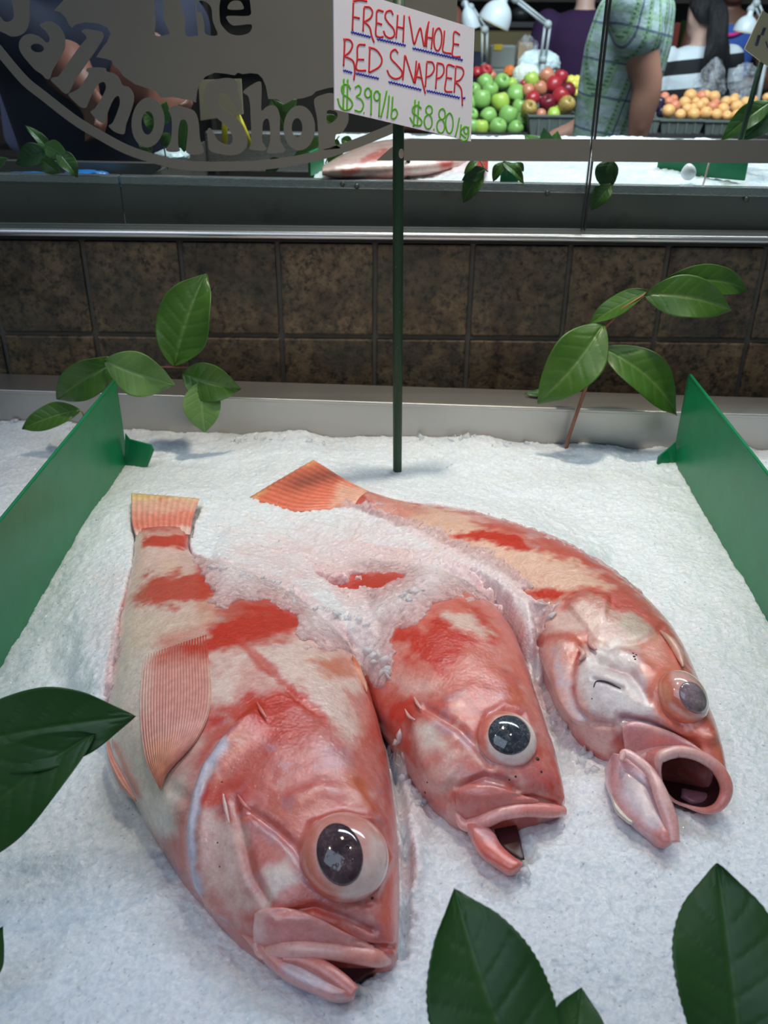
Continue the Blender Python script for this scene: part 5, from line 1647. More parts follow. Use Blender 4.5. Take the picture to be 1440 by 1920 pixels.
blue = [zig(210, 216, 340, 250, 8), zig(385, 263, 577, 306, 11), zig(625, 325, 962, 405, 19), zig(157, 474, 215, 490, 4), zig(243, 495, 395, 530, 9), zig(463, 552, 682, 606, 12), zig(720, 612, 942, 660, 13), zig(955, 656, 980, 664, 1)]
grn = [
    [(205, 602), (190, 574), (160, 570), (145, 595), (155, 632), (195, 662), (217, 695), (205, 730), (165, 742), (132, 712), (119, 660)], [(160, 528), (158, 630), (155, 740)], [(186, 530), (184, 640), (181, 746)],
    [(236, 592), (256, 576), (274, 594), (268, 630), (246, 652), (276, 670), (292, 708), (272, 750), (232, 742)], [(293, 758), (298, 762)],
    oval(322, 625, 20, 32), [(345, 605), (345, 690), (343, 778)], oval(382, 645, 18, 32), [(404, 625), (401, 700), (397, 788)], [(450, 608), (432, 700), (410, 792)],
    [(466, 640), (460, 720), (452, 796)], [(490, 648), (486, 720), (481, 792), (505, 796), (521, 765), (508, 735), (484, 745)],
    [(682, 732), (660, 710), (628, 722), (626, 760), (660, 785), (686, 818), (672, 846), (632, 836), (606, 790)], [(641, 668), (636, 760), (629, 856)], [(666, 678), (661, 770), (655, 852)],
    oval(735, 742, 21, 30), oval(729, 820, 26, 48), [(766, 870), (771, 875)], oval(823, 768, 21, 36), oval(814, 850, 26, 46), oval(872, 830, 25, 68), [(940, 790), (927, 860), (911, 925)],
    [(952, 838), (948, 885), (944, 932)], [(976, 850), (948, 892), (984, 932)], oval(985, 878, 14, 24), [(1002, 852), (1001, 905), (990, 942), (962, 950), (948, 938)],
]
strokes('red_lettering', red, M['ink_red'], 0.00105)
strokes('blue_underline', blue, M['ink_blue'], 0.0010, False)
strokes('green_prices', grn, M['ink_green'], 0.00105)


# ================================================================== LEAF SPRIGS
def leaf_mesh(base, tip, nrm, width, curl=0.12, fold=0.25, wave=0.06, shape=0.42, serr=0.0, seed=0, twist=0.0, sidebend=0.0):
    base, tip = Vector(base), Vector(tip)
    ax = tip - base; L = ax.length; ax.normalize()
    n = Vector(nrm); n = (n - ax * n.dot(ax)).normalized()
    sd = ax.cross(n).normalized()
    nu, nv = 56, 29
    s = np.linspace(0, 1, nu); t = np.linspace(-1, 1, nv)
    rnd = random.Random(seed)
    ph = rnd.uniform(0, 6)
    w = np.where(s < shape, np.sin(0.5 * math.pi * s / shape) ** 0.75, np.cos(0.5 * math.pi * (s - shape) / (1 - shape)) ** 0.80)
    w = w * (1 - 0.25 * sstep(0.82, 1.0, s))
    w = w * 0.5 * width
    P = np.zeros((nu, nv, 3)); col = np.zeros((nu, nv, 4)); col[..., 3] = 1
    b0, a0, s0, n0 = (np.array(x) for x in (base, ax, sd, n))
    for i in range(nu):
        wi = w[i] * (1 + serr * (0.5 if i % 2 else -0.5))
        tw = twist * (s[i] - 0.3)
        for j in range(nv):
            x = t[j] * wi
            hgt = curl * L * (4 * s[i] * (1 - s[i]) - s[i] * 0.35) + fold * abs(x) + wave * width * math.sin(s[i] * 9 + ph + (1.3 if t[j] > 0 else 0)) * t[j] ** 2 + x * tw
            vein = abs(((s[i] - abs(t[j]) * 0.17) * 7.0) % 1.0 - 0.5) * 2
            hgt -= 0.010 * width * (vein > 0.86) * (abs(t[j]) < 0.92) + 0.012 * width * math.exp(-(x / (0.02 * width + 1e-6)) ** 2)
            P[i, j] = b0 + a0 * (s[i] * L) + s0 * (x + sidebend * L * math.sin(math.pi * s[i])) + n0 * hgt
            col[i, j, 0] = max(math.exp(-(t[j] / 0.07) ** 2) if s[i] < 0.96 else 0, 0.45 * sstep(0.80, 1.0, vein) * (1 - abs(t[j]) ** 3))
            col[i, j, 1] = 0.35 * (abs(t[j]) > 0.93)
    nn = np.array(n) * 0.00022
    V = np.vstack([(P + nn).reshape(-1, 3), (P - nn).reshape(-1, 3)]); c = np.vstack([col.reshape(-1, 4)] * 2)
    m = nu * nv
    rim = [i * nv for i in range(nu)] + [(nu - 1) * nv + j for j in range(1, nv)] + [i * nv + nv - 1 for i in range(nu - 2, -1, -1)] + [j for j in range(nv - 2, 0, -1)]
    Fr = [(rim[k], rim[(k + 1) % len(rim)], rim[(k + 1) % len(rim)] + m, rim[k] + m) for k in range(len(rim))]
    Fc = [tuple(f) for f in grid_faces(nu, nv)] + [tuple(f) for f in grid_faces(nu, nv, off=m)[:, ::-1]] + Fr
    return mesh('leaf', V, Fc, True, c)


def leaf(parent, bpx, bd, tpx, td, wpx, mat, lean=0.0, yp=False, **kw):
    """leaf from sight points with real depths (metres along the view); lean/tilt turn its face away from the viewer"""
    b, t = (PY(*bpx, bd), PY(*tpx, td)) if yp else (PD(*bpx, bd), PD(*tpx, td))
    dv = RM @ Vector((0, 0, -1))
    bd, td = (b - CAM).dot(dv), (t - CAM).dot(dv)
    ax = (t - b).normalized()
    n = -(RM @ Vector((0, 0, -1)))
    n = (n - ax * n.dot(ax)).normalized()
    n = Matrix.Rotation(math.radians(lean), 3, ax) @ n
    width = wpx * (bd + td) / 2 / F
    me = leaf_mesh(b, t, n, width, **kw)
    return link('leaf', me, M[mat], parent)


def sprig(label, base, group=None):
    return thing('leaf_sprig', label, 'leaves', tuple(base), group)


# left sprig behind the divider
zb_ = ZB
p0 = PZ(130, 852, ZB); d0 = p0.y
ls = sprig('leafy green sprig with six leaves rising behind the green divider and the pale tail', p0)
tube('stem', [tuple(PY(x, y, d)) for x, y, d in ((128, 858, d0), (140, 820, d0 + 0.005), (158, 782, d0 + 0.01), (192, 742, d0 + 0.015), (226, 706, d0 + 0.02), (262, 690, d0 + 0.02), (300, 688, d0 + 0.02), (345, 688, d0 + 0.015), (364, 692, d0 + 0.01))],
     [0.003, 0.0028, 0.0026, 0.0022, 0.0019, 0.0016, 0.0014, 0.0012, 0.0010], M['stem'], ls, 8)
D1 = d0 + 0.015
leaf(ls, (327, 686), D1, (383, 512), D1 + 0.03, 118, 'leaf', -14, fold=0.22, curl=0.06, seed=1, yp=True, shape=0.45)
leaf(ls, (342, 700), D1, (452, 730), D1 - 0.01, 74, 'leaf', 20, fold=0.25, curl=0.14, seed=2, yp=True)
leaf(ls, (374, 716), D1 - 0.012, (384, 812), D1 - 0.03, 70, 'leaf_pale', -10, fold=0.15, curl=0.04, seed=3, yp=True)
leaf(ls, (196, 676), D1 - 0.01, (326, 722), D1 - 0.02, 82, 'leaf_pale', 16, fold=0.20, curl=0.10, seed=4, yp=True, shape=0.5)
leaf(ls, (226, 672), D1, (104, 752), D1 + 0.01, 70, 'leaf', -24, fold=0.22, curl=0.16, seed=5, yp=True, sidebend=0.04)
leaf(ls, (150, 768), d0 + 0.01, (40, 804), d0 - 0.005, 50, 'leaf', 10, fold=0.25, curl=0.10, seed=6, yp=True)
tube('stem', [tuple(PY(x, y, d)) for x, y, d in ((158, 782, d0 + 0.01), (154, 772, d0 + 0.01), (146, 768, d0 + 0.01))], 0.0012, M['stem_green'], ls, 6)

# right sprig
p0 = PZ(1062, 842, ZB); d1 = p0.y
rs = sprig('tall green sprig on a pinkish stem rising near the gaping fish and the tiled wall', p0)
tube('stem', [tuple(PY(x, y, d)) for x, y, d in ((1060, 848, d1), (1066, 820, d1), (1086, 762, d1), (1108, 700, d1), (1126, 648, d1), (1135, 614, d1), (1168, 578, d1 - 0.005), (1212, 550, d1 - 0.01))],
     [0.0028, 0.0027, 0.0027, 0.0025, 0.0022, 0.0020, 0.0017, 0.0012], M['stem'], rs, 8)
leaf(rs, (1132, 606), d1, (1007, 756), d1 - 0.03, 100, 'leaf', 12, fold=0.22, curl=0.12, seed=11, yp=True, sidebend=-0.06)
leaf(rs, (1130, 652), d1 - 0.002, (1274, 778), d1 - 0.03, 84, 'leaf', -10, fold=0.20, curl=0.12, seed=12, yp=True, sidebend=-0.03)
leaf(rs, (1208, 552), d1 - 0.01, (1374, 582), d1 - 0.03, 78, 'leaf', 10, fold=0.22, curl=0.10, seed=13, yp=True, sidebend=-0.05)
leaf(rs, (1232, 532), d1 - 0.005, (1408, 546), d1 + 0.01, 56, 'leaf', 10, fold=0.22, curl=0.20, seed=14, yp=True, sidebend=-0.06)
leaf(rs, (1214, 546), d1, (1104, 608), d1 + 0.01, 46, 'leaf', 30, fold=0.25, curl=0.05, seed=15, yp=True)
leaf(rs, (1096, 708), d1 + 0.004, (1040, 716), d1 + 0.02, 42, 'leaf_dark', 20, fold=0.25, curl=0.05, seed=16, yp=True)
# dark leaf shape standing in for the leaf's shadowy reflection on the steel lip
pl = PZ(1000, 745, ZLIP); dl = pl.y
leaf(rs, (1052, 738), dl + 0.002, (984, 738), dl, 26, 'leaf_dark', 40, fold=0.1, curl=0.02, seed=17, yp=True)

# big leaves poking in from the left
fl = sprig('two broad dark leaves reaching in from the left beside the largest fish', PD(-60, 1450, 0.62))
leaf(fl, (-150, 1420), 0.62, (247, 1343), 0.60, 150, 'leaf_dark', -12, fold=0.12, curl=0.06, seed=21, shape=0.62, sidebend=-0.02)
leaf(fl, (175, 1375), 0.595, (-130, 1640), 0.60, 165, 'leaf_dark', 18, fold=0.12, curl=0.05, seed=22, shape=0.5, sidebend=0.04)
leaf(fl, (-60, 1850), 0.56, (4, 1738), 0.56, 80, 'leaf_dark', 0, fold=0.1, curl=0.05, seed=23)
tube('stem', [tuple(PD(x, y, d)) for x, y, d in ((-190, 1980, 0.54), (-120, 1860, 0.56), (-90, 1640, 0.60), (-120, 1480, 0.615), (-150, 1420, 0.62))], [0.003, 0.003, 0.0025, 0.002, 0.0015], M['stem'], fl, 8)

# big leaves at the front edge
f2 = sprig('large dark green leaves at the front edge below the middle fish', PD(1000, 2060, 0.46))
leaf(f2, (1015, 2090), 0.455, (853, 1664), 0.50, 236, 'leaf_dark', 14, fold=0.14, curl=0.05, seed=31, shape=0.45, serr=0.02, sidebend=-0.05)
leaf(f2, (1040, 2120), 0.45, (1092, 1850), 0.49, 124, 'leaf_dark', -16, fold=0.12, curl=0.05, seed=32, shape=0.55, sidebend=0.03)
tube('stem', [tuple(PD(x, y, d)) for x, y, d in ((1010, 2260, 0.43), (1000, 2140, 0.445), (1015, 2090, 0.455))], 0.0022, M['stem'], f2, 8)
f3 = sprig('broad dark green leaf at the front corner below the gaping fish', PD(1400, 2060, 0.46))
leaf(f3, (1398, 2090), 0.455, (1345, 1618), 0.50, 215, 'leaf_dark', -8, fold=0.12, curl=0.04, seed=33, shape=0.58, serr=0.02)
leaf(f3, (1500, 2050), 0.46, (1230, 1985), 0.48, 140, 'leaf_dark', 8, fold=0.12, curl=0.05, seed=34, shape=0.5)
tube('stem', [tuple(PD(1420, 2260, 0.43)), tuple(PD(1408, 2150, 0.447)), tuple(PD(1398, 2090, 0.455))], 0.0022, M['stem'], f3, 8)
# ================================================================== BEHIND THE GLASS
def dep_of(p): return (Vector(p) - CAM).dot(RM @ Vector((0, 0, -1)))
def pxr(r, p): return r * dep_of(p) / F

def rear_ice():
    xs_ = np.linspace(PZ(588, 330, ZR).x, 0.78, 330); ys_ = np.linspace(0, 1, 170)
    X, K = np.meshgrid(xs_, ys_)
    Y = YR + 0.004 + SL2 * X + K * (YR2 - YR - 0.006)
    p = np.column_stack([X.ravel(), Y.ravel(), np.zeros(X.size)])
    k = K.ravel()
    h = ZR - 0.008 + 0.016 * sstep(0.0, 0.25, k) * (1 - 0.5 * sstep(0.6, 1, k)) + 0.010 * fbm(p * 12, 3) * sstep(0, 0.1, k) + 0.005 * fbm(p * 45, 3)
    w1, v1 = worley(p[:, :2] * 120, 3)
    h += 0.003 * (v1 - 0.5)
    col = np.ones((len(p), 4)); col[:, :3] = (0.86, 0.885, 0.91)
    P2 = proj(np.column_stack([p[:, :2], h]))
    st = sstep(-14, 14, poly_sd(P2, [(600, 335), (700, 278), (900, 285), (880, 325), (760, 330), (700, 340)]) + 12 * fbm(p * 40, 3)) * 0.6
    col[:, :3] = col[:, :3] * (1 - st[:, None]) + np.array((0.82, 0.52, 0.50)) * st[:, None]
    o = link('crushed_ice', mesh('crushed_ice', np.column_stack([p[:, :2], h]), grid_faces(170, 330), True, col), M['ice'])
    tag(o, 'crushed ice in the rear display seen through the glass', 'ice', kind='stuff')
rear_ice()

R1 = Fish('red_snapper', 'pinkish fish half buried in the rear ice behind the glass', [
    (892, 292, 888, 300, 0.006, 0), (850, 282, 850, 310, 0.016, 0), (785, 276, 780, 318, 0.024, 0), (705, 282, 700, 322, 0.024, 0), (645, 300, 642, 324, 0.016, 0), (606, 316, 604, 324, 0.006, 0)], ZR + 0.010, 80, 50, 20)
R1.sculpt([], 2.0)
R1.finish([('poly', [(600, 250), (900, 250), (900, 350), (600, 350)], C_WHITE, 5, 0.8, 20), ('line', [(650, 325), (690, 300), (720, 290)], C_RED, (8, 6), 0.8, 10), ('poly', [(815, 296), (850, 300), (845, 320), (825, 315)], C_RED, 8, 0.9, 6),
           ('line', [(700, 332), (760, 325)], C_ROSE, (8, 6), 0.7, 10)], [], 2.0)
R1.sheet('tail_fin', [(888, 300), (900, 296), (915, 292)], [(888, 310), (900, 314), (915, 318)], M['fin'], 0.002, 0.002, 12, 20, C_RED, [], 5, 0.0004, flat_on=0.004)

def panel(name, label, cat, corners, th, mat, group=None):
    """a thin standing board through four sight corners given as 3-D points"""
    c = [Vector(p) for p in corners]
    n = (c[1] - c[0]).cross(c[3] - c[0]).normalized()
    bm = bmesh.new()
    A = [bm.verts.new(p + n * th / 2) for p in c]; B = [bm.verts.new(p - n * th / 2) for p in c]
    bm.faces.new(A); bm.faces.new(B[::-1])
    for i in range(4): bm.faces.new((A[i], A[(i + 1) % 4], B[(i + 1) % 4], B[i]))
    o = link(name, bm_mesh(name, bm, False, th * 0.2, 1), mat)
    return tag(o, label, cat, group)
def standing(a, b, h, sink=0.02):
    a, b = Vector(a), Vector(b)
    return [a + Vector((0, 0, -sink)), b + Vector((0, 0, -sink)), b + Vector((0, 0, h)), a + Vector((0, 0, h))]
panel('green_divider', 'green divider lying across the rear ice behind the frosted strip right of the seam', 'divider', standing(PZ(1232, 316, ZR + 0.006), PZ(1398, 331, ZR + 0.006), 0.032, 0.006), 0.004, M['green'], 'green dividers on the rear ice')
panel('green_divider', 'short green divider end behind the hanging leaves left of the seam', 'divider', standing(PZ(938, 334, ZR + 0.004), PZ(972, 334, ZR + 0.004), 0.022, 0.006), 0.004, M['green'], 'green dividers on the rear ice')
panel('green_divider', 'small green divider behind the frosted arc of the logo', 'divider', standing(PZ(580, 324, ZR + 0.004), PZ(606, 312, ZR + 0.006), 0.03, 0.006), 0.004, M['green'], 'green dividers on the rear ice')

bm = bmesh.new(); bmesh.ops.create_icosphere(bm, subdivisions=3, radius=1)
pc = PZ(1289, 334, ZR + 0.004); r_ = pxr(14, pc)
for v in bm.verts: v.co = Vector((v.co.x * r_, v.co.y * r_, (v.co.z + 0.7) * r_ * 1.05)) * (1 + 0.05 * math.sin(v.co.x * 3 + v.co.z * 2)) + pc
M['ice_plain'] = plain('white_ice_lump', (0.84, 0.87, 0.90), 0.35, 0.03, 60)
tag(link('ice_lump', bm_mesh('ice_lump', bm, True), M['ice_plain']), 'round white lump of ice on the rear display', 'ice lump')

def stake(label, bpx, tpx, y, r, mat, name='sign_stake', zb=None):
    b, t = PY(*bpx, y), PY(*tpx, y)
    o = tube(name, [tuple(b), tuple((b + t) / 2), tuple(t)], r, mat, None, 8)
    return tag(o, label, 'stake')
stake('thin dark stake standing in the rear ice just right of the price card stake', (765, 345), (766, 262), 1.47, 0.003, M['stick'])
stake('pale bare twig standing in the rear ice right of the seam', (1317, 352), (1331, 300), 1.43, 0.0015, M['spine'], 'twig')

# beige signs in the rear display
M['kraft'] = plain('beige_card', lin(206, 186, 150), 0.7, 0.08, 12)
M['yellow_stick'] = plain('yellow_plastic', lin(215, 195, 40), 0.4, 0.08)
M['ink_dark'] = plain('dark_marker', lin(60, 60, 90), 0.6)
def back_sign(label, corners, y, legs, mat_leg, r, marks=()):
    c = [PY(*q, y) for q in corners]
    t = thing('price_sign', label, 'sign', tuple((c[2] + c[3]) / 2))
    n = (c[1] - c[0]).cross(c[3] - c[0]).normalized(); n = n if n.y < 0 else -n
    bm = bmesh.new()
    A = [bm.verts.new(p) for p in c]; B = [bm.verts.new(p - n * 0.003) for p in c]
    bm.faces.new(A); bm.faces.new(B[::-1])
    for i in range(4): bm.faces.new((A[i], A[(i + 1) % 4], B[(i + 1) % 4], B[i]))
    cdo = link('card', bm_mesh('card', bm), M['kraft'], t)
    for lg in legs: tube('stake', [tuple(PY(*q, y + 0.006)) for q in lg], r, mat_leg, t, 8)
    for mk in marks:
        o = tube('marker_stroke', [tuple(PY(*q, y - 0.001)) for q in mk], 0.0022, M['ink_dark'], cdo, 6, 0.3)
        o.matrix_parent_inverse = Matrix()
    return t
back_sign('beige card tilted on a dark stake at the far right edge, rear display', [(1430, 20), (1500, 60), (1460, 140), (1396, 92)], 1.50, [[(1432, 100), (1400, 220), (1363, 356)]], M['stick'], 0.0045,
          [[(1424, 66), (1418, 86)], [(1434, 52), (1429, 66)], [(1436, 78), (1440, 90)]])
back_sign('small beige card on two yellow legs behind the frosted lettering', [(372, 150), (452, 148), (456, 214), (376, 226)], 1.95, [[(440, 205), (456, 240), (470, 275)], [(422, 215), (421, 245), (422, 290)]], M['yellow_stick'], 0.006)

# rear sprigs hanging over the rim
def rear_sprig(label, y, leaves, stem=None, grp=None):
    b = PY(*(stem[0] if stem else leaves[0][0]), y)
    t = sprig(label, b, grp)
    for k, (bp, tp, w, mt, ln) in enumerate(leaves):
        leaf(t, bp, y - 0.004 * k, tp, y - 0.004 * k - 0.006, w, mt, ln, yp=True, fold=0.2, curl=0.10, seed=40 + k)
    if stem: tube('stem', [tuple(PY(*q, y + 0.002)) for q in stem], 0.0012, M['stem_green'], t, 6)
    return t
rear_sprig('bunch of green leaves over the steel rim at the far left, under the logo', 1.412, [((98, 292), (48, 234), 22, 'leaf', 30), ((92, 284), (28, 306), 44, 'leaf_dark', 0), ((84, 270), (126, 296), 34, 'leaf_pale', 10), ((108, 284), (146, 332), 34, 'leaf', -20), ((78, 300), (112, 325), 30, 'leaf', 10)], [(90, 322), (94, 292), (84, 266)])
rear_sprig('single green leaf over the steel rim at the edge of the photo', 1.412, [((-20, 322), (14, 296), 26, 'leaf', 0)])
rear_sprig('green leaves seen through the frosted letter o and n', 1.56, [((305, 245), (268, 205), 40, 'leaf', 0), ((300, 235), (312, 190), 30, 'leaf_pale', 20), ((262, 262), (285, 285), 22, 'leaf', 0), ((345, 285), (352, 205), 26, 'leaf_pale', 10), ((318, 250), (304, 275), 26, 'leaf', 0)], [(315, 318), (305, 262), (300, 232)])
rear_sprig('bright green leaves behind the last letters of the logo', 1.56, [((535, 240), (508, 185), 38, 'leaf', 0), ((530, 215), (556, 186), 22, 'leaf_pale', 20), ((630, 262), (548, 298), 34, 'leaf_pale', -10), ((632, 260), (628, 332), 30, 'leaf', 10), ((634, 245), (600, 215), 30, 'leaf', 0), ((640, 262), (662, 270), 20, 'leaf', 0), ((528, 300), (498, 322), 26, 'leaf_dark', 0)], [(600, 335), (622, 275), (636, 255)])
rear_sprig('drooping green leaf cluster over the rim below the price card corner', 1.410, [((905, 318), (868, 380), 36, 'leaf', 10), ((910, 316), (866, 338), 26, 'leaf_dark', -20), ((896, 302), (870, 326), 16, 'leaf', 20)], [(915, 322), (908, 316), (900, 300)])
rear_sprig('pair of curling green leaves on the rim left of the vertical seam', 1.410, [((945, 303), (924, 340), 22, 'leaf', 20), ((942, 304), (984, 344), 24, 'leaf', -20), ((968, 304), (982, 322), 14, 'leaf', 0)], [(950, 330), (946, 306), (944, 298)])
rear_sprig('round dark green leaves hanging over the rim right of the vertical seam', 1.406, [((1142, 300), (1128, 350), 44, 'leaf_dark', 0), ((1150, 302), (1148, 348), 24, 'leaf_dark', 30), ((1148, 344), (1108, 394), 32, 'leaf', 15)], [(1142, 350), (1146, 326), (1148, 300)])
rear_sprig('large green leaf behind the dark stake at the far right', 1.53, [((1446, 190), (1352, 262), 44, 'leaf', 10), ((1450, 215), (1390, 262), 40, 'leaf_dark', 0)], [(1440, 300), (1446, 240), (1448, 190)])
rear_sprig('yellow green leaf tips rising behind the frosted strip under the red apples', 1.75, [((1020, 300), (985, 252), 36, 'leaf_pale', 0), ((1030, 300), (1046, 246), 34, 'leaf', 10), ((1025, 290), (1020, 240), 28, 'leaf_dark', 0)])

# blue plastic bags
M['blue_bag'] = plain('blue_plastic_bag', (0.02, 0.22, 0.62), 0.3, 0.2, 40)
M['white_bag'] = plain('white_plastic_bag', (0.66, 0.78, 0.80), 0.35, 0.06, 20)
def crumple(name, label, cat, c, dims, mat, seed, amp=0.22, group=None, taper=0.0):
    bm = bmesh.new(); bmesh.ops.create_icosphere(bm, subdivisions=5, radius=1)
    V = np.array([v.co[:] for v in bm.verts])
    d = 1 + amp * fbm(V * 1.7 + seed, 3) + amp * 0.6 * (np.abs(fbm(V * 4 + seed * 2, 3)) - 0.2)
    V = V * d[:, None]
    V[:, :2] *= (1 - taper * np.clip(V[:, 2:3], -1, 1))
    V[:, 2] = np.maximum(V[:, 2], -0.75) + 0.75
    for v, q in zip(bm.verts, V): v.co = Vector(c) + Vector((q[0] * dims[0], q[1] * dims[1], q[2] * dims[2]))
    return tag(link(name, bm_mesh(name, bm, True), mat), label, cat, group)
for lab, px, py, w, h, sd in (('crumpled bright blue plastic bag in the rear display left of the frosted arc', 200, 322, 34, 13, 1), ('flat blue plastic bag in the rear display under the frosted arc', 290, 324, 34, 9, 2), ('blue plastic edge behind the leaf bunch at the far left of the rear display', 60, 322, 60, 9, 3), ('blue plastic rim of a tub behind the crumpled blue bag', 160, 318, 40, 8, 4)):
    c = PY(px, py, 1.46 + 0.04 * sd); c.z = ZR - 0.03
    crumple('plastic_bag', lab, 'bag', c, (pxr(w, c), 0.03, pxr(h, c)), M['blue_bag'], sd, 0.3)
c = PY(325, 312, 1.62); c.z = ZR
crumple('plastic_bag', 'white plastic bag on the rear ice under the frosted letter n', 'bag', c, (pxr(32, c), 0.04, pxr(12, c)), M['white_bag'], 9, 0.15)

# ------------------------------------------------------------------ fruit stall
ZT = 1.02
YS = 4.25
M['stall'] = plain('dark_stall_board', lin(38, 30, 28), 0.6, 0.2, 20)
stall = thing('fruit_stall', 'dark fruit stall table with apples, apricots and bags on it', 'stall', (1.5, 5.0, 0))
box_obj('table_top', (0.2, 3.6, YS - 0.12, 5.10, ZT - 0.05, ZT), M['stall'], stall, 0.006)
box_obj('front_panel', (0.25, 3.55, YS - 0.05, YS - 0.02, 0.0, ZT - 0.05), M['stall'], stall)
for x in (0.3, 3.5): box_obj('leg', (x - 0.03, x + 0.03, 5.0, 5.06, 0, ZT - 0.05), M['stall'], stall)

def fruit_mat(name, a, b, spots=None, rough=0.28):
    t = NT(name)
    v = t.coord('Object', (1, 1, 1))
    oi = t.n.new('ShaderNodeObjectInfo')
    n = t.n.new('ShaderNodeTexNoise'); n.noise_dimensions = '4D'; n.inputs['Scale'].default_value = 16; n.inputs['Detail'].default_value = 3
    t.l(v, n.inputs['Vector']); t.l(t.math('MULTIPLY', oi.outputs['Random'], 40.0), n.inputs['W'])
    c = t.ramp(n.outputs['Fac'], [(0.38, a), (0.62, b)])
    t.set(Base_Color=c, Roughness=rough)
    return t.m
M['apple_green'] = fruit_mat('green_apple_skin', (0.20, 0.42, 0.09), (0.33, 0.54, 0.16))
M['apple_yellow'] = fruit_mat('yellow_green_apple_skin', (0.36, 0.55, 0.07), (0.50, 0.62, 0.12))
M['apple_red'] = fruit_mat('red_apple_skin', (0.34, 0.012, 0.022), (0.50, 0.04, 0.05))
M['apple_pink'] = fruit_mat('pink_flushed_apple_skin', (0.55, 0.08, 0.07), (0.62, 0.36, 0.18))
M['apple_dark'] = fruit_mat('dark_red_apple_skin', (0.13, 0.010, 0.022), (0.24, 0.018, 0.03))
M['apple_half'] = fruit_mat('half_red_apple_skin', (0.40, 0.03, 0.03), (0.44, 0.52, 0.12))
M['apricot'] = fruit_mat('apricot_skin', (0.84, 0.38, 0.11), (0.88, 0.52, 0.22), rough=0.45)
M['apricot_red'] = fruit_mat('blushed_apricot_skin', (0.66, 0.13, 0.10), (0.80, 0.36, 0.16), rough=0.45)
M['plum'] = fruit_mat('dark_plum_skin', (0.02, 0.012, 0.035), (0.04, 0.02, 0.06))
M['yellow_fruit'] = fruit_mat('yellow_fruit_skin', (0.74, 0.62, 0.07), (0.80, 0.72, 0.16))
M['twig'] = plain('apple_twig', lin(80, 60, 40), 0.7)
PROF = [(0.0001, 0.62), (0.10, 0.66), (0.22, 0.80), (0.42, 0.93), (0.66, 0.90), (0.88, 0.66), (0.99, 0.28), (1.0, -0.05), (0.93, -0.42), (0.78, -0.72), (0.56, -0.92), (0.34, -0.97), (0.16, -0.88), (0.0001, -0.82)]
sp = spline(PROF, 34); sp[:, 0] = np.maximum(sp[:, 0], 0.0001)
ME_A = {}
def apple_mesh(mat):
    if mat not in ME_A:
        ME_A[mat] = lathe('skin', [tuple(q) for q in sp], 28); ME_A[mat].materials.append(M[mat])
    return ME_A[mat]
V, Fc = tube_arrays([(0, 0, 0.6), (0.02, 0, 0.85), (0.06, 0.02, 1.12)], [0.05, 0.045, 0.06], 6)
ME_STEM = mesh('twig', V, Fc); ME_STEM.materials.append(M['twig'])
sp2 = spline([(0.0001, 0.86), (0.10, 0.88), (0.30, 0.96), (0.62, 0.86), (0.90, 0.50), (1.0, 0.0), (0.92, -0.46), (0.66, -0.82), (0.30, -0.97), (0.0001, -0.99)], 26); sp2[:, 0] = np.maximum(sp2[:, 0], 0.0001)
def stone_mesh(mat):
    k = 'st' + mat
    if k not in ME_A:
        me = lathe('fruit', [tuple(q) for q in sp2], 24)
        for v in me.vertices:                      # the seam of an apricot
            a = math.atan2(v.co.y, v.co.x)
            v.co *= 1 - 0.05 * math.exp(-(a / 0.16) ** 2)
        me.materials.append(M[mat]); ME_A[k] = me
    return ME_A[k]
rf = random.Random(11)
def place_apple(px, py, r, mat, y, label, group, tilt=None):
    c = PY(px, py, y); R = pxr(r, c)
    t = thing('apple', label, 'apple', tuple(c), group)
    rot = tilt if tilt else (rf.uniform(-0.9, 0.9), rf.uniform(-0.9, 0.9), rf.uniform(0, 6))
    for nm, me in (('skin', apple_mesh(mat)), ('twig', ME_STEM)):
        o = bpy.data.objects.new(nm, me); COL.objects.link(o); o.parent = t
        o.scale = (R, R, R * 0.97); o.rotation_euler = rot
    return c
def pile(rows, kind, group, lab, y0, dy):
    for ri, (row, items) in enumerate(rows):
        items = sorted(items, key=lambda q: q[0])
        n = len(items)
        for i, (px, py, r, mat) in enumerate(items):
            pos = ('at the left end' if i == 0 else 'at the right end' if i == n - 1 else ordinal(i) + ' from the left') if n > 1 else 'on its own'
            colr = {'apple_green': 'green', 'apple_yellow': 'yellow-green', 'apple_red': 'red', 'apple_pink': 'pink flushed', 'apple_dark': 'dark red', 'apple_half': 'half red, half green'}[mat]
            place_apple(px, py, r, mat, y0 + dy * ri, '%s apple %s, %s of the %s' % (colr, pos, row, lab), group)
Z48 = lambda l, ox: [(ox + a / 4.8, b / 4.8, c / 4.8, m) for a, b, c, m in l]
g, yv = 'apple_green', 'apple_yellow'
pile([('bottom row', Z48([(200, 1150, 68, yv), (350, 1150, 78, g), (510, 1160, 68, g), (120, 1140, 66, g)], 860)),
      ('lower row', Z48([(265, 1045, 72, g), (445, 1040, 86, g), (565, 1085, 62, g), (110, 1040, 62, g)], 860)),
      ('middle row', Z48([(205, 895, 84, g), (375, 920, 82, yv), (545, 965, 66, g), (90, 930, 70, g)], 860)),
      ('upper row', Z48([(280, 815, 74, g), (515, 855, 86, g), (140, 810, 60, g)], 860)),
      ('top row', Z48([(240, 745, 72, g), (385, 745, 74, g), (480, 755, 50, yv)], 860))], 'apple', 'green apples on the fruit stall', 'green apple pile', YS, 0.075)
rd, pk, dk, hf = 'apple_red', 'apple_pink', 'apple_dark', 'apple_half'
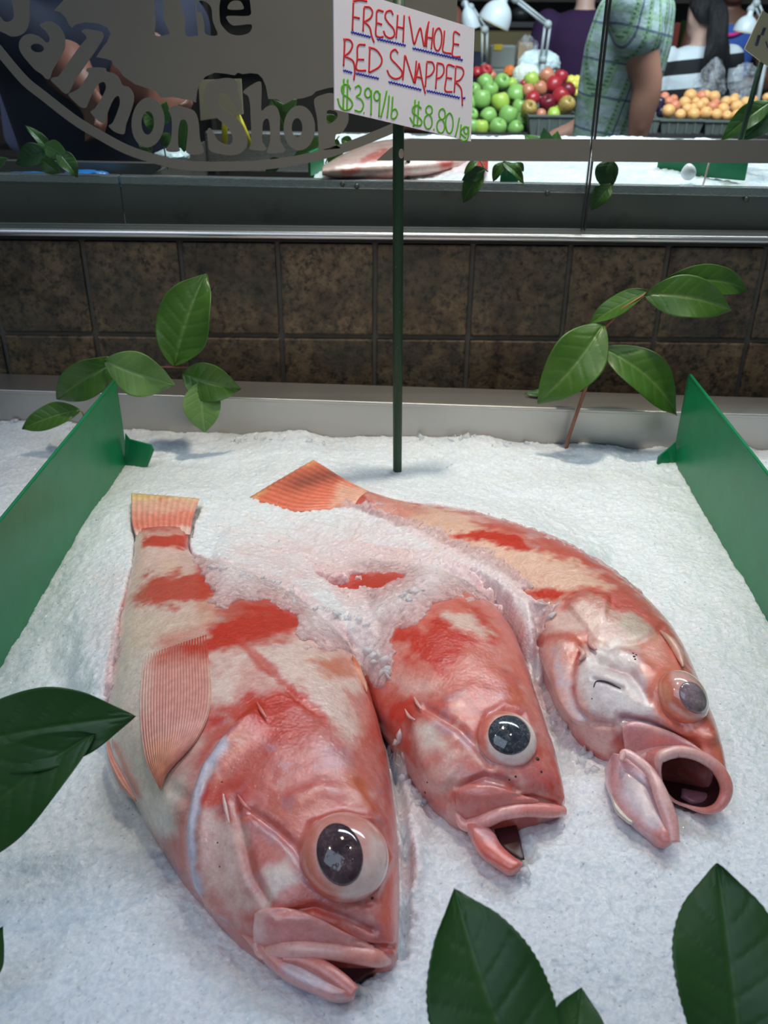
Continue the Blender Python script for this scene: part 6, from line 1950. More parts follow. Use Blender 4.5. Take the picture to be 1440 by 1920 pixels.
pile([('bottom row', Z48([(630, 980, 72, hf), (740, 1030, 46, pk), (855, 1030, 58, yv), (970, 945, 74, hf)], 860)),
      ('middle row', Z48([(665, 885, 62, rd), (800, 935, 76, dk), (915, 865, 74, rd), (900, 975, 44, yv)], 860)),
      ('upper row', Z48([(625, 815, 56, pk), (735, 797, 62, pk), (855, 768, 74, rd), (985, 815, 66, dk)], 860)),
      ('top row', Z48([(655, 720, 66, yv), (795, 685, 70, pk), (920, 695, 62, rd), (585, 755, 34, rd)], 860))], 'apple', 'red apples on the fruit stall', 'red apple pile', YS + 0.03, 0.085)
pile([('top row', Z48([(165, 655, 48, rd), (240, 650, 62, rd), (295, 685, 42, pk)], 860))], 'apple', 'red apples behind the green ones', 'small red back pile', YS + 0.55, 0.1)
for i, (a, b, r) in enumerate([(1010, 725, 44), (1065, 725, 44), (1040, 765, 44), (1090, 800, 40), (1065, 840, 34)]):
    c = PY(860 + a / 4.8, b / 4.8, YS + 0.45 - 0.04 * (i // 2)); R = pxr(r / 4.8, c)
    o = bpy.data.objects.new('yellow_fruit', stone_mesh('yellow_fruit')); COL.objects.link(o)
    o.location = c; o.scale = (R, R, R); o.rotation_euler = (rf.uniform(-1, 1), rf.uniform(-1, 1), 0)
    tag(o, ('yellow fruit at the back left of the small yellow pile', 'yellow fruit at the back right of the small yellow pile', 'yellow fruit in the middle of the small yellow pile', 'yellow fruit touching the plaid shirt in the small yellow pile', 'lowest yellow fruit of the small yellow pile')[i], 'fruit', 'yellow fruit beside the red apples')

# sloped display boards and baskets under the fruit
def wedge(name, label, cat, px0, px1, pf, pb, y0, y1, mat):
    """a display ramp: low front edge at sight height pf, high back edge at pb"""
    t = thing(name, label, cat, tuple(PY((px0 + px1) / 2, pf, y0)))
    xa, xb = PY(px0, pf, y0).x, PY(px1, pf, y0).x
    zf, zk = PY(px0, pf, y0).z, PY(px0, pb, y1).z
    bm = bmesh.new()
    pr = [(y0, ZT + 0.0005), (y1, ZT + 0.0005), (y1, max(zk, ZT + 0.02)), (y0, max(zf, ZT + 0.01))]
    A = [bm.verts.new((xa, y, z)) for y, z in pr]; B = [bm.verts.new((xb, y, z)) for y, z in pr]
    bm.faces.new(A); bm.faces.new(B[::-1])
    for i in range(4): bm.faces.new((A[i], A[(i + 1) % 4], B[(i + 1) % 4], B[i]))
    link('ramp', bm_mesh('ramp', bm), mat, t)
    h0 = max(zf, ZT + 0.01)
    box_obj('front_board', (xa, xb, y0 - 0.075, y0 - 0.06, ZT + 0.0005, h0 + 0.012), mat, t, 0.002)
    return t
wedge('display_crate', 'dark wooden crate holding the pile of green apples', 'crate', 868, 985, 250, 165, YS, YS + 0.42, M['stall'])
M['fibre'] = plain('grey_fibre_basket', lin(98, 104, 100), 0.85, 0.12, 60)
def basket(label, px0, px1, pt, pb, y0, dpt, group):
    a, b = PY(px0, pt, y0), PY(px1, pt, y0); zb_ = max(PY(px0, pb, y0).z, ZT + 0.001)
    t = thing('fruit_basket', label, 'basket', ((a.x + b.x) / 2, y0, zb_), group)
    bm = bmesh.new(); w = b.x - a.x; k = w * 0.07; h = a.z - zb_
    # tapering open pulp basket with walls of its own thickness
    def ring(x0, x1, ya, yb, z): return [bm.verts.new(q) for q in ((x0, ya, z), (x1, ya, z), (x1, yb, z), (x0, yb, z))]
    th = 0.006
    rings = [ring(a.x + k, b.x - k, y0 + k, y0 + dpt - k, zb_), ring(a.x, b.x, y0, y0 + dpt, a.z), ring(a.x + th, b.x - th, y0 + th, y0 + dpt - th, a.z), ring(a.x + k + th, b.x - k - th, y0 + k + th, y0 + dpt - k - th, zb_ + th)]
    for r0, r1 in zip(rings[:-1], rings[1:]):
        for i in range(4): bm.faces.new((r0[i], r0[(i + 1) % 4], r1[(i + 1) % 4], r1[i]))
    bm.faces.new(rings[0][::-1]); bm.faces.new(rings[-1])
    link('shell', bm_mesh('shell', bm), M['fibre'], t)
    bm = bmesh.new()
    box(bm, a.x - 0.004, b.x + 0.004, y0 - 0.004, y0 + 0.004, a.z - 0.008, a.z + 0.002)
    link('rim', bm_mesh('rim', bm, False, 0.002, 2), M['fibre'], t)
    for q in range(1, 5):
        x = a.x + (b.x - a.x) * q / 5
        bm = bmesh.new(); box(bm, x - 0.003, x + 0.003, y0 - 0.003 + k * 0.3, y0 + k * 0.95, zb_ + 0.004, a.z - 0.012)
        link('rib', bm_mesh('rib', bm), M['fibre'], t)
    return t
basket('grey fibre basket full of red apples beside the plaid shirt', 992, 1090, 216, 256, YS - 0.09, 0.45, None)
GB = 'grey pint baskets under the apricots'
YA = 4.25
basket('grey pint basket under the left half of the apricots', 1240, 1322, 224, 251, YA - 0.06, 0.30, GB)
basket('grey pint basket under the right half of the apricots', 1323, 1405, 226, 253, YA - 0.06, 0.30, GB)
basket('grey pint basket at the far right edge beyond the big leaf', 1408, 1490, 227, 254, YA - 0.06, 0.30, GB)
basket('grey pint basket of dark plums half hidden by the bare arm', 1190, 1239, 222, 250, YA - 0.06, 0.30, GB)

ap = [('front row', [(545, 1000, 58, 0), (650, 1035, 50, 0), (770, 1030, 56, 0), (880, 1018, 56, 0), (975, 1035, 52, 0), (1070, 1042, 46, 0), (1160, 1038, 50, 0), (1250, 1045, 42, 0)]),
      ('second row', [(600, 955, 50, 1), (710, 985, 50, 0), (765, 975, 42, 0), (825, 955, 50, 0), (940, 965, 52, 1), (1035, 985, 54, 0), (1160, 965, 58, 0), (1285, 972, 64, 0)]),
      ('third row', [(548, 918, 44, 1), (690, 928, 56, 0), (790, 918, 40, 0), (862, 930, 48, 0), (968, 930, 40, 1), (1060, 920, 48, 0), (1130, 908, 48, 0), (1235, 922, 48, 0), (1325, 950, 42, 0)]),
      ('back row', [(510, 872, 42, 1), (590, 895, 40, 1), (740, 866, 60, 0), (845, 868, 50, 1), (885, 860, 46, 0), (955, 875, 54, 0), (1140, 885, 42, 0), (1300, 900, 46, 0), (1430, 880, 40, 0)])]
for ri, (row, it) in enumerate(ap):
    for i, (a, b, r, m) in enumerate(it):
        c = PY(1140 + a / 4.8, b / 4.8, YA + 0.02 + 0.07 * ri); R = pxr(r / 4.8, c)
        o = bpy.data.objects.new('apricot', stone_mesh('apricot_red' if m else 'apricot')); COL.objects.link(o)
        o.location = c; o.scale = (R, R, R * 0.95); o.rotation_euler = (rf.uniform(-1.2, 1.2), rf.uniform(-1.2, 1.2), rf.uniform(0, 6))
        n = len(it)
        pos = 'at the left end' if i == 0 else 'at the right end' if i == n - 1 else ordinal(i) + ' from the left'
        tag(o, '%s apricot %s of the %s of the apricot heap' % ('red blushed' if m else 'orange', pos, row), 'apricot', 'apricots in the pint baskets')
for i, (a, b, r) in enumerate([(470, 920, 44), (480, 1010, 46), (435, 960, 44)]):
    c = PY(1140 + a / 4.8, b / 4.8, YA + 0.06 + 0.05 * (i == 0)); R = pxr(r / 4.8, c)
    o = bpy.data.objects.new('plum', stone_mesh('plum')); COL.objects.link(o); o.location = c; o.scale = (R, R, R)
    tag(o, ('dark plum uppermost beside the bare arm', 'dark plum lowest beside the bare arm', 'dark plum half hidden behind the bare arm')[i], 'plum', 'dark plums beside the apricots')

wedge('display_crate', 'small dark crate under the yellow fruit', 'crate', 1058, 1096, 186, 150, YS + 0.36, YS + 0.60, M['stall'])
# bags on the stall
def clear_bag():
    t = NT('clear_plastic_bag')
    tr = t.n.new('ShaderNodeBsdfTransparent'); gl = t.n.new('ShaderNodeBsdfPrincipled')
    gl.inputs['Base Color'].default_value = (0.75, 0.78, 0.85, 1); gl.inputs['Roughness'].default_value = 0.15
    n = t.noise(26, 5, 0.7)
    t.l(t.bump(n, 0.5, 0.006), gl.inputs['Normal'])
    ms = t.n.new('ShaderNodeMixShader')
    t.l(t.ramp(n, [(0.42, (0.05, 0.05, 0.05)), (0.70, (0.42, 0.42, 0.42))]), ms.inputs[0])
    t.l(tr.outputs[0], ms.inputs[1]); t.l(gl.outputs[0], ms.inputs[2]); t.l(ms.outputs[0], t.out.inputs['Surface'])
    return t.m
M['clear_bag'] = clear_bag()
def bag_at(name, label, px, pbot, w, h, y, mat, sd, amp=0.2, taper=0.0):
    c = PY(px, pbot, y)
    return crumple(name, label, 'bag', c, (pxr(w, c), pxr(w, c) * 0.6, pxr(h, c) / 1.75), mat, sd, amp, None, taper)
bag_at('plastic_bag', 'pale white plastic bag slumped behind the red apples', 1010, 140, 40, 42, YS + 0.62, M['white_bag'], 21, 0.22)
bag_at('plastic_bag', 'cream plastic bag between the green and red apple piles', 985, 160, 26, 38, YS + 0.42, plain('cream_plastic_bag', (0.74, 0.76, 0.66), 0.4, 0.05), 22, 0.15)
bag_at('plastic_bag', 'crumpled clear plastic bag behind the white bag', 985, 126, 24, 52, YS + 0.75, M['clear_bag'], 23, 0.35)
bag_at('plastic_bag', 'clear plastic bag on the apricots in front of the striped shirt', 1330, 178, 28, 60, YA + 0.30, M['clear_bag'], 24, 0.35, 0.3)
bag_at('plastic_bag', 'round clear plastic bag knotted above the right half of the apricots', 1388, 184, 28, 58, YA + 0.32, M['clear_bag'], 25, 0.30, -0.2)

# till, shelf and counter behind the stall
M['grey_box'] = plain('grey_enamel', lin(128, 132, 128), 0.5, 0.06)
M['tan'] = plain('tan_counter', lin(96, 82, 46), 0.6, 0.12)
M['yellow_label'] = plain('yellow_label', lin(205, 170, 40), 0.5)
M['card_box'] = plain('cardboard', lin(178, 150, 110), 0.75, 0.1)
M['black'] = plain('black_plastic', (0.012, 0.012, 0.013), 0.5)
YK = 5.0
a, b = PY(917, 128, YK), PY(966, 84, YK)
till = thing('cash_register', 'grey cash register with a yellow sticker behind the green apples', 'till', ((a.x + b.x) / 2, YK, ZT))
box_obj('body', (a.x, b.x + 0.05, YK - 0.06, YK + 0.08, ZT + 0.001, a.z), M['grey_box'], till, 0.006)
box_obj('display', (a.x, b.x, YK - 0.03, YK + 0.05, a.z, b.z), M['grey_box'], till, 0.01)
c = PY(934, 88, YK - 0.031)
box_obj('sticker', (c.x - 0.02, c.x + 0.02, YK - 0.034, YK - 0.0305, c.z - 0.014, c.z + 0.012), M['yellow_label'], till)
c = PY(958, 100, YK + 0.02)
tag(box_obj('cardboard_box', (c.x - 0.03 + 0.06, c.x + 0.10, YK - 0.02, YK + 0.05, ZT + 0.001, c.z + 0.05), M['card_box'], None, 0.003), 'small tan cardboard box beside the grey till', 'box')
c = PY(955, 145, YS + 0.6)
crumple('orange_bag', 'small orange paper bag behind the green apples', 'bag', c, (0.03, 0.03, 0.03), plain('orange_paper', (0.72, 0.18, 0.03), 0.6), 31, 0.2)
a, b = PY(968, 108, 6.3), PY(1045, 52, 6.3)
kc = thing('back_counter', 'tan service counter with a dark edge behind the white lamp', 'counter', ((a.x + b.x) / 2, 6.4, 0))
box_obj('body', (a.x - 0.3, b.x + 0.5, 6.3, 6.6, 0.0, b.z), M['tan'], kc)
box_obj('worktop', (a.x - 0.35, b.x + 0.55, 6.26, 6.6, b.z, b.z + 0.03), M['black'], kc)
c = PY(968, 80, 5.7)
bm = bmesh.new(); bmesh.ops.create_uvsphere(bm, u_segments=20, v_segments=12, radius=0.06)
for v in bm.verts: v.co = Vector((v.co.x, v.co.y, v.co.z * 0.7)) + Vector((c.x + 0.1, 6.40, b.z + 0.072))
tag(link('black_bowl', bm_mesh('black_bowl', bm, True), M['black']), 'rounded black container on the tan service counter', 'container')
sh = thing('wall_shelf', 'dark shelving with small coloured packets along the rear wall', 'shelf', (1.0, 6.8, 0))
for z in (1.30, 1.62, 1.95): box_obj('shelf_board', (-1.2, 4.0, 6.62, 6.98, z, z + 0.03), M['rear'], sh)
for x in (-1.2, 1.2, 3.97): box_obj('upright', (x, x + 0.03, 6.62, 6.98, 0, 2.1), M['rear'], sh)
rs_ = random.Random(9)
pal = [lin(60, 90, 40), lin(120, 40, 30), lin(150, 110, 40), lin(90, 90, 80), lin(40, 60, 90), lin(30, 28, 26), lin(100, 70, 40)]
pm = [plain('packet_%s' % n_, c_, 0.5) for n_, c_ in zip(('green', 'red', 'ochre', 'grey', 'blue', 'black', 'brown'), pal)]
pn = ('green', 'red', 'ochre', 'grey', 'blue', 'black', 'brown')
for row, z in (('middle shelf', 1.33), ('upper shelf', 1.65)):
    x = 0.85; i = 0
    while x < 2.2 and i < 9:
        w = rs_.uniform(0.07, 0.13); k = rs_.randrange(7)
        o = box_obj('packet', (x, x + w, 6.66, 6.80, z + 0.001, z + rs_.uniform(0.10, 0.22)), pm[k], None, 0.004)
        tag(o, '%s packet on the %s along the rear wall, %s from its left end' % (pn[k], row, ordinal(i)), 'packet', 'packets on the rear wall shelf')
        x += w + rs_.uniform(0.01, 0.05); i += 1

# desk lamps
M['lamp_white'] = plain('white_lamp_enamel', (0.66, 0.72, 0.76), 0.35, 0.03)
M['lamp_grey'] = plain('grey_lamp_arm', (0.42, 0.46, 0.48), 0.4, 0.05)
def bulb_mat():
    t = NT('warm_bulb'); t.set(Base_Color=(1, 0.9, 0.7), Emission_Color=(1.0, 0.78, 0.45)); t.b.inputs['Emission Strength'].default_value = 6.0
    return t.m
M['bulb'] = bulb_mat()
def desk_lamp(label, y, neck, rimc, rr, arm, scale_neck=0.32, foot=None):
    nk, rc = PY(*neck, y), PY(*rimc, y)
    base = PY(*arm[-1], y + 0.05); base.z = ZT
    t = thing('desk_lamp', label, 'lamp', tuple(base), 'jointed lamps over the fruit stall')
    ax = (rc - nk); L = ax.length; R = pxr(rr, rc)
    q = Vector((0, 0, 1)).rotation_difference(ax.normalized()).to_matrix().to_4x4()
    pr = [(R * 0.20, -L * 0.25), (R * 0.26, 0), (R * 0.30, L * 0.06), (R * 0.62, L * 0.22), (R * 0.86, L * 0.48), (R * 0.97, L * 0.78), (R, L), (R * 0.97, L * 1.0), (R * 0.93, L * 0.78), (R * 0.82, L * 0.48), (R * 0.56, L * 0.25), (0.0001, L * 0.12)]
    me = lathe('lamp_shade', [tuple(v) for v in spline(pr, 40)], 32); me.transform(Matrix.Translation(nk) @ q)
    sh_ = link('lamp_shade', me, M['lamp_white'], t)
    me = lathe('bulb', [(0.0001, L * 0.85), (R * 0.3, L * 0.8), (R * 0.42, L * 0.62), (R * 0.3, L * 0.40), (0.0001, L * 0.3)], 16); me.transform(Matrix.Translation(nk) @ q)
    o = link('bulb', me, M['bulb'], sh_); o.matrix_parent_inverse = Matrix()
    pts = [PY(*p_, y + 0.05) for p_ in arm]
    for off in (-0.012, 0.012):
        for a_, b_ in zip(pts[:-1], pts[1:]):
            tube('arm_bar', [tuple(a_ + Vector((off, 0, 0))), tuple(b_ + Vector((off, 0, 0)))], 0.0065, M['lamp_grey'], t, 8)
    tube('upright', [tuple(pts[-1]), tuple(base)], 0.011, M['lamp_grey'], t, 10)
    for p_ in pts[:-1] + [pts[-1]]:
        bm = bmesh.new(); bmesh.ops.create_uvsphere(bm, u_segments=12, v_segments=8, radius=0.02)
        for v in bm.verts: v.co = v.co + p_
        link('joint', bm_mesh('joint', bm, True), M['lamp_grey'], t)
    me = lathe('base', [(0.0001, 0.03), (0.03, 0.03), (0.07, 0.02), (0.075, 0.0), (0.0001, 0.0)], 24); me.transform(Matrix.Translation((base.x, base.y, ZT + 0.0005)))
    link('base', me, M['lamp_grey'], t)
desk_lamp('large white bell shaped desk lamp with a bent arm above the green apples', 4.75, (944, 0), (925, 44), 31, [(950, -14), (966, -2), (1027, 46), (1018, 112)])
desk_lamp('lit pale blue desk lamp half hidden by the price card', 5.02, (874, 12), (884, 54), 17, [(872, 8), (882, 14), (909, 56), (908, 125)])
desk_lamp('small white desk lamp at the far right beside the blue top', 5.05, (1406, 28), (1396, 60), 22, [(1408, 18), (1418, 6), (1432, 40), (1436, 110)])

# flowers at the far left
M['petal_white'] = plain('white_petals', (0.78, 0.74, 0.68), 0.6, 0.1)
M['petal_pink'] = plain('magenta_petals', (0.72, 0.03, 0.22), 0.6, 0.2)
M['petal_red'] = plain('rose_petals', (0.60, 0.16, 0.16), 0.6, 0.2)
M['lime'] = plain('lime_wrap', (0.42, 0.70, 0.03), 0.4, 0.12)
fs = thing('flower_stand', 'dark tiered stand of flowers at the far left', 'stand', (-1.85, 4.3, 0))
xa, xb = PY(-60, 200, 4.2).x, PY(92, 200, 4.2).x
tiers = []
for k, py in enumerate((150, 222, 285)):
    z = PY(20, py, 4.2).z; tiers.append(z)
    box_obj('tier', (xa, xb, 4.2 + 0.10 * (1 - k), 4.75, z - 0.03, z), M['stall'], fs, 0.004)
box_obj('back_board', (xa, xb, 4.76, 4.79, 0, PY(20, 40, 4.7).z), M['stall'], fs)
for x in (xa, xb - 0.04): box_obj('upright', (x, x + 0.04, 4.70, 4.75, 0, tiers[0] + 0.2), M['stall'], fs)
def bouquet(label, px, py, r, tier, matp, matw, sd):
    c = PY(px, py, 4.33); c.z = max(c.z, tiers[tier] + pxr(r, c) * 1.5)
    R = pxr(r, c)
    t = thing('flower_bunch', label, 'flowers', (c.x, c.y, tiers[tier]), 'flower bunches on the stand')
    zz = tiers[tier] + 0.001
    me = lathe('wrap', [(0.0001, zz), (R * 0.4, zz), (R * 1.15, c.z + R * 0.2), (R * 1.05, c.z + R * 0.2), (0.0001, c.z - R * 0.4)], 18)
    me.transform(Matrix.Translation((c.x, c.y, 0)))
    link('wrap', me, matw, t)
    rn = random.Random(sd); bm = bmesh.new()
    for k in range(22):
        d = Vector((rn.gauss(0, 1), rn.gauss(0, 1), abs(rn.gauss(0, 1)))).normalized()
        m = Matrix.Translation(c + d * R * 0.8 + Vector((0, 0, R * 0.1))) @ d.to_track_quat('Z', 'Y').to_matrix().to_4x4()
        n0 = 5
        for pt in range(n0):
            a = 2 * math.pi * pt / n0
            vs = [bm.verts.new(m @ Vector((math.cos(a + q) * R * ra, math.sin(a + q) * R * ra, R * zz2))) for q, ra, zz2 in ((0, 0.02, 0), (-0.5, 0.3, 0.12), (0, 0.42, 0.08), (0.5, 0.3, 0.12))]
            bm.faces.new(vs)
    me = bm_mesh('blossoms', bm, True)
    o = link('blossoms', me, matp, t)
    mo = o.modifiers.new('thick', 'SOLIDIFY'); mo.thickness = R * 0.06
    return t
bouquet('magenta flowers in a lime green wrap at the far left', 16, 196, 15, 1, M['petal_pink'], M['lime'], 1)
bouquet('white flowers with green leaves right of the magenta bunch', 60, 196, 15, 1, M['petal_white'], M['leaf'], 2)
bouquet('white flowers on the upper tier at the far left edge', 6, 128, 16, 0, M['petal_white'], M['stall'], 3)
bouquet('cream flowers on the upper tier under the frosted letter a', 46, 124, 14, 0, M['petal_white'], M['leaf'], 4)
bouquet('rose coloured flowers on the upper tier right of the cream ones', 72, 138, 9, 0, M['petal_red'], M['leaf'], 5)
# ================================================================== PEOPLE
def ring_loft(bm, pts, n=20):
    """pts: list of (centre, axis_a, axis_b) ellipse rings; closed at both ends"""
    rs = []
    for c, a, b in pts:
        rs.append([bm.verts.new(Vector(c) + Vector(a) * math.cos(2 * math.pi * k / n) + Vector(b) * math.sin(2 * math.pi * k / n)) for k in range(n)])
    for r0, r1 in zip(rs[:-1], rs[1:]):
        for k in range(n): bm.faces.new((r0[k], r0[(k + 1) % n], r1[(k + 1) % n], r1[k]))
    bm.faces.new(rs[0][::-1]); bm.faces.new(rs[-1])


def limb(bm, pts, radii, n=14):
    """rounded tapering limb through joints"""
    P = [Vector(p) for p in pts]
    q = spline([tuple(p) for p in P], len(P) * 7); r = spline(np.array(radii, float)[:, None], len(P) * 7)[:, 0]
    T = np.gradient(q, axis=0)
    rings = []
    for i in range(len(q)):
        t = Vector(T[i]).normalized(); a = t.cross(Vector((0.3, 0.9, 0.1))).normalized(); b = t.cross(a)
        rings.append((Vector(q[i]), a * r[i], b * r[i]))
    t0 = Vector(T[0]).normalized(); t1 = Vector(T[-1]).normalized()
    a, b = rings[0][1], rings[0][2]; c, d = rings[-1][1], rings[-1][2]
    pre = [(rings[0][0] - t0 * r[0] * k, a * s_, b * s_) for k, s_ in ((0.95, 0.25), (0.75, 0.65), (0.4, 0.92))]
    post = [(rings[-1][0] + t1 * r[-1] * k, c * s_, d * s_) for k, s_ in ((0.4, 0.92), (0.75, 0.65), (0.95, 0.25))]
    ring_loft(bm, pre + rings + post, n)


def remeshed(name, bm, vox, mat, parent, smooth=6):
    bmesh.ops.recalc_face_normals(bm, faces=list(bm.faces))
    me = bpy.data.meshes.new(name); bm.to_mesh(me); bm.free()
    o = bpy.data.objects.new(name, me); COL.objects.link(o)
    m = o.modifiers.new('r', 'REMESH'); m.mode = 'VOXEL'; m.voxel_size = vox; m.use_smooth_shade = True
    s_ = o.modifiers.new('s', 'SMOOTH'); s_.iterations = smooth; s_.factor = 0.5
    dg = bpy.context.evaluated_depsgraph_get()
    me2 = bpy.data.meshes.new_from_object(o.evaluated_get(dg), depsgraph=dg)
    bpy.data.objects.remove(o); bpy.data.meshes.remove(me)
    me2.name = name
    me2.polygons.foreach_set('use_smooth', np.ones(len(me2.polygons), bool))
    return link(name, me2, mat, parent)


def head_bm(bm, c, f, up, s, r):
    """head with brow, nose, mouth, chin, ears; c centre, f facing, s size (half height)"""
    rings = []
    for z, w, fr, bk in ((-1.02, 0.26, 0.50, 0.10), (-0.90, 0.42, 0.66, 0.20), (-0.72, 0.54, 0.74, 0.36), (-0.45, 0.64, 0.76, 0.62), (-0.15, 0.70, 0.78, 0.80), (0.10, 0.73, 0.76, 0.88), (0.40, 0.73, 0.78, 0.90), (0.70, 0.62, 0.66, 0.80), (0.90, 0.42, 0.44, 0.56), (1.0, 0.16, 0.18, 0.22)):
        cc = c + up * (z * s) + f * ((fr - bk) / 2 * s)
        rings.append((cc, r * (w * s), f * ((fr + bk) / 2 * s)))
    ring_loft(bm, rings, 24)
    def lump(p, a, b, d):
        ring_loft(bm, [(p - up * d * 0.98, r * a * 0.2, f * b * 0.2), (p - up * d * 0.5, r * a * 0.85, f * b * 0.85), (p, r * a, f * b), (p + up * d * 0.5, r * a * 0.7, f * b * 0.7), (p + up * d, r * a * 0.2, f * b * 0.2)], 10)
    lump(c + f * (0.80 * s) - up * (0.18 * s), 0.12 * s, 0.20 * s, 0.26 * s)
    lump(c + f * (0.74 * s) - up * (0.54 * s), 0.26 * s, 0.10 * s, 0.10 * s)
    for k in (-1, 1):
        lump(c + r * (k * 0.74 * s) - up * (0.10 * s) - f * (0.05 * s), 0.05 * s, 0.14 * s, 0.26 * s)
        lump(c + r * (k * 0.28 * s) + f * (0.74 * s) + up * (0.16 * s), 0.22 * s, 0.08 * s, 0.07 * s)


def hand_bm(bm, w, d, side, size=0.09):
    """relaxed hand: palm, four unequal bent fingers, a thumb from the side of the palm"""
    d = Vector(d).normalized(); side = (Vector(side) - d * Vector(side).dot(d)).normalized(); n = d.cross(side)
    w = Vector(w)
    ring_loft(bm, [(w, side * 0.026, n * 0.018), (w + d * 0.04, side * 0.036, n * 0.015), (w + d * size, side * 0.038, n * 0.013)], 12)
    for k, (o, L) in enumerate(((-0.027, 0.062), (-0.009, 0.074), (0.009, 0.070), (0.027, 0.054))):
        b = w + d * (size - 0.012) + side * o
        limb(bm, [b, b + d * L * 0.5 + n * 0.006, b + d * L * 0.85 + n * 0.022, b + d * L + n * 0.038], [0.0095, 0.009, 0.008, 0.007], 8)
    b = w + d * 0.025 + side * -0.026
    limb(bm, [b, b - side * 0.026 + d * 0.03 + n * 0.008, b - side * 0.034 + d * 0.062 + n * 0.02], [0.013, 0.011, 0.009], 8)


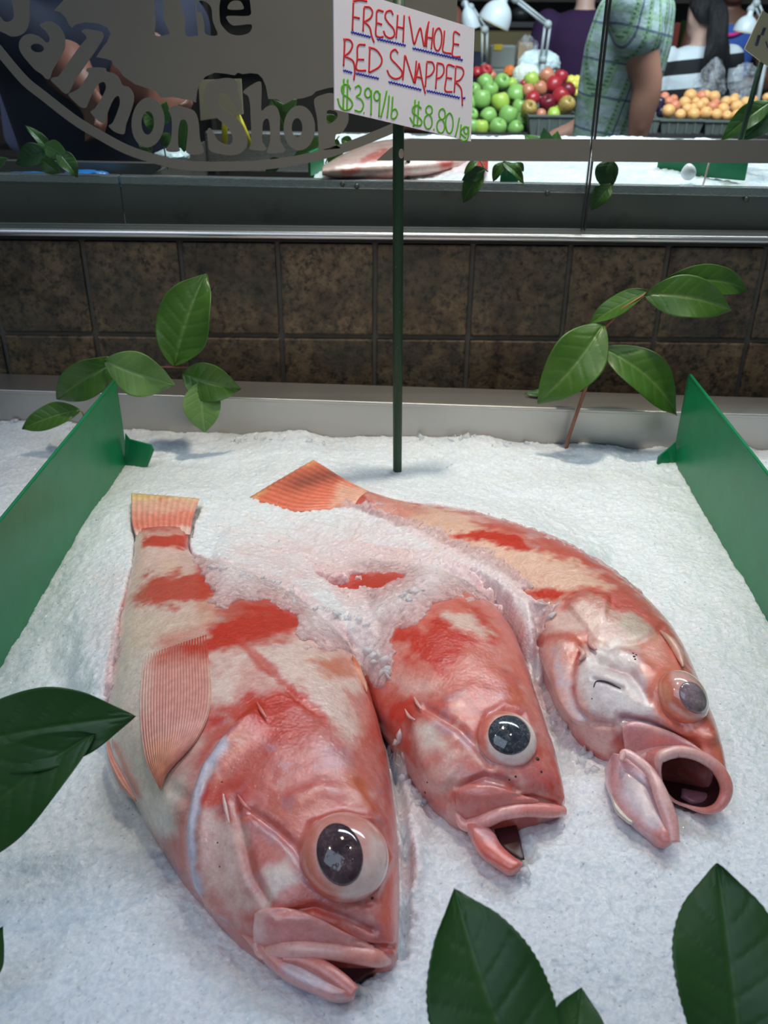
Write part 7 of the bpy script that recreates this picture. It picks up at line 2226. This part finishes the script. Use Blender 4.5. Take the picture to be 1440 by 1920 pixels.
def figure(label, x, y, H, facing, skin, top, legs, hair, arms, sleeve, lean=(0, 0), hair_style='short', build=1.0, top_name='shirt', neck_low=0.0, vox=0.012, sub=None):
    t = thing('person', label, 'person', (x, y, 0))
    f = Vector((facing[0], facing[1], 0)).normalized(); up = Vector((0, 0, 1)); r = f.cross(up).normalized()   # r = the person's right
    o = Vector((x, y, 0))
    def L(a, b, z): return o + r * (a * build) + f * b + up * (z * H) + Vector((lean[0], lean[1], 0)) * max(0, z - 0.5) * 2
    body = bmesh.new()
    hc = L(0, 0.02, 0.925); s = 0.068 * H
    head_bm(body, hc, f, up, s, r)
    limb(body, [L(0, -0.01, 0.80), L(0, 0.0, 0.86), L(0, 0.01, 0.90)], [0.062, 0.055, 0.056])
    tor = [(0.46, 0.150, 0.095), (0.50, 0.165, 0.105), (0.56, 0.155, 0.100), (0.62, 0.142, 0.095), (0.69, 0.158, 0.108), (0.75, 0.178, 0.112), (0.80, 0.182, 0.098), (0.825, 0.150, 0.075), (0.84, 0.08, 0.06)]
    ring_loft(body, [(L(0, 0, z), r * (w * build), f * (d * build)) for z, w, d in tor], 26)
    J = {}
    for k, nm in ((1, 'R'), (-1, 'L')):
        sh_ = L(k * 0.185, 0, 0.805)
        el, wr = arms[nm]
        el = el if isinstance(el, Vector) else L(k * el[0], el[1], el[2]); wr = wr if isinstance(wr, Vector) else L(k * wr[0], wr[1], wr[2])
        J[nm] = (sh_, el, wr)
        limb(body, [sh_, (sh_ + el) / 2, el, (el + wr) / 2 * 0.6 + el * 0.4 * 1.0 if False else el * 0.55 + wr * 0.45, wr], [0.056 * build, 0.050 * build, 0.042 * build, 0.040 * build, 0.028 * build])
        hand_bm(body, wr, wr - el, f * 1.0 + r * (0.2 * k))
        hp = L(k * 0.085, 0, 0.49)
        kn = L(k * 0.095, 0.015, 0.275); an = L(k * 0.10, -0.02, 0.045)
        limb(body, [hp, (hp + kn) / 2, kn, kn * 0.6 + an * 0.4, an], [0.088 * build, 0.078 * build, 0.054 * build, 0.056 * build, 0.036])
        limb(body, [an - up * 0.02 - f * 0.02, an + f * 0.10 - up * 0.045, an + f * 0.17 - up * 0.05], [0.038, 0.036, 0.028])
    remeshed('body', body, vox, skin, t)
    # shirt
    b2 = bmesh.new(); g = 0.014
    if top is not None:
        tt = [q for q in tor if q[0] <= 0.83 - neck_low]
        tt = [(0.47, 0.172, 0.112)] + tt[1:]
        ring_loft(b2, [(L(0, 0, z), r * (w * build + g), f * (d * build + g)) for z, w, d in tt] + ([(L(0, 0, 0.845), r * 0.075, f * 0.068)] if neck_low == 0 else []), 28)
        for nm in ('R', 'L'):
            sh_, el, wr = J[nm]
            if sleeve > 0:
                e = sh_ + (el - sh_) * min(sleeve, 1.0)
                P = [sh_, (sh_ + e) / 2, e]; R_ = [0.056 * build + g + 0.006, 0.052 * build + g + 0.006, 0.050 * build + g + 0.008]
                if sleeve > 1: P += [el + (wr - el) * (sleeve - 1)]; R_ += [0.045 + g]
                limb(b2, P, R_)
            else:
                limb(b2, [sh_ * 0.7 + L(0, 0, 0.80) * 0.3, L(0, 0, 0.74) * 0.6 + sh_ * 0.4], [0.045, 0.08])
        remeshed(top_name, b2, vox, top, t, 8)
    b3 = bmesh.new()
    ring_loft(b3, [(L(0, 0, z), r * (w * build + 0.008), f * (d * build + 0.008)) for z, w, d in ((0.455, 0.150, 0.10), (0.50, 0.165, 0.105), (0.55, 0.158, 0.100))], 24)
    for k in (1, -1):
        limb(b3, [L(k * 0.085, 0, 0.48), L(k * 0.09, 0.01, 0.38), L(k * 0.095, 0.015, 0.275), L(k * 0.10, -0.015, 0.08)], [0.098 * build, 0.088 * build, 0.070 * build, 0.062])
    remeshed('trousers', b3, vox * 1.3, legs, t)
    for k in (1, -1):
        b4 = bmesh.new(); an = L(k * 0.10, -0.02, 0.045)
        limb(b4, [an - up * 0.03 - f * 0.03, an + f * 0.10 - up * 0.045, an + f * 0.19 - up * 0.052], [0.046, 0.044, 0.034])
        for v in b4.verts: v.co.z = max(v.co.z, 0.001)
        remeshed('shoe', b4, vox, M['shoe'], t, 3)
    if hair is not None:
        b5 = bmesh.new()
        rings = []
        for z, w, fr, bk in ((-0.30, 0.50, -0.45, 0.92), (0.0, 0.74, -0.10, 0.96), (0.25, 0.80, 0.30, 0.98), (0.50, 0.80, 0.72, 0.98), (0.75, 0.70, 0.74, 0.90), (0.98, 0.48, 0.52, 0.62), (1.09, 0.18, 0.2, 0.24)):
            rings.append((hc + up * (z * s) + f * ((fr - bk) / 2 * s), r * (w * s), f * ((fr + bk) / 2 * s)))
        ring_loft(b5, rings, 24)
        if hair_style == 'tail':
            bk = hc - f * (0.85 * s) + up * (0.45 * s)
            limb(b5, [bk, bk - f * 0.05 - up * 0.04, bk - f * 0.075 - up * 0.16, bk - f * 0.07 - up * 0.29 + r * 0.02, bk - f * 0.065 - up * 0.40 + r * 0.035], [0.045, 0.050, 0.056, 0.046, 0.012])
            rr = random.Random(4)
            for k in range(16):
                a = rr.uniform(-0.06, 0.06); l_ = rr.uniform(0.28, 0.46)
                limb(b5, [bk - f * 0.06 + r * a * 0.5 - up * 0.1, bk - f * 0.10 + r * a * 1.2 - up * 0.22, bk - f * 0.075 + r * (a * 1.6 + 0.02) - up * l_], [0.018, 0.016, 0.004], 8)
        remeshed('hair', b5, vox * 0.8, hair, t, 4)
    return t, L, J, f, r


M['skin_tan'] = plain('tanned_skin', lin(178, 126, 106), 0.5, 0.06)
M['skin_pale'] = plain('pale_skin', lin(205, 165, 150), 0.5, 0.05)
M['skin_brown'] = plain('brown_skin', lin(98, 62, 46), 0.5, 0.08)
M['skin_warm'] = plain('reddish_brown_skin', lin(128, 78, 62), 0.5, 0.08)
def hair_mat(name, c):
    t = NT(name)
    n = t.noise(60, 5, 0.65, t.coord('Object', (1, 1, 0.12)))
    t.set(Base_Color=t.mix(n, tuple(x * 0.5 for x in c), tuple(x * 1.8 for x in c)), Roughness=0.55, Normal=t.bump(n, 0.9, 0.02))
    return t.m
M['hair_black'] = hair_mat('black_hair', lin(24, 22, 26))
M['hair_brown'] = plain('brown_hair', lin(60, 42, 30), 0.5, 0.3, 160)
M['shoe'] = plain('dark_shoe', lin(36, 32, 30), 0.5)
M['jeans'] = plain('dark_jeans', lin(42, 50, 72), 0.8, 0.15, 200)
M['khaki'] = plain('khaki_cloth', lin(128, 116, 92), 0.8, 0.08, 200)
M['purple'] = plain('deep_purple_cotton', lin(48, 14, 62), 0.85, 0.10, 90)
M['navy'] = plain('navy_cotton', lin(20, 24, 48), 0.85, 0.10, 90)
M['lavender'] = plain('lavender_cotton', lin(150, 150, 190), 0.85, 0.05, 90)
M['tank_blue'] = plain('blue_jersey', lin(56, 92, 176), 0.8, 0.06, 90)
M['pink_trim'] = plain('hot_pink_trim', lin(220, 50, 140), 0.7)
M['black_cloth'] = plain('black_cloth', lin(20, 20, 22), 0.85)


def plaid():
    t = NT('green_blue_plaid_cotton')
    v = t.coord('Object', (1, 1, 1))
    mp = t.n.new('ShaderNodeMapping'); mp.inputs['Rotation'].default_value = (0, math.radians(-9), 0); t.l(v, mp.inputs['Vector'])
    sep = t.n.new('ShaderNodeSeparateXYZ'); t.l(mp.outputs['Vector'], sep.inputs[0])
    wob = t.noise(6, 2)
    def bands(axis, freq, lo, hi, ph=0.0):
        q = t.math('FRACT', t.math('ADD', t.math('MULTIPLY', t.math('ADD', axis, t.math('MULTIPLY', wob, 0.02)), freq), ph))
        return t.math('MULTIPLY', t.math('GREATER_THAN', q, lo), t.math('LESS_THAN', q, hi))
    u = t.math('ADD', sep.outputs['X'], t.math('MULTIPLY', sep.outputs['Y'], 0.6)); z = sep.outputs['Z']
    c = t.mix(t.noise(60, 3), (0.38, 0.49, 0.48), (0.50, 0.61, 0.62))
    c = t.mix(t.math('MULTIPLY', bands(u, 21, 0.0, 0.40), 0.75), c, (0.24, 0.40, 0.22))
    c = t.mix(t.math('MULTIPLY', bands(z, 21, 0.0, 0.36), 0.55), c, (0.28, 0.44, 0.26))
    c = t.mix(t.math('MULTIPLY', bands(u, 10.5, 0.72, 0.79), 0.7), c, (0.035, 0.045, 0.13))
    c = t.mix(t.math('MULTIPLY', bands(z, 10.5, 0.68, 0.75), 0.7), c, (0.035, 0.045, 0.13))
    c = t.mix(t.math('MULTIPLY', bands(z, 84, 0.0, 0.5), t.math('MULTIPLY', bands(u, 21, 0.08, 0.22), 0.8)), c, (0.06, 0.16, 0.06))
    t.set(Base_Color=c, Roughness=0.85, Normal=t.bump(t.noise(14, 4), 0.5, 0.02))
    return t.m
M['plaid'] = plaid()


def stripes():
    t = NT('black_and_white_striped_jersey')
    v = t.coord('Object')
    mp = t.n.new('ShaderNodeMapping'); mp.inputs['Rotation'].default_value = (0, math.radians(6), 0); t.l(v, mp.inputs['Vector'])
    sep = t.n.new('ShaderNodeSeparateXYZ'); t.l(mp.outputs['Vector'], sep.inputs[0])
    q = t.math('FRACT', t.math('ADD', t.math('MULTIPLY', sep.outputs['Z'], 7.2), 0.62))
    c = t.mix(t.math('GREATER_THAN', q, 0.5), (0.72, 0.78, 0.84), (0.012, 0.012, 0.015))
    t.set(Base_Color=c, Roughness=0.85, Normal=t.bump(t.noise(12, 3), 0.4, 0.02))
    return t.m
M['stripes'] = stripes()

# man in the plaid shirt, seen from the side, arm hanging
YP = 3.1
sx = PY(1196, 40, YP).x
figure('man in a green and blue plaid short sleeved shirt with one bare arm hanging', sx - 0.075, YP, 1.93, (-0.95, 0.30), M['skin_tan'], M['plaid'], M['khaki'], M['hair_brown'],
       {'L': (PY(1214, 158, YP - 0.20), PY(1194, 262, YP - 0.20)), 'R': ((0.23, 0.10, 0.62), (0.20, 0.30, 0.55))}, 0.40, lean=(0.11, 0), build=1.03)
# customer in the purple T-shirt, back turned
YQ = 5.92
figure('person in a deep purple T-shirt, back turned, behind the white lamp', PY(1092, 60, YQ).x, YQ, 1.86, (0.1, 1.0), M['skin_pale'], M['purple'], M['jeans'], M['hair_brown'],
       {'L': ((0.26, -0.02, 0.64), (0.24, 0.14, 0.54)), 'R': ((0.25, -0.02, 0.64), (0.22, 0.12, 0.52))}, 0.75, build=1.1)
# woman in stripes with the dark ponytail
YW2 = 5.45
figure('woman in a black and white striped top with a long dark ponytail, back turned', PY(1302, 120, YW2).x, YW2, 1.66, (-0.25, 1.0), M['skin_pale'], M['stripes'], M['jeans'], M['hair_black'],
       {'L': ((0.25, 0.02, 0.62), (0.22, 0.22, 0.60)), 'R': ((0.25, 0.02, 0.62), (0.22, 0.22, 0.60))}, 0.9, lean=(0.02, 0.0), hair_style='tail', build=1.06)
# woman in the blue tank top
YB = 6.15
wt, wl, wj, wf, wr_ = figure('woman in a blue tank top with a hot pink neckline at the far right', PY(1362, 60, YB).x, YB, 1.88, (-0.15, -1.0), M['skin_brown'], M['tank_blue'], M['jeans'], M['hair_black'],
       {'L': ((0.27, 0.04, 0.63), (0.10, 0.26, 0.64)), 'R': ((0.25, 0.04, 0.63), (0.06, 0.24, 0.62))}, 0.0, neck_low=0.012, top_name='tank_top')
pts = [wl(a, b, z) for a, b, z in ((-0.11, 0.098, 0.815), (-0.07, 0.122, 0.785), (0.0, 0.135, 0.770), (0.07, 0.122, 0.785), (0.11, 0.098, 0.815))]
tube('neck_trim', [tuple(p) for p in spline([tuple(p) for p in pts], 24)], 0.012, M['pink_trim'], wt, 8)
# brown skinned person half hidden by the price card
YC = 5.55
figure('bald person in a dark top half hidden behind the top of the price card', PY(838, 60, YC).x, YC, 1.60, (0.4, -1.0), M['skin_warm'], M['navy'], M['jeans'], None,
       {'L': ((0.26, 0.05, 0.63), (0.20, 0.25, 0.62)), 'R': ((0.26, 0.05, 0.63), (0.2, 0.25, 0.62))}, 0.7)
# person in navy close behind the rear display
YN = 2.12
figure('person in a navy T-shirt leaning over the rear display behind the frosted lettering', PY(180, 120, YN).x, YN, 1.84, (0.75, -0.65), M['skin_warm'], M['navy'], M['jeans'], M['hair_black'],
       {'L': (PY(250, 150, YN - 0.16), PY(292, 180, YN - 0.24)), 'R': (PY(112, 110, YN - 0.14), PY(158, 172, YN - 0.24))}, 0.45, build=1.15)
YV = 3.7
figure('person in a lavender top farther back at the left, behind the frosted letters', PY(72, 60, YV).x, YV, 1.70, (0.6, 0.8), M['skin_pale'], M['lavender'], M['black_cloth'], M['hair_brown'],
       {'L': ((0.25, 0.02, 0.62), (0.22, 0.2, 0.58)), 'R': ((0.25, 0.02, 0.62), (0.22, 0.2, 0.58))}, 0.9)
